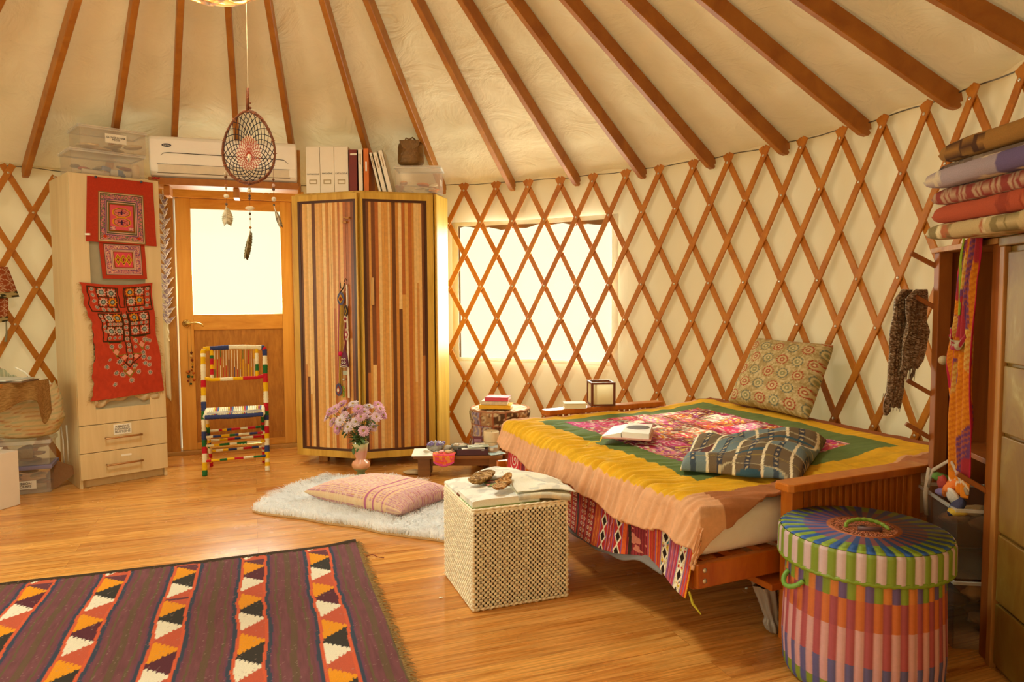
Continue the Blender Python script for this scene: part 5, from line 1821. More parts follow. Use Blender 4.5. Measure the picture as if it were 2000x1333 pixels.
# mattress
def make_mattress():
    u0, u1, v0, v1, z0, z1 = -.325, 1.12, .018, VF-.03, .328, .505
    mb = MB().prism([tuple(bd(a, b)[:2]) for a, b in ((u0, v0), (u1, v0), (u1, v1), (u0+.06, v1))], z0, z1)
    tag(mb.build('mattress', plain('white_ticking', '#fffaf0', .9, bump=.3, bscale=12), bevel=.06, seg=5, smooth=True), 'thick white futon mattress showing beneath the quilt by the near arm', 'mattress')
make_mattress()

def make_quilt():
    n1, n2 = 330, 380
    A, B = mg(-.150, 1.52, n1, -.135, VF-.01, n2)     # cloth coordinates: a from the front edge, b from the near end
    # near hem pulls back towards the arm
    k = np.clip((A+.02)/.34, 0, 1)
    bmin = -.135*(1-k)+.012*k
    Bq = bmin+(B+.135)/(VF-.01+.135)*(VF-.01-bmin)
    uf = -.33
    r_ = .055
    def edge(x):          # returns (offset inside, drop) for cloth coordinate x relative to an edge at 0
        s = np.clip(-x+r_*.6, 0, None)
        th = np.clip(s/r_, 0, pi/2)
        off = r_-r_*np.sin(th)
        dr = r_-r_*np.cos(th)+np.clip(s-r_*pi/2, 0, None)
        return np.where(s > 0, off, 0), np.where(s > 0, dr, 0)
    offA, dA = edge(A)
    offB, dB = edge(Bq)
    # horizontal position: interior follows the cloth, over the edge it stays on the curve
    sA = np.clip(-A+r_*.6, 0, None); thA = np.clip(sA/r_, 0, pi/2)
    U = np.where(sA > 0, uf+r_*.6-r_*np.sin(thA)-.020*np.clip((sA-r_*pi/2)/.1, 0, 1), uf+A)
    sB = np.clip(-Bq+r_*.6, 0, None)*(A < .36); thB = np.clip(sB/r_, 0, pi/2)
    V = np.where(sB > 0, .0+r_*.6-r_*np.sin(thB)-.012*np.clip((sB-r_*pi/2)/.1, 0, 1), Bq)
    V = np.maximum(V, np.where(U > -.02, .006, -9))
    dB = np.where(A < .36, dB, 0)
    top = .533+.022*np.clip(Bq/1.7, 0, 1)+.045*np.clip((U-.75)/.5, 0, 1)
    hang = np.maximum(dA, dB)+.35*np.minimum(dA, dB)
    low = (hang > .02)
    # creases
    fb = np.clip(1-(A-.0)/.42, 0, 1)
    w1 = 1.3*(vn(Bq*46+A*9, A*5, 1, 1)-.5)+.9*(vn(Bq*80+A*12, A*7, 1, 2)-.5)
    w2 = (vn(A*46, Bq*5, 1, 4)-.5)
    near = np.clip(1-(Bq)/.42, 0, 1)*np.clip((A-.3)/.2, 0, 1)
    z = top-hang+.020*w1*fb*(1-.35*low)+.016*w2*near
    z += .014*(vn(A*5, Bq*5, 1, 6)-.5)+.010*(vn(A*14, Bq*14, 1, 7)-.5)
    z += .018*np.sin(Bq*7.5+1)*np.clip(-A/.15, 0, 1)
    out = (.016*np.sin(Bq*21+np.sin(Bq*7)*2)+.014*w1)*np.clip(-A/.12, 0, 1)
    U = U-out*.8-.014*np.clip(-A/.15, 0, 1)+.045*np.clip((Bq-.5)/1.1, 0, 1)*np.clip(1-A/.5, 0, 1)
    inbr = np.clip((A-1.30)/.2, 0, 1)
    # keep clear of the round wall at the back
    P = A0+EX*U[..., None]+EY*V[..., None]
    P[..., 2] = np.maximum(z, .0)
    dx, dy = P[..., 0]-CX, P[..., 1]-CY
    rad = np.hypot(dx, dy); lim = R-.06
    s = np.where(rad > lim, lim/rad, 1)
    P[..., 0] = CX+dx*s; P[..., 1] = CY+dy*s
    P[..., 2] += np.clip(rad-lim, 0, .2)*.35
    # colours
    sk = -.03*(Bq-.5)
    af = A-sk
    e_n = Bq+.012*np.sin(A*9)
    p = Paint(A.shape, '#c3512f')
    green, yellow, peach = '#6c8048', '#e6b22a', '#e0aa80'
    # patchwork centre
    gi, gj = np.floor((A+.03*vn(A*8, Bq*8))/.155), np.floor((Bq+.02*vn(A*9, Bq*9, 1, 2))/.135)
    k = hsh(gi.astype(int)*3+7, gj.astype(int)*5+2)
    pal = ['#b83050', '#d8587c', '#a82c4c', '#e0a0a4', '#c8405c', '#e06a44', '#8c2c3c', '#d0448c', '#e8cfb0', '#b04a34', '#9c3860', '#d87c9c', '#84343c']
    for q, c in enumerate(pal):
        p((k >= q/len(pal)) & (k < (q+1)/len(pal)), c)
    pal2 = ['#f0e0c8', '#e86ca0', '#e8962c', '#8c3c78', '#c8284c', '#6c7c54', '#e8c050', '#d43c88']
    k2 = hsh(gi.astype(int)*7+1, gj.astype(int)*3+11)
    for q, c in enumerate(pal2):
        sel = (k2 >= q/len(pal2)) & (k2 < (q+1)/len(pal2))
        p(sel & (vn(A*120, Bq*30, 1, q) > .60), c, .85)
        p(sel & (vn(A*40, Bq*110, 1, q+9) > .66), pal2[(q+3) % 8], .85)
    p((vn(A*70, Bq*70, 1, 30) > .74), '#f0e0c8', .8)
    p((np.abs((gi+.5)-A/.155) > .485) | (np.abs((gj+.5)-Bq/.135) > .485), '#7c2440', .6)
    g_in = (af > .335) & (A < 1.26) & (e_n > .44) & (Bq < 1.56)
    p(~g_in, green)
    g_y = (af > .205) & (A < 1.38) & (e_n > .29) & (Bq < 1.66)
    p(~g_y, yellow)
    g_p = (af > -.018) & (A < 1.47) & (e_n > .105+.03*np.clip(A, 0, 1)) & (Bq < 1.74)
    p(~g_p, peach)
    p((~g_p) & ((e_n < .12) & (A > .09)), '#b4764c')  # near border: same peach velvet, browned with painted-in shade
    p((~g_p) & (A > 1.4), '#9c5c38')  # back border: same velvet again, shade painted in darker
    nap = .90+.2*vn(Bq*60+A*14, A*9, 1, 40)
    p.mul(np.where(g_in, 1, nap))
    t = thing('patchwork_quilt', 'velvet quilt with pink patchwork centre and green, yellow and peach borders over the futon', 'quilt', bd(.3, .9, .53))
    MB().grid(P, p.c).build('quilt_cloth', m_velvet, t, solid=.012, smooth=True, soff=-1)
make_quilt()

def make_hanging():
    nv_, nz = 620, 130
    S, H = mg(0, 1, nv_, 0, 1, nz)             # S along the bed from the near end, H from top to hem
    v = .02+S*1.66
    zb = .205+.020*np.sin(v*5.2+.6)+.030*np.exp(-((v-.30)/.14)**2)-.012*np.exp(-(v/.08)**2)
    z = .40-(.40-zb)*H
    out = .0+.030*H**1.5*(.5+.5*np.sin(v*12+1.2*np.sin(v*5)))+.018*H*np.exp(-(v/.1)**2)
    P = A0+EX*(-.338-out+.04*np.clip((v-.5)/1.1, 0, 1))[..., None]+EY*v[..., None]
    P[..., 2] = z
    yy = z
    p = Paint(v.shape, '#b23a34')
    def band(a, b, c, al=1.): p((v >= a) & (v < b), c, al)
    def stripes(a, b, cols, w_):
        k = np.floor((v-a)/w_).astype(int) % len(cols)
        for q, c in enumerate(cols): p((v >= a) & (v < b) & (k == q), c)
    stripes(0, 1.8, ['#a8323c', '#c4523c', '#8c2c34', '#c83c44', '#d0643c', '#9c3440'], .011)
    band(0, .018, '#4c5048'); band(.018, .026, '#e0901c')
    p((v > .012) & (v < .024) & ((yy*70) % 1 > .5), '#e0a030')
    stripes(.026, .045, ['#c83440', '#e0702c', '#9c5c8c', '#d04c3c'], .005)
    def diam(c, w_, hh, base, edge, dots=False, per=.060, ph=0):
        band(c-w_-.010, c+w_+.010, '#8c5c94'); band(c-w_-.005, c+w_+.005, base)
        zz_ = ((yy+ph) % per)-per/2
        a = abs(v-c)/w_; b = abs(zz_)/hh
        if dots:
            wh = (abs(v-c) < w_) & (vn(v*160, yy*160, 1, 3) > .45)
            p(wh, edge); p((abs(v-c) < w_) & (vn(v*120, yy*120, 1, 8) > .70), '#d8b020'); p((abs(v-c) < w_) & (vn(v*120, yy*120, 1, 12) > .76), '#3c7c8c')
            p((abs(v-c) < w_) & (vn(v*100, yy*100, 1, 15) > .74), '#b41c2c')
        p(a+b < 1.25, edge); p(a+b < .80, '#2c1c14')
    diam(.073, .015, .026, '#d8c8a8', '#efe6d0', True)
    stripes(.105, .150, ['#b04c68', '#c87c8c', '#a43c50', '#8c5c8c', '#c45c64'], .005)
    diam(.180, .019, .026, '#d8c8a8', '#efe6d0', True, ph=.02)
    stripes(.215, .30, ['#d05c34', '#c43c3c', '#e08038', '#9c6c9c', '#c83c3c', '#b44434'], .008)
    stripes(.30, .40, ['#7c2c34', '#a43c44', '#8c343c'], .006)
    p((v > .30) & (v < .40) & (vn(v*30, yy*90, 1, 4) > .62), '#d88c7c')
    p(abs(v-.415-.01*np.sin(yy*18)) < .010, '#3c2c24')
    band(.43, .455, '#d8602c')
    diam(.487, .020, .028, '#b83030', '#e8dcc0', False, .062)
    p(abs(v-.542-.004*np.sin(yy*130)) < .0025, '#c890b0')
    band(.522, .528, '#d8683c'); band(.56, .566, '#d8683c')
    diam(.597, .020, .028, '#b83030', '#e8dcc0', False, .062, .03)
    stripes(.63, .675, ['#c86428', '#b83c34', '#d87c34', '#c04838'], .006)
    for c in (.70, .725, .765, .79):
        zz_ = ((yy) % .026)-.013
        d = np.hypot(v-c, zz_)
        p((d < .0085) & (d > .004), '#e8c8a8')
    p(abs(v-.835-.008*np.sin(yy*22)) < .007, '#4c4840')
    for c in (.865, .885, .92):
        d = np.hypot(v-c, ((yy+.01) % .022)-.011)
        p((d < .0075) & (d > .0035), '#e8d0b0')
    for c0 in (1.05, 1.22, 1.40):
        band(c0, c0+.04, '#d8702c'); band(c0+.06, c0+.09, '#7c3040'); band(c0+.04, c0+.045, '#e8c8a0')
    band(1.52, 1.66, '#d03c44')
    dd = np.hypot(v-1.585, yy-.36); an = np.arctan2(yy-.36, v-1.585)
    p((v > 1.52) & (v < 1.66) & (dd < .055) & (np.sin(dd*260-an*1.0) > .55), '#f0dcd0')
    p.mul(.88+.24*vn(v*200, yy*120, 1, 50))
    t = thing('embroidered_valance', 'striped red embroidered cloth with dark diamonds hanging below the quilt front', 'valance', bd(-.36, .9, .2))
    MB().grid(P, p.c).build('cloth', m_cloth, t, solid=.003, smooth=True)
    # pale lining showing under the hem
    S, H = mg(0, 1, 120, 0, 1, 8)
    v = .20+S*1.3
    zb = .205+.020*np.sin(v*5.2+.6)+.030*np.exp(-((v-.30)/.14)**2)
    P = A0+EX*(-.336-.006*H+.04*np.clip((v-.5)/1.1, 0, 1))[..., None]+EY*v[..., None]
    P[..., 2] = zb+.03-.055*H-.004*np.sin(v*30)
    MB().grid(P, np.zeros(v.shape+(3,))+np.array(lin('#8e9096'))).build('lining', m_cloth, t, solid=.002, smooth=True)
    MB().tube([bd(-.36, .02, .23), bd(-.355, .005, .19), bd(-.34, -.02, .16)], [.004, .005, .002], 6).build('yellow_ribbon', scrap_mat('#c8c038'), t)
make_hanging()

def col_suzani(U, V):
    p = Paint(U.shape, '#b8a270')
    p(vn(U*34, V*34) > .55, '#a08a54', .8); p(vn(U*50, V*50, 1, 3) > .66, '#d0be90', .8)
    x = U*5.4; y = V*5.4
    j = np.floor(y); xo = x+.35*(j % 2)
    i = np.floor(xo)
    fx, fy = xo-i-.5, y-j-.5
    d = np.hypot(fx, fy); an = np.arctan2(fy, fx)
    k = hsh(i.astype(int)+2, j.astype(int)+9)
    redf = ((i+j) % 2) == 0
    ring_ = (d < .36*(1+.10*np.cos(an*12))) & (d > .29)
    p(vn(U*80, V*80, 1, 5) > .62, '#cbb888', .7); p(vn(U*26, V*26, 1, 9) > .64, '#9c8450', .6)
    p(ring_ & redf, '#a8452c'); p(ring_ & ~redf, '#6c7260')
    p((d < .27) & (d > .20), '#c8b680'); p((d < .16) & redf, '#a85c3c'); p((d < .16) & ~redf, '#8c8a60'); p(d < .07, '#d8c898')
    return p.c
# leaning cushion
def lean_cushion():
    b0, b1 = np.array([1.335, 4.36, .60]), np.array([1.575, 3.78, .595])
    t0, t1 = np.array([1.555, 4.50, .985]), np.array([1.80, 3.99, .975])
    n = np.cross(b1-b0, t0-b0); n /= np.linalg.norm(n)
    mb = pillow_mesh(b0, b1, t0, t1, .15, col_suzani, 110, 110, nrm=n, pinch=.05, pw=.42)
    tag(mb.build('leaning_cushion', m_cloth, smooth=True, merge=True), 'square tan cushion printed with red and grey rosettes, leaning against the lattice', 'cushion')
lean_cushion()

# plaid cloth bundle
def make_plaid():
    cA, cB, cC, cD = [np.array(q) for q in ((-.13, .37), (.30, .80), (.86, .53), (.17, .045))]
    U, V = mg(0, 1, 150, 0, 1, 120)
    W_ = ((1-U)*(1-V))[..., None]*cA+(U*(1-V))[..., None]*cD+((1-U)*V)[..., None]*cB+(U*V)[..., None]*cC
    e = (1-abs(2*U-1)**7)*(1-abs(2*V-1)**7)
    e = np.clip(e, 0, 1)**.5
    f = .028*np.sin(V*11+U*3.2+2*vn(U*2, V*2))*1+.030*(vn(U*3.5, V*5, 1, 2)-.5)+.012*(vn(U*9, V*12, 1, 5)-.5)
    Z = .548+.012+(.060+f*.75)*e
    jit = .02*(vn(U*4, V*4, 1, 9)-.5)
    P = A0+EX*(W_[..., 0]+jit)[..., None]+EY*(W_[..., 1]+jit)[..., None]
    P[..., 2] = Z
    x = U*.80+.03*np.sin(V*7)+.02*(vn(U*5, V*5)-.5); y = V*.72+.05*np.sin(U*6+1)
    p = Paint(U.shape, '#75634c')
    cxk, cyk = (x*5.4) % 1, (y*5.6) % 1
    i, j = np.floor(x*5.4).astype(int), np.floor(y*5.6).astype(int)
    k = hsh(i*3+1, j*5+4)
    p(k > .55, '#74868a'); p(k > .78, '#a4606a'); p(k > .88, '#6a3c34')
    p((cxk > .42) & (cxk < .62), '#2e3a50', .8)
    p(((cxk > .47) & (cxk < .57)) & ((cyk*5 % 1) < .35), '#c8b48c')
    p((cxk < .10), '#efe2c0'); p((cyk < .045), '#c8bc98', .8); p(abs(cyk-.5) < .015, '#b8a04c', .6)
    p((cyk > .7) & (cyk < .8) & (k < .3), '#3c5c6c')
    mb = MB().grid(P, p.c)
    Q = P.copy(); Q[..., 2] = .552
    mb.grid(Q[::-1], p.c[::-1])
    for sl in (np.s_[:, 0], np.s_[:, -1], np.s_[0, :], np.s_[-1, :]):
        mb.grid(np.stack([Q[sl], P[sl]], 1), np.stack([p.c[sl], p.c[sl]], 1))
    tag(mb.build('plaid_cloth', m_cloth, smooth=True, merge=True), 'bundled brown, blue and cream plaid cloth on the quilt beside the near arm', 'cloth')
make_plaid()

# pink book on the quilt
t = thing('open_book', 'open pink book with a dark oval on its white page block, lying on the quilt', 'book', bd(.05, 1.0, .56))
zq = .575
c1, c2, c3, c4 = [np.array(q) for q in ((-.13, .975), (.067, 1.186), (.226, 1.035), (.045, .812))]
def q2(a, b, z=0):
    c = c1*(1-a)*(1-b)+c2*a*(1-b)+c4*(1-a)*b+c3*a*b
    return bd(c[0], c[1], zq+z)
mb = MB(); mb.add([q2(0, 0), q2(1, 0), q2(1, 1), q2(0, 1), q2(0, 0, .006), q2(1, 0, .006), q2(1, 1, .006), q2(0, 1, .006)], [(0, 3, 2, 1), (4, 5, 6, 7), (0, 1, 5, 4), (1, 2, 6, 5), (2, 3, 7, 6), (3, 0, 4, 7)])
mb.build('cover', plain('pink_cover', '#d89a8c', .5), t, bevel=.001)
mb = MB(); mb.add([q2(.02, .02, .006), q2(.97, .05, .006), q2(.95, .40, .006), q2(.05, .40, .006), q2(.02, .02, .010), q2(.97, .05, .010), q2(.95, .40, .030), q2(.05, .40, .030)], [(0, 3, 2, 1), (4, 5, 6, 7), (0, 1, 5, 4), (1, 2, 6, 5), (2, 3, 7, 6), (3, 0, 4, 7)])
mb.build('left_pages', m_page, t)
mb = MB(); mb.add([q2(.06, .41, .006), q2(.95, .41, .006), q2(.95, .96, .006), q2(.04, .96, .006), q2(.06, .41, .034), q2(.95, .41, .034), q2(.95, .96, .032), q2(.04, .96, .032)], [(0, 3, 2, 1), (4, 5, 6, 7), (0, 1, 5, 4), (1, 2, 6, 5), (2, 3, 7, 6), (3, 0, 4, 7)])
mb.build('page_block', m_page, t, bevel=.001)
c = q2(.55, .68, .0335)
mb = MB(); a_ = np.linspace(0, 2*pi, 33)[:-1]
mb.add([c+EX*.075*cos(q)*.8+EY*.05*sin(q) for q in a_]+[c+[0, 0, .001]+EX*.075*cos(q)*.8+EY*.05*sin(q) for q in a_], [tuple(range(32))[::-1], tuple(range(32, 64))]+[(i, (i+1) % 32, 32+(i+1) % 32, 32+i) for i in range(32)])
mb.build('dark_oval', plain('brown_oval', '#5c4c40', .6), t)
MB().tube([q2(0, .02, .01), q2(-.04, .03, .004), bd(-.16, .93, .572), bd(-.20, .95, .568), bd(-.225, .94, .556)], [.003, .004, .004, .005, .004], 6, flat=.4).build('ribbon', scrap_mat('#e8cc40'), t)

# things on the far arm
t = thing('paper_lantern', 'square dark wooden lantern with white paper sides standing on the far bed arm', 'lantern', bd(.42, VF+.045, AH))
def lantern():
    c = bd(.40, VF+.06, AH+.002); rz = atan2(EX[1], EX[0])-.35
    q = np.array([[cos(rz), -sin(rz), 0], [sin(rz), cos(rz), 0], [0, 0, 1]])
    m_dk = wood('lantern_wood', '#5e2c10', '#7c3e18', (1, 1, .2), 20, .4)
    s, h = .068, .145
    for x in (-s, s):
        for y in (-s, s):
            MB().box(c+q@np.array([x, y, h/2]), (.014, .014, h), rz).build('post', m_dk, t, bevel=.001)
    for z in (.006, h-.006):
        mb = MB()
        for x, y, a, b in ((0, -s, 2*s, .012), (0, s, 2*s, .012), (-s, 0, .012, 2*s), (s, 0, .012, 2*s)):
            mb.box(c+q@np.array([x, y, z]), (a, b, .012), rz)
        mb.build('frame', m_dk, t, bevel=.001)
    mb = MB()
    for x, y, a, b in ((0, -s, 2*s-.014, .001), (0, s, 2*s-.014, .001), (-s, 0, .001, 2*s-.014), (s, 0, .001, 2*s-.014)):
        mb.box(c+q@np.array([x, y, h/2]), (a, b, h-.02), rz)
    mb.build('paper_side', plain('lantern_paper', '#fff8e0', .8, var=.03, trans=.75), t)
    for x in (.0,):
        MB().box(c+q@np.array([-.045, -.058, h/2]), (.008, .006, h-.02), rz).build('inner_rib', plain('tan_rib', '#d8b070'), t)
lantern()
t = thing('paperback', 'small cream paperback lying on the far bed arm in front of the lantern', 'book', bd(.20, VF+.03, AH))
mb = MB(); rz = atan2(EX[1], EX[0])-.40
MB().box(bd(.20, VF+.035, AH+.0165), (.128, .088, .026), rz).build('pages', plain('aged_pages', '#ecdcae', .8, var=.05), t, bevel=.001)
mb = MB(); mb.box(bd(.20, VF+.035, AH+.0025), (.134, .092, .002), rz); mb.box(bd(.20, VF+.035, AH+.031), (.134, .092, .002), rz)
mb.build('cover', m_paper, t)

# small wing table behind far arm corner
tag(MB().box(bd(.02, VF+.16, .50), (.09, .05, .008), rz=.2).build('envelope', m_paper), 'white envelope corner left of the far bed arm', 'paper')

# crumpled plastic bag under the bed
U, V = mg(0, 2*pi, 40, 0, 1, 26)
c = bd(.035, .02, 0)
rr_ = (.034+.007*np.sin(U*7+V*3)+.010*(vn(np.cos(U)*3+3, np.sin(U)*3+3+V*3)-.5))*np.interp(V, [0, .05, .2, .3, .8, 1], [.3, .75, .9, .62, 1.2, 1.35])
P = np.stack([c[0]-.03*V+rr_*np.cos(U)*.9, c[1]+.02*V+rr_*np.sin(U), .003+V*.175], -1)
tag(MB().grid(P[:-1], np.zeros(U[:-1].shape+(3,))+np.array(lin('#a0958a')), wrap=True).build('plastic_bag', cloth('crinkled_plastic', .4, 40, .1, .9, 60, .5), smooth=True), 'crumpled pale plastic bag hanging under the bed beside the near post', 'bag')

# ------------------------------------------------------------------ round striped hamper
def make_hamper():
    X0, Y0, r0, ht = 1.15, 2.30, .245, .49
    t = thing('woven_hamper', 'round lidded hamper woven in green, blue, pink and orange plastic stripes beside the near arm', 'hamper', (X0, Y0, 0))
    n = 360
    m_pl = cloth('woven_plastic', .38, 90, .08, .12, 300, .5)
    def ribbed(prof, colf, nm, rows):
        z = np.array([q[1] for q in prof]); r_ = np.array([q[0] for q in prof])
        L = np.concatenate([[0], np.cumsum(np.hypot(np.diff(z), np.diff(r_)))])
        k = np.linspace(0, L[-1], rows)
        zz_, rr_ = np.interp(k, L, z), np.interp(k, L, r_)
        A, Kk = np.meshgrid(np.arange(n+1)*2*pi/n, k, indexing='ij')
        Z = np.broadcast_to(zz_, A.shape); Rr = np.broadcast_to(rr_, A.shape)
        st = (np.arange(rows) % 2)*.0026
        sx = .0035*np.abs(np.sin(A*30))
        Rr = Rr+st+np.where(Rr > .2, sx, 0)
        P = np.stack([X0+Rr*np.cos(A), Y0+Rr*np.sin(A), Z+0*A], -1)
        MB().grid(P, colf(A, Z, Rr, Kk)).build(nm, m_pl, t, smooth=True)
    def cbody(A, Z, Rr, K):
        p = Paint(A.shape, '#c86a4c')
        s = (A/(2*pi)*60)
        i = np.floor(s).astype(int); f = i % 3
        top = Z > .335
        p(f == 0, '#b05c6c'); p(f == 1, '#d88060'); p(f == 2, '#c46878')
        lo = (Z < .245)
        p(lo & (i % 2 == 0), '#e4b0b4'); p(lo & (i % 2 == 1), '#bc5c68')
        l2 = (Z < .135)
        p(l2 & (i % 2 == 1), '#6c68a0'); p(l2 & (i % 2 == 0), '#e0acb4')
        l3 = Z < .06
        p(l3 & (i % 2 == 0), '#8fa038'); p(l3 & (i % 2 == 1), '#5c60a0')
        mid = (Z < .335) & (Z >= .245)
        p(mid & (i % 2 == 0), '#dc7c48'); p(mid & (i % 2 == 1), '#b05464')
        p(top & (f == 0), '#8fa83c'); p(top & (f == 1), '#e08c48'); p(top & (f == 2), '#74609c')
        return p.c
    ribbed([(.20, .003), (.228, .01), (.236, .03), (r0-.004, .12), (r0-.014, .40)], cbody, 'body', 170)
    def clid(A, Z, Rr, K):
        p = Paint(A.shape, '#8fa83c')
        s = A/(2*pi)*60
        i = np.floor(s).astype(int)
        p(i % 2 == 0, '#e6ccd4')
        return p.c
    ribbed([(r0+.008, .395), (r0+.013, .40), (r0+.012, .478), (r0+.006, .487)], clid, 'lid_band', 50)
    def ctop(A, Z, Rr, K):
        p = Paint(A.shape, '#2f66c0')
        s = A/(2*pi)*60
        i = np.floor(s).astype(int)
        rr_ = Rr/(r0+.01)
        p(i % 2 == 0, '#9cb83c')
        m_ = (rr_ < .72); p(m_ & (i % 2 == 0), '#a86878'); p(m_ & (i % 2 == 1), '#4a64ac')
        p(rr_ < .44, '#e08858'); p((rr_ < .44) & (i % 2 == 0), '#d87850')
        return p.c
    ribbed([(r0+.006, .487), (r0-.004, .4915), (.10, .494), (.01, .494)], ctop, 'lid_top', 110)
    a = np.linspace(0, 2*pi, 200)[:-1]
    MB().tube([(X0+(r0+.012)*cos(q), Y0+(r0+.012)*sin(q), .398+.002*sin(q*60)) for q in a], .0075, 8, closed=True, col=lin('#84a030')).build('braided_rim', m_pl, t, smooth=True)
    q = [(X0-.060+.125*(.5-.5*cos(pi*s)), Y0-.005-.03*s+.035*sin(pi*s), .494+.020*sin(pi*s)) for s in np.linspace(0, 1, 40)]
    k = np.arange(40)
    MB().tube(q, .0062*(1+.18*np.sin(k*1.6)), 8, col=lin('#7c9c34')).build('lid_handle', m_pl, t, smooth=True)
    MB().tube([(X0-.035, Y0-.035, .500), (X0+.035, Y0-.048, .500)], .0075, 8, col=lin('#6a4c50')).build('handle_core', m_pl, t, smooth=True)
    # side handle on the left
    aa = radians(188)
    b = np.array([X0+(r0-.01)*cos(aa), Y0+(r0-.01)*sin(aa), .345])
    tg = np.array([-sin(aa), cos(aa), 0]); nr = np.array([cos(aa), sin(aa), 0])
    q = [b+tg*.045*cos(s)*1+nr*(.034*sin(s))+np.array([0, 0, -.030*sin(s)]) for s in np.linspace(0, pi, 30)]
    MB().tube(q, .0078*(1+.08*np.sin(np.arange(30)*2)), 8, col=lin('#7cb04c')).build('side_handle', m_pl, t, smooth=True)
make_hamper()
# ------------------------------------------------------------------ open shelf unit and old cabinet on the right
KA, KB = np.array([1.70, 2.87, 0]), np.array([1.62, 2.40, 0])
KE = (KB-KA)/np.linalg.norm(KB-KA); KN = np.array([KE[1], -KE[0], 0])   # KN points into the room
if KN[0] > 0: KN = -KN
KT = 1.44
def kp(s, z, o=0): return KA+KE*s+KN*o+np.array([0, 0, z])
def kbox(mb, s0, s1, z0, z1, o0, o1):
    return mb.plate(kp(s0, z0, o0), KE, (0, 0, 1), KN, [(0, 0), (s1-s0, 0), (s1-s0, z1-z0), (0, z1-z0)], o1-o0)
LK = float(np.linalg.norm(KB-KA))
m_dkw = wood('brown_shelf_wood', '#8a4712', '#a9601e', (1, 1, .1), 18, .5)
m_lw = wood('light_shelf_wood', '#a86e30', '#c68e4a', (1, 1, .1), 18, .5)
t = thing('peg_rack', 'tall brown open wooden unit with slanted pegs between the bed and the old cabinet', 'shelf unit', kp(LK/2, 0, -.15))
mb = MB(); kbox(mb, -.025, .025, 0, KT-.02, -.05, .0); mb.build('post', m_dkw, t, bevel=.003)
mb = MB(); kbox(mb, LK-.025, LK+.025, 0, KT-.02, -.05, .0); mb.build('post', m_dkw, t, bevel=.003)
mb = MB(); kbox(mb, -.022, .0, .0, KT-.02, -.36, -.05); mb.build('side_panel', m_dkw, t, bevel=.002)
mb = MB(); kbox(mb, .0, LK-.02, .0, KT-.02, -.37, -.355); mb.build('back_panel', m_dkw, t)
mb = MB(); kbox(mb, -.03, LK+.03, KT-.02, KT, -.37, .012); mb.build('top_board', m_lw, t, bevel=.002)
mb = MB(); kbox(mb, .0, LK, .64, .66, -.35, -.06); mb.build('shelf', m_dkw, t, bevel=.002)
for s, z, nm in ((0, 1.365, 0), (0, .845, 0), (0, .665, 0), (0, 1.20, 0), (LK, .575, 1)):
    a = kp(s-.02, z, -.01); b = kp(s-.035, z+.058, .085)
    mb = MB(); mb.beam(a, b, .022, .018)
    mb.build('peg', m_dkw, t, bevel=.003)
MB().ball(kp(.12, 1.0, .012), .018, 14).build('knob', plain('pale_knob', '#c8b48c', .4), t, smooth=True)

# old painted cabinet
def make_old():
    t = thing('old_cabinet', 'old plank cabinet with worn yellow green paint at the right edge', 'cabinet', kp(LK+.3, 0, -.2))
    m, nt, b, _ = base_mat('worn_paint')
    v = coords(nt, (1, 1, .35))
    n = noise(nt, v, 7, 6, .6, .6)
    c = ramp(nt, n, [(.2, '#6e4414'), (.45, '#8a641e'), (.6, '#9a7c30'), (.72, '#c0b070'), (.8, '#7c5218')])
    nt.links.new(c, b.inputs['Base Color']); b.inputs['Roughness'].default_value = .55
    add_bump(nt, b, n, .3, .01)
    s0, s1 = LK+.045, LK+.80
    mb = MB(); kbox(mb, s0, s1, 0, KT-.03, -.36, -.012); mb.build('body', m, t, bevel=.003)
    mb = MB(); kbox(mb, s0-.008, s1, KT-.03, KT, -.37, .012); mb.build('top', m, t, bevel=.004)
    zz_ = [(1.03, KT-.05), (.80, 1.02), (.47, .79), (.235, .46), (.02, .225)]
    for a, c_ in zz_:
        mb = MB(); kbox(mb, s0+.035, s1-.04, a, c_, -.012, .002)
        mb.build('plank_door', m, t, bevel=.004)
    mb = MB(); kbox(mb, s0, s0+.03, 0, KT-.03, -.012, .010); mb.build('stile', m_lw, t, bevel=.003)
make_old()

# clear bins in the open unit
def bin_(lab, z0, h):
    t = thing('clear_bin', lab, 'bin', kp(.235, z0, -.1))
    mb = MB()
    kb = lambda *a: kbox(mb, *a)
    s0, s1, o0, o1 = .07, LK-.045, -.33, .075
    kb(s0, s1, z0, z0+.004, o0, o1); kb(s0, s0+.004, z0, z0+h, o0, o1); kb(s1-.004, s1, z0, z0+h, o0, o1)
    kb(s0, s1, z0, z0+h, o1-.004, o1); kb(s0, s1, z0, z0+h, o0, o0+.004)
    mb.build('bin', m_bin, t, bevel=.0015)
    mb = MB()
    for a in ((s0-.008, s1+.008, z0+h-.012, z0+h, o1-.002, o1+.008), (s1-.002, s1+.008, z0+h-.012, z0+h, o0, o1), (s0-.008, s0+.002, z0+h-.012, z0+h, o0, o1)):
        kbox(mb, *a)
    mb.build('rim', m_clearlid, t, bevel=.002)
    r = random.Random(int(z0*100)+3)
    for i in range(9):
        c = kp(r.uniform(.12, LK-.12), z0+.03+(h-.09)*i/9, r.uniform(-.25, -.01))
        MB().ball(c, (.06, .05, .022), 12, M=Matrix.Rotation(r.uniform(0, 6), 3, 'Z'), noise_=.3, seed=i).build('contents', scrap_mat(['#9a6a34', '#7c5a3c', '#a88454', '#6c4a30', '#5c6c4c', '#8c4a2c'][i % 6]), t, smooth=True)
bin_('clear plastic bin of craft things in the open wooden unit, upper one', .255, .25)
bin_('clear plastic bin in the open wooden unit, lower one on the floor', .002, .245)

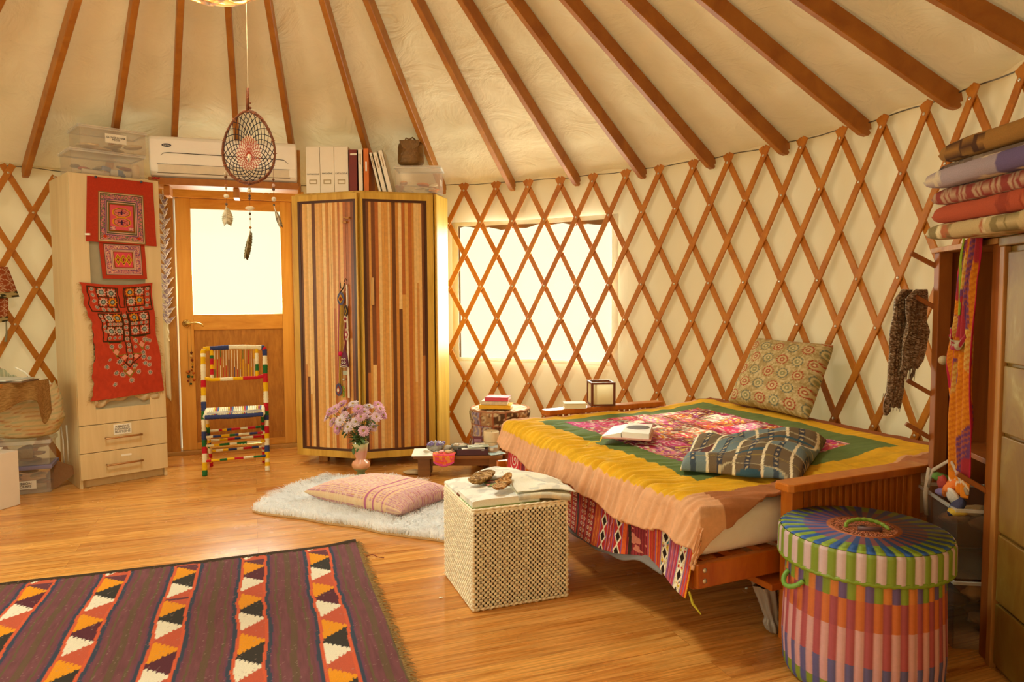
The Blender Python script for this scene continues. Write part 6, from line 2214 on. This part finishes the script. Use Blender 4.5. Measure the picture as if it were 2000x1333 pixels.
def drape(name, label, cat, path, width, thick, colf, parent=None, nu=60, nv=160, folds=4, amp=.012, seed=0, ends=0.):
    """cloth strip falling along path (list of points) ; width along w vector"""
    U, V = mg(0, 1, nu, 0, 1, nv)
    P = np.array([q[0] for q in path], float); Wv = np.array([q[1] for q in path], float)
    L = np.concatenate([[0], np.cumsum(np.linalg.norm(np.diff(P, axis=0), axis=1))]); L /= L[-1]
    C = np.stack([np.interp(V, L, P[:, i]) for i in range(3)], -1)
    Wd = np.stack([np.interp(V, L, Wv[:, i]) for i in range(3)], -1)
    n = np.array(KN)
    f = amp*np.sin(U*folds*2*pi+seed+2*np.sin(V*5+seed))+amp*.8*(vn(U*6, V*9, 1, seed)-.5)
    Q = C+Wd*(U-.5)[..., None]+n*f[..., None]
    Q[..., 2] += ends*(vn(U*9, V*0, 1, seed)-.5)*(V**6)
    return MB().grid(Q, colf(U, V))
def col_scarf(U, V):
    p = Paint(U.shape, '#d0801c')
    p(vn(U*2.2, V*7, 1, 3) > .52, '#a03038'); p(vn(U*3, V*9, 1, 7) > .66, '#6c3c64'); p(vn(U*3, V*8, 1, 12) > .70, '#c8a04c')
    p(((V*46+U*6) % 1 < .4) & (vn(U*2, V*7, 1, 3) <= .52), '#b85c18', .7)
    p((U < .06) | (U > .95), '#b02440')
    e = V > .93
    p(e, '#e08420'); p(e & (abs(((U*4) % 1)-.5)*.06+.945 > V-.0) & (abs(((U*4) % 1)-.5)*.06+.935 < V), '#f0dcc0')
    return p.c
t = thing('patchwork_scarf', 'long orange, red and purple patchwork scarf hanging from the top of the peg rack', 'scarf', kp(LK-.09, 1.0, .03))
sv = KE*.105
drape('', '', '', [(kp(.34, KT+.006, -.06), sv*.7), (kp(.34, KT+.004, .03), sv*.7), (kp(.34, 1.36, .036), sv*.6), (kp(.32, 1.15, .038), sv*.9), (kp(.30, 1.0, .04), sv*1.1), (kp(.30, .86, .038), sv*.8)], 0, 0, col_scarf, seed=2, folds=2, amp=.008).build('long_end', m_cloth, t, solid=.003, smooth=True)
drape('', '', '', [(kp(.41, KT+.008, -.06), sv), (kp(.41, KT+.006, .04), sv), (kp(.41, 1.30, .052), sv*.8), (kp(.40, 1.05, .055), sv*1.1), (kp(.39, .80, .055), sv*1.45), (kp(.375, .545, .05), sv*1.3)], 0, 0, col_scarf, seed=5, folds=3, amp=.010).build('long_end', m_cloth, t, solid=.003, smooth=True)
drape('', '', '', [(kp(.30, 1.12, .06), sv*.2+np.array([0, 0, .03])), (kp(.345, 1.075, .072), np.array([0, 0, .035])), (kp(.40, 1.075, .075), np.array([0, 0, .035])), (kp(.43, 1.12, .06), np.array([0, 0, .03]))], 0, 0, lambda U, V: Paint(U.shape, '#a89878')(vn(U*4, V*9) > .5, '#a02c3c').c, seed=1, folds=1, amp=.004).build('knot', m_cloth, t, solid=.003, smooth=True)
drape('', '', '', [(kp(.355, KT+.012, -.05), sv*.12), (kp(.36, KT+.010, .05), sv*.12), (kp(.365, 1.36, .062), sv*.15), (kp(.375, 1.18, .064), sv*.06)], 0, 0, lambda U, V: Paint(U.shape, '#8ca02c').c, seed=1, folds=1, amp=.002).build('green_tie', m_cloth, t, solid=.002, smooth=True)

# glittery beaded scarf on the left peg
t = thing('beaded_scarf', 'brown glittering beaded scarf hanging from a peg over the near end of the lattice', 'scarf', kp(-.03, 1.0, .07))
def col_glit(U, V):
    p = Paint(U.shape, '#7c6048'); p(vn(U*40, V*120) > .55, '#a88c70'); p(vn(U*60, V*160, 1, 3) > .70, '#d8c8b0'); p(vn(U*60, V*160, 1, 6) < .25, '#4c3828')
    return p.c
m_glit = cloth('glitter_cloth', .35, 300, .4, .8, 300, .6, 0, .25)
w0 = np.array([.085, .03, 0])
for k, (dx, zb, wd, sd) in enumerate(((-.055, .80, .8, 1), (.005, .94, 1.0, 4))):
    b = kp(-.035, 0, .06)+np.array([dx, 0, 0])
    drape('', '', '', [(b+[.015, 0, 1.275], w0*.5*wd), (b+[.0, 0, 1.235], w0*1.15*wd), (b+[-.003, 0, 1.1], w0*1.3*wd), (b+[-.015, 0, .98], w0*1.1*wd), (b+[-.032, 0, zb], w0*.9*wd)], 0, 0, col_glit, seed=sd, folds=5, amp=.010, ends=.10).build('scarf_end', m_glit, t, solid=.004, smooth=True)
q = MB(); r = random.Random(3)
for i in range(40):
    b = kp(-.035, 0, .06)+np.array([r.uniform(-.10, .03), r.uniform(-.01, .01), 0])
    z = .95 if b[0] > 1.62 else .82
    q.tube([b+[-.02, 0, z+.03], b+[-.025, 0, z-r.uniform(.0, .05)]], .0012, 4)
q.build('bead_fringe', scrap_mat('#8c7054'), t)

# cloth bag with straps hanging inside
t = thing('colourful_bag', 'small bag with a pale strap and green, orange and violet cloth inside the peg rack', 'bag', kp(.33, .5, .0))
MB().tube([kp(.235, .53, .095), kp(.26, .60, .09), kp(.33, .655, .06), kp(.42, .60, .06), kp(.45, .56, .05)], .008, 8, flat=.5).build('strap', scrap_mat('#b8a48c'), t, smooth=True)
MB().tube([kp(.225, .60, .09), kp(.22, .50, .098), kp(.225, .42, .095)], [.010, .012, .010], 8, flat=.6).build('strap', scrap_mat('#b8a48c'), t, smooth=True)
for i, (s, z, c) in enumerate(((.27, .575, '#5c8030'), (.30, .555, '#a83c30'), (.35, .56, '#e07828'), (.31, .53, '#7c6c9c'), (.37, .53, '#d8d0c4'), (.40, .505, '#3c3c5c'), (.42, .49, '#c8a838'))):
    MB().ball(kp(s, z, .065), (.035, .03, .014), 12, M=Matrix.Rotation(.3+i, 3, 'Y'), noise_=.3, seed=i).build('cloth_piece', scrap_mat(c), t, smooth=True)

# folded textiles piled on the cabinet top
def folded(lab, x0, x1, y0, y1, z0, h, colf, seed, tip=.04):
    nu, nv = 70, 70
    U, V = mg(0, 1, nu, 0, 1, nv)
    a, b = 2*U-1, 2*V-1
    k = np.clip((1-abs(a)**9)*(1-abs(b)**9), 0, 1)**.26
    X = x0+(x1-x0)*U+.012*(vn(V*4, U*0, 1, seed)-.5)
    Y = y0+(y1-y0)*V
    dr = -tip*np.clip((.28-U)/.28, 0, 1)**1.5
    m_ = z0+h/2+dr
    T = np.stack([X, Y, m_+h/2*k+.008*(vn(U*6, V*6, 1, seed+2)-.5)*k], -1)
    Bq = np.stack([X, Y, m_-h/2*k], -1)
    c = colf(U, V)
    tag(MB().grid(T, c).grid(Bq[::-1], c[::-1]).build('folded_textile', m_cloth, smooth=True, merge=True), lab, 'textile', 'folded textiles stacked on the old cabinet')
def cs(base, *ov):
    def f(U, V):
        p = Paint(U.shape, base)
        for k, (c, th, sx, sy) in enumerate(ov):
            p(vn(U*sx, V*sy, 1, k+3) > th, c, .9)
        return p.c
    return f
def c_stripe(U, V):
    p = Paint(U.shape, '#94682c')
    s = (U*7.5+.2*np.sin(V*4)) % 1
    p(s < .12, '#4a2c14'); p((s > .2) & (s < .26), '#4a2c14'); p((s > .5) & (s < .85) & (U > .3), '#a85024'); p((s > .62) & (s < .72) & (U > .45), '#8c9c50')
    return p.c
yy0, yy1 = 1.92, 2.47
specs = [('cream floral folded cloth, lowest of the textile pile on the old cabinet', 1.42, .058, cs('#b8a070', ('#a85c38', .66, 20, 20), ('#dccca0', .6, 12, 12), ('#7c6c40', .7, 26, 26)), .035),
         ('rust red folded cloth in the textile pile on the old cabinet', 1.44, .068, cs('#a84c2c', ('#8c3820', .6, 7, 7), ('#b8643c', .66, 12, 5)), .03),
         ('red and cream zigzag folded cloth in the textile pile on the old cabinet', 1.44, .060, lambda U, V: Paint(U.shape, '#b09070')((((U*16+1.2*np.sin(V*22)) % 1) < .45), '#8c3c30').c, .03),
         ('violet and cream mottled folded cloth in the textile pile', 1.41, .066, cs('#9c8c90', ('#5c4c74', .5, 9, 9), ('#d0c0a0', .66, 12, 12)), .05),
         ('dark grey brown folded cloth, second from the top of the textile pile', 1.46, .030, cs('#6c5848', ('#4c3c34', .55, 12, 12), ('#8c7860', .68, 20, 20)), .03),
         ('striped brown and orange folded blanket, topmost of the textile pile', 1.455, .070, c_stripe, .03)]
z = KT+.002
for i, (lab, x0, h, cf, tp) in enumerate(specs):
    folded(lab, x0, 1.92, yy0, yy1, z, h*1.06, cf, i*3, .012)
    z += h*.92

# ------------------------------------------------------------------ hanging woven lamp in the middle of the roof
def make_lamp():
    C0 = np.array([CX, CY, 2.69]); r0 = .30
    t = thing('pendant_lamp', 'glowing round pendant lamp woven from pale wood strips, hanging at the top', 'lamp', C0+[0, 0, .3])
    m_strip = plain('lamp_strip', '#e8c890', .6, var=.1, trans=.35)
    r = random.Random(6)
    V, F = [], 0
    mb = MB()
    for i in range(20):
        ax = np.array([r.gauss(0, 1), r.gauss(0, 1), r.gauss(0, .8)]); ax /= np.linalg.norm(ax)
        u = np.cross(ax, (0, 0, 1)); u /= np.linalg.norm(u); w_ = np.cross(ax, u)
        off = r.uniform(-.5, .5)
        rr_ = r0*sqrt(1-off*off)
        A = np.linspace(0, 2*pi, 64)
        hw = .016
        P = np.stack([np.stack([C0+ax*(off*r0+s)+(u*cos(a)+w_*sin(a))*(rr_-(off*s)) for s in (-hw, hw)]) for a in A[:-1]])
        mb.grid(P, wrap=True)
    mb.build('woven_shade', m_strip, t, solid=.003, smooth=True)
    MB().ball(C0, .055, 16).build('bulb', plain('lamp_bulb', '#fff0c8', .5, var=.02, emit=14), t, smooth=True)
    MB().tube([C0+[0, 0, .05], C0+[0, 0, ZR+SL*(R-RING)-2.69]], .004, 6).build('cord', m_paper, t)
    l = bpy.data.lights.new('lamp_glow', 'POINT')
    l.energy = 20; l.color = (1, .72, .36); l.shadow_soft_size = .06
    o = bpy.data.objects.new('lamp_glow', l); COL.objects.link(o); o.location = C0+np.array([0, 0, -.09])
make_lamp()

# ------------------------------------------------------------------ dream catcher
def make_dream():
    X0, Y0 = -1.1396, 3.16
    t = thing('dream_catcher', 'egg shaped dream catcher with dark net, red centre and hanging feathers', 'dream catcher', (X0, Y0, 2.47))
    m_twig = plain('twig_bark', '#7c4420', .6, var=.3, bump=.6, bscale=120)
    top, bot = 2.065, 1.755
    cz = (top+bot)/2; hz = (top-bot)/2
    def egg(a, f=1.):
        # a = 0 at the top
        z = cos(a)
        w_ = .112*(1-.18*z-.05*z*z)
        return np.array([X0+f*w_*sin(a)-.004, Y0, cz-.006*(1-f)*8+f*hz*z])
    mb = MB()
    for k in range(3):
        P = [egg(a, 1+.012*sin(a*9+k*2))+np.array([0, .004*sin(a*7+k*2.1), .003*cos(a*8+k*2)]) for a in np.linspace(0, 2*pi, 70)[:-1]]
        mb.tube(P, .0042, 7, closed=True)
    mb.tube([egg(0), egg(0)+[0, 0, .05], egg(0)+[.003, 0, .098]], [.008, .008, .006], 8)
    mb.tube([egg(0)+[.004, 0, .02], egg(0)+[.018, -.004, .012]], .003, 5)
    for z_ in (.035, .012):
        mb.ball(egg(0)+np.array([.012, 0, z_]), .005, 8)
    mb.build('twig_hoop', m_twig, t, smooth=True)
    # net
    net_d, net_r = MB(), MB()
    n = 24; rings = 11
    fs = [1.0-(.90)*(k/rings)**.92 for k in range(rings+1)]
    for k in range(rings):
        for i in range(n):
            a0 = 2*pi*(i+.5*(k % 2))/n
            for s in (-1, 1):
                a1 = 2*pi*(i+.5*(k % 2)+s*.5)/n
                (net_d if k < 6 else net_r).tube([egg(a0, fs[k]), egg(a1, fs[k+1])], .0016 if k < 6 else .0012, 4, cap=False)
    net_d.build('net', plain('navy_cord', '#221d30', .8), t)
    net_r.build('net_centre', plain('rust_cord', '#b4401a', .8), t)
    MB().ball(egg(0, .0), (.007, .004, .020), 8).build('quartz', m_paper, t, smooth=True)
    MB().ball(egg(0, .0)+np.array([0, -.004, -.008]), (.002, .002, .010), 6).build('pendant', m_dark, t)
    wr = MB()
    for a in np.linspace(0, 2*pi, 19)[:-1]:
        c = egg(a); d = egg(a+.05)-egg(a-.05); d /= np.linalg.norm(d)
        q = np.cross(d, (0, 1, 0))
        wr.tube([c+(q*cos(b)+np.array([0, 1, 0])*sin(b))*.0085 for b in np.linspace(0, 2*pi, 10)[:-1]], .0012, 4, closed=True)
    wr.build('wrapping', plain('copper_wrap', '#b0683c', .5), t)
    zc_ = ZR+SL*(R-RING)-.02
    MB().tube([egg(0)+[0, 0, .085], egg(0)+[.006, 0, .06], egg(0)+[-.004, 0, .075]], .0015, 5).build('string', m_paper, t)
    MB().tube([egg(0)+[.003, 0, .09], (X0+.003, Y0-.002, 2.6), (X0-.01, Y0-.01, zc_)], .0014, 5).build('string', m_paper, t)
    def strand(x, z0, z1, beads, fe):
        MB().tube([(x, Y0, z0), (x, Y0, z1)], .0007, 4).build('strand', scrap_mat('#8c4440'), t)
        for z_, c, s in beads:
            MB().ball((x, Y0-.001, z_), s, 10, noise_=.1 if s is not .01 else 0, seed=int(z_*100)).build('bead' if np.ndim(s) == 0 else 'shell', scrap_mat(c), t, smooth=True)
        x1, z_, ln, wd, tl, c, cd_ = fe
        U, V = mg(0, 1, 26, -1, 1, 9)
        prof = np.sin(np.clip(U*1.05, 0, 1)*pi*.72+.25)**.8*wd
        jag = 1+.12*np.sin(U*60)*(abs(V) > .8)
        P = np.stack([x1+tl*U*ln+V*prof*jag*cos(tl), Y0+.010*(V**2)-.004, z_-U*ln+V*prof*sin(tl)*.6-.01*abs(V)], -1)
        p = Paint(U.shape, c); p((vn(U*26, V*2, 1, 2) > .55) | (U > .93), cd_, .8)
        MB().grid(P, p.c).build('feather', m_cloth, t, solid=.001)
        MB().tube([(x, Y0-.004, z1), (x1, Y0-.005, z_), (x1+tl*ln, Y0-.005, z_-ln)], [.0014, .002, .0008], 5).build('quill', m_paper, t)
    m_ = X0
    strand(X0-.108, 1.80, 1.655, [(1.795, '#c8b8a0', .008), (1.782, '#6c4c34', .007), (1.745, '#b8784c', .006), (1.733, '#b8a890', .006), (1.700, '#f0e8d4', (.012, .007, .009)), (1.665, '#7c6c60', .006)], (X0-.108, 1.655, .075, .024, 0., '#e4dcc4', '#a89c80'))
    strand(X0-.006, 1.755, 1.53, [(1.752, '#6c4c4c', .007), (1.735, '#b8a890', .006), (1.722, '#efe6d4', .010), (1.70, '#5c4c4c', .006), (1.688, '#4c4c6c', .006), (1.646, '#efe0c4', (.020, .006, .010)), (1.622, '#5c4434', .006), (1.60, '#c8b090', .005), (1.562, '#b07c3c', .006)], (X0-.006, 1.55, .12, .014, -.22, '#8c7c54', '#4c3c24'))
    strand(X0+.100, 1.86, 1.66, [(1.83, '#a8543c', .004), (1.77, '#6c4c34', .005), (1.745, '#d8b8b0', .007), (1.728, '#6c544c', .007), (1.685, '#efe8d8', .010), (1.66, '#5c5448', .005)], (X0+.104, 1.645, .075, .011, .32, '#b8a88c', '#5c4c38'))
make_dream()

# ------------------------------------------------------------------ left edge: desk, bag, bins
t = thing('work_table', 'dark wooden table top at the left edge draped with brown burlap', 'table', (-3.35, 4.2, 0))
zt_ = .745
c_ = PZ(62, 745, zt_)
MB().prism([(c_[0], c_[1]-.02), (c_[0]-.02, c_[1]+.10), (-3.75, 4.70), (-3.75, 3.90), (-3.32, 3.90)], zt_-.025, zt_).build('tabletop', m_firp, t, bevel=.004)
for x, y in ((-3.38, 3.96), (-3.70, 4.15), (-3.70, 4.62)):
    MB().box((x, y, (zt_-.025)/2), (.04, .04, zt_-.026)).build('leg', m_firp, t, bevel=.003)
for i, (dx, dy, a, c, lab) in enumerate(((0, 0, .1, '#7c5c40', 'brown card folder on the left table, bottom of the papers'), (-.03, .01, .25, '#dcd4c0', 'white sheet on the brown folder on the left table'), (-.05, -.01, -.1, '#cfd4c8', 'pale green sheet, topmost on the left table'))):
    tag(MB().box((c_[0]-.12+dx, c_[1]-.02+dy, zt_+.004+.007*i), (.24, .20, .006), rz=a).build('papers', scrap_mat(c)), lab, 'paper')
# burlap
U, V = mg(0, 1, 60, 0, 1, 50)
edge = [PZ(0, 752, zt_), c_+np.array([.004, -.03, 0])]
A_ = np.array([-3.27, 4.07, zt_]); B_ = c_+np.array([.012, -.01, 0]); B2 = c_+np.array([.02, .12, 0])
S = np.where(U[..., None] < .7, A_+(B_-A_)*(U/.7)[..., None], B_+(B2-B_)*((U-.7)/.3)[..., None])
ln = .16+.05*np.sin(U*7)+.13*np.exp(-((U-.86)/.10)**2)
P = S.copy(); P[..., 2] = zt_+.002-V*ln
ou = np.array([.8, -.6, 0])/1.0
P = P+ou*(.012+.014*np.sin(U*26+V*2)*V+.02*V)[..., None]
tag(MB().grid(P, Paint(U.shape, '#9c7440')(vn(U*60, V*60) > .5, '#86602f').c).build('burlap_cloth', cloth('burlap', .95, 300, .3, .6, 250), smooth=True, solid=.003), 'frayed brown burlap cloth hanging over the left table edge', 'cloth')
# woven striped bag
def make_bag2():
    X0, Y0, z0 = -3.19, 4.62, .36
    t = thing('striped_bag', 'bulging cream striped woven bag under the left table beside the tall cabinet', 'bag', (X0, Y0, z0))
    U, V = mg(0, 2*pi, 80, 0, 1, 40)
    pr = np.interp(V, [0, .06, .35, .7, .9, 1.], [.55, .85, 1.06, 1.0, .90, .86])
    P = np.stack([X0+.235*pr*np.cos(U)+.012*(vn(U*3, V*6)-.5), Y0+.17*pr*np.sin(U), z0+V*.33+.02*np.cos(U)*V+.012*np.sin(U*5)*V], -1)
    p = Paint(U.shape, '#d8c494'); s = (V*9+.2*np.sin(U*2)) % 1
    p(s < .16, '#b8b88c'); p((s > .4) & (s < .47), '#cc9c64'); p((s > .7) & (s < .75), '#bc8058'); p(vn(U*30, V*60) > .6, '#c8b488', .4)
    MB().grid(P[:-1], p.c[:-1], wrap=True).build('bag_body', m_cloth, t, solid=.004, smooth=True)
    U, V = mg(0, 1, 30, 0, 1, 20)
    P = np.stack([X0-.10+.22*U, Y0-.06+.02*np.sin(U*8)-.02*V, z0+.28+.17*V*(1-.5*U)+.01*np.sin(U*14)], -1)
    p = Paint(U.shape, '#a8ac8c'); p((U*9 % 1) < .4, '#ccc8a4')
    MB().grid(P, p.c).build('open_flap', m_cloth, t, solid=.004, smooth=True)
    MB().tube([(X0+.02, Y0-.08, z0+.46), (X0+.08, Y0-.08, z0+.43), (X0+.10, Y0-.07, z0+.40), (X0+.09, Y0-.06, z0+.36), (X0+.15, Y0-.05, z0+.34), (X0+.20, Y0-.03, z0+.31)], .006, 6).build('zip_edge', m_paper, t)
make_bag2()
CE2 = np.array([.92, .39, 0]); CE2 /= np.linalg.norm(CE2); CN2 = np.array([CE2[1], -CE2[0], 0])
def bin2(lab, p0, z0, h, w_, d_, lidc, cols, seed, lab_txt=None):
    t = thing('storage_box', lab, 'storage box', p0+CE2*w_/2+np.array([0, 0, z0]))
    open_box(t, p0, CE2, CN2, 0, w_, z0, z0+h, -d_, 0, m_clear, rim=False)
    fb = MB(); fbox(fb, p0, CE2, CN2, -.012, w_+.012, z0+h+.001, z0+h+.026, -d_-.01, .012)
    fb.build('lid', lidc, t, bevel=.004)
    scraps(t, p0, CE2, CN2, 0, w_, z0, z0+h, -d_*.8, -.01, cols, 8, seed, size=.06)
    if lab_txt:
        q = MB(); fbox(q, p0, CE2, CN2, w_*.42, w_*.78, z0+h*.2, z0+h*.55, 0, .001); q.build('paper_label', m_paper, t)
        text('label_lettering', lab_txt, .022, p0+CE2*w_*.60+CN2*.0018+np.array([0, 0, z0+h*.375]), CE2, (0, 0, 1), m_black, t)
    return t
bp0 = PZ(100, 962)
bp0 = bp0-CE2*.36
m_lilac = plain('lilac_lid', '#8c86a8', .35)
bin2('clear plastic box with a white label on the floor left of the tall cabinet', bp0, .002, .155, .36, .22, m_lilac, ['#c8b8a0', '#a88c70', '#d8c8b0', '#8c6c50'], 31, 'RIBBON\nSCRAPS')
t_ = bin2('clear plastic box with a photo label between the striped bag and the lilac lid', bp0+np.array([0, .0, 0]), .186, .135, .36, .22, m_clearlid, ['#8c6c44', '#a88454', '#6c5438'], 37)
q = MB(); fbox(q, bp0, CE2, CN2, .17, .27, .235, .295, .0, .002); q.build('photo_label', scrap_mat('#9c8c74'), t_)
# white box in front
t = thing('white_box', 'plain white cardboard box on the floor at the left edge', 'box', (-3.2, 4.15, 0))
w1 = PZ(40, 986)
e3 = np.array([-.80, -.60, 0]); 
mb = MB(); mb.prism([tuple(w1[:2]), tuple((w1+np.array([-.07, -.22, 0]))[:2]), tuple((w1+np.array([-.50, -.10, 0]))[:2]), tuple((w1+np.array([-.42, .12, 0]))[:2])], .001, .335)
mb.build('box', plain('white_board', '#e4d8c4', .7, var=.03), t, bevel=.002)
mb = MB(); mb.box((w1[0]-.22, w1[1]-.06, .341), (.24, .16, .008), rz=.3); mb.build('papers', m_paper, t)
# folded cardboard leaning on the cabinet
t = tag(MB().plate(PZ(92, 957)+np.array([0, 0, .002]), (.80, .60, 0), (-.20, .26, .94), (.6, -.8, 0), [(0, 0), (.045, 0), (.20, .11), (.07, .18), (0, .10)], .008).build('cardboard_flap', plain('brown_cardboard', '#8f6236', .8, bump=.2)), 'folded piece of brown cardboard leaning beside the foot of the tall cabinet', 'cardboard')
MB_ = MB()
for k in range(3):
    x = -3.045+.03*k
    MB_.tube([(x-.02+.01*k, 4.80, .40), (x, 4.79, .30), (x+.008, 4.78, .12+.03*k)], .005, 6)
tag(MB_.build('cable_bundle', m_paper, smooth=True), 'pale cables hanging down between the striped bag and the tall cabinet', 'cable')
# garment hung on the lattice, far left
t = thing('patterned_jacket', 'red brown patterned jacket sleeve hanging on the lattice at the left edge', 'jacket', wall_pt(139.5, 1.4, R-.06))
def on_l(px, py, r_=R-.05):
    d = ray(px, py)
    a = d[0]**2+d[1]**2; b = -2*(d[0]*CX+d[1]*CY); c = CX*CX+CY*CY-r_*r_
    s = (-b+sqrt(b*b-4*a*c))/(2*a)
    return d*s+np.array([0, 0, EYE])
def quadcloth(pts, colf, par, nm, seed, amp=.01):
    U, V = mg(0, 1, 40, 0, 1, 40)
    q = [on_l(*p_) for p_ in pts]
    P = ((1-U)*(1-V))[..., None]*q[0]+(U*(1-V))[..., None]*q[1]+((1-U)*V)[..., None]*q[2]+(U*V)[..., None]*q[3]
    n = np.array([CX, CY, 0])-q[0]*np.array([1, 1, 0]); n /= np.linalg.norm(n)
    P = P+n*(.01+amp*np.sin(U*9+seed)+amp*(vn(U*4, V*4, 1, seed)-.5))[..., None]
    MB().grid(P, colf(U, V)).build(nm, m_cloth, par, solid=.004, smooth=True)
def c_jac(U, V):
    p = Paint(U.shape, '#9a4a24'); x, y = (U*5) % 1-.5, (V*6) % 1-.5
    a = abs(x)+abs(y)
    p((a > .34) & (a < .44), '#d8b890'); p(a < .12, '#d8b890'); p(V > .80, '#3c3420'); p((V > .80) & (vn(U*9, V*20) > .55), '#b09c68')
    return p.c
quadcloth([(-60, 520), (14, 522), (-60, 590), (37, 580)], c_jac, t, 'sleeve', 1)
quadcloth([(-60, 585), (16, 575), (-60, 640), (15, 628)], c_jac, t, 'body', 3)
quadcloth([(-60, 540), (6, 538), (-60, 600), (4, 578)], lambda U, V: Paint(U.shape, '#c8c090')(vn(U*8, V*8) > .6, '#6c5c3c').c, t, 'collar', 5, .004)
MB().tube([on_l(12, 628), on_l(13, 650), on_l(11, 668)], [.004, .006, .009], 6).build('tassel', scrap_mat('#8c8464'), t)

t = thing('red_flower_pin', 'tiny dried red flower pinned at the top right corner of the tall cabinet', 'flower', cpt(.535, 2.072, .0))
for i in range(4):
    MB().ball(cpt(.515+.012*i, 2.085+.004*(i % 2), .012), (.009, .006, .007), 8, noise_=.3, seed=i).build('petal', scrap_mat('#b02c1c'), t, smooth=True)
MB().tube([cpt(.50, 2.08, .012), cpt(.53, 2.076, .014), cpt(.548, 2.06, .01), cpt(.552, 2.02, .008)], .0012, 4).build('stem', m_dark, t)
# small scatter on the floor
for x, y, lab in ((1458, 1151, 'small white crumb of paper on the floor under the bed'), (861, 1169, 'small white flower petal on the floor left of the basket')):
    tag(MB().ball(PZ(x, y)+np.array([0, 0, .003]), (.008, .006, .003), 8, noise_=.3, seed=x).build('paper_scrap', m_paper), lab, 'paper')
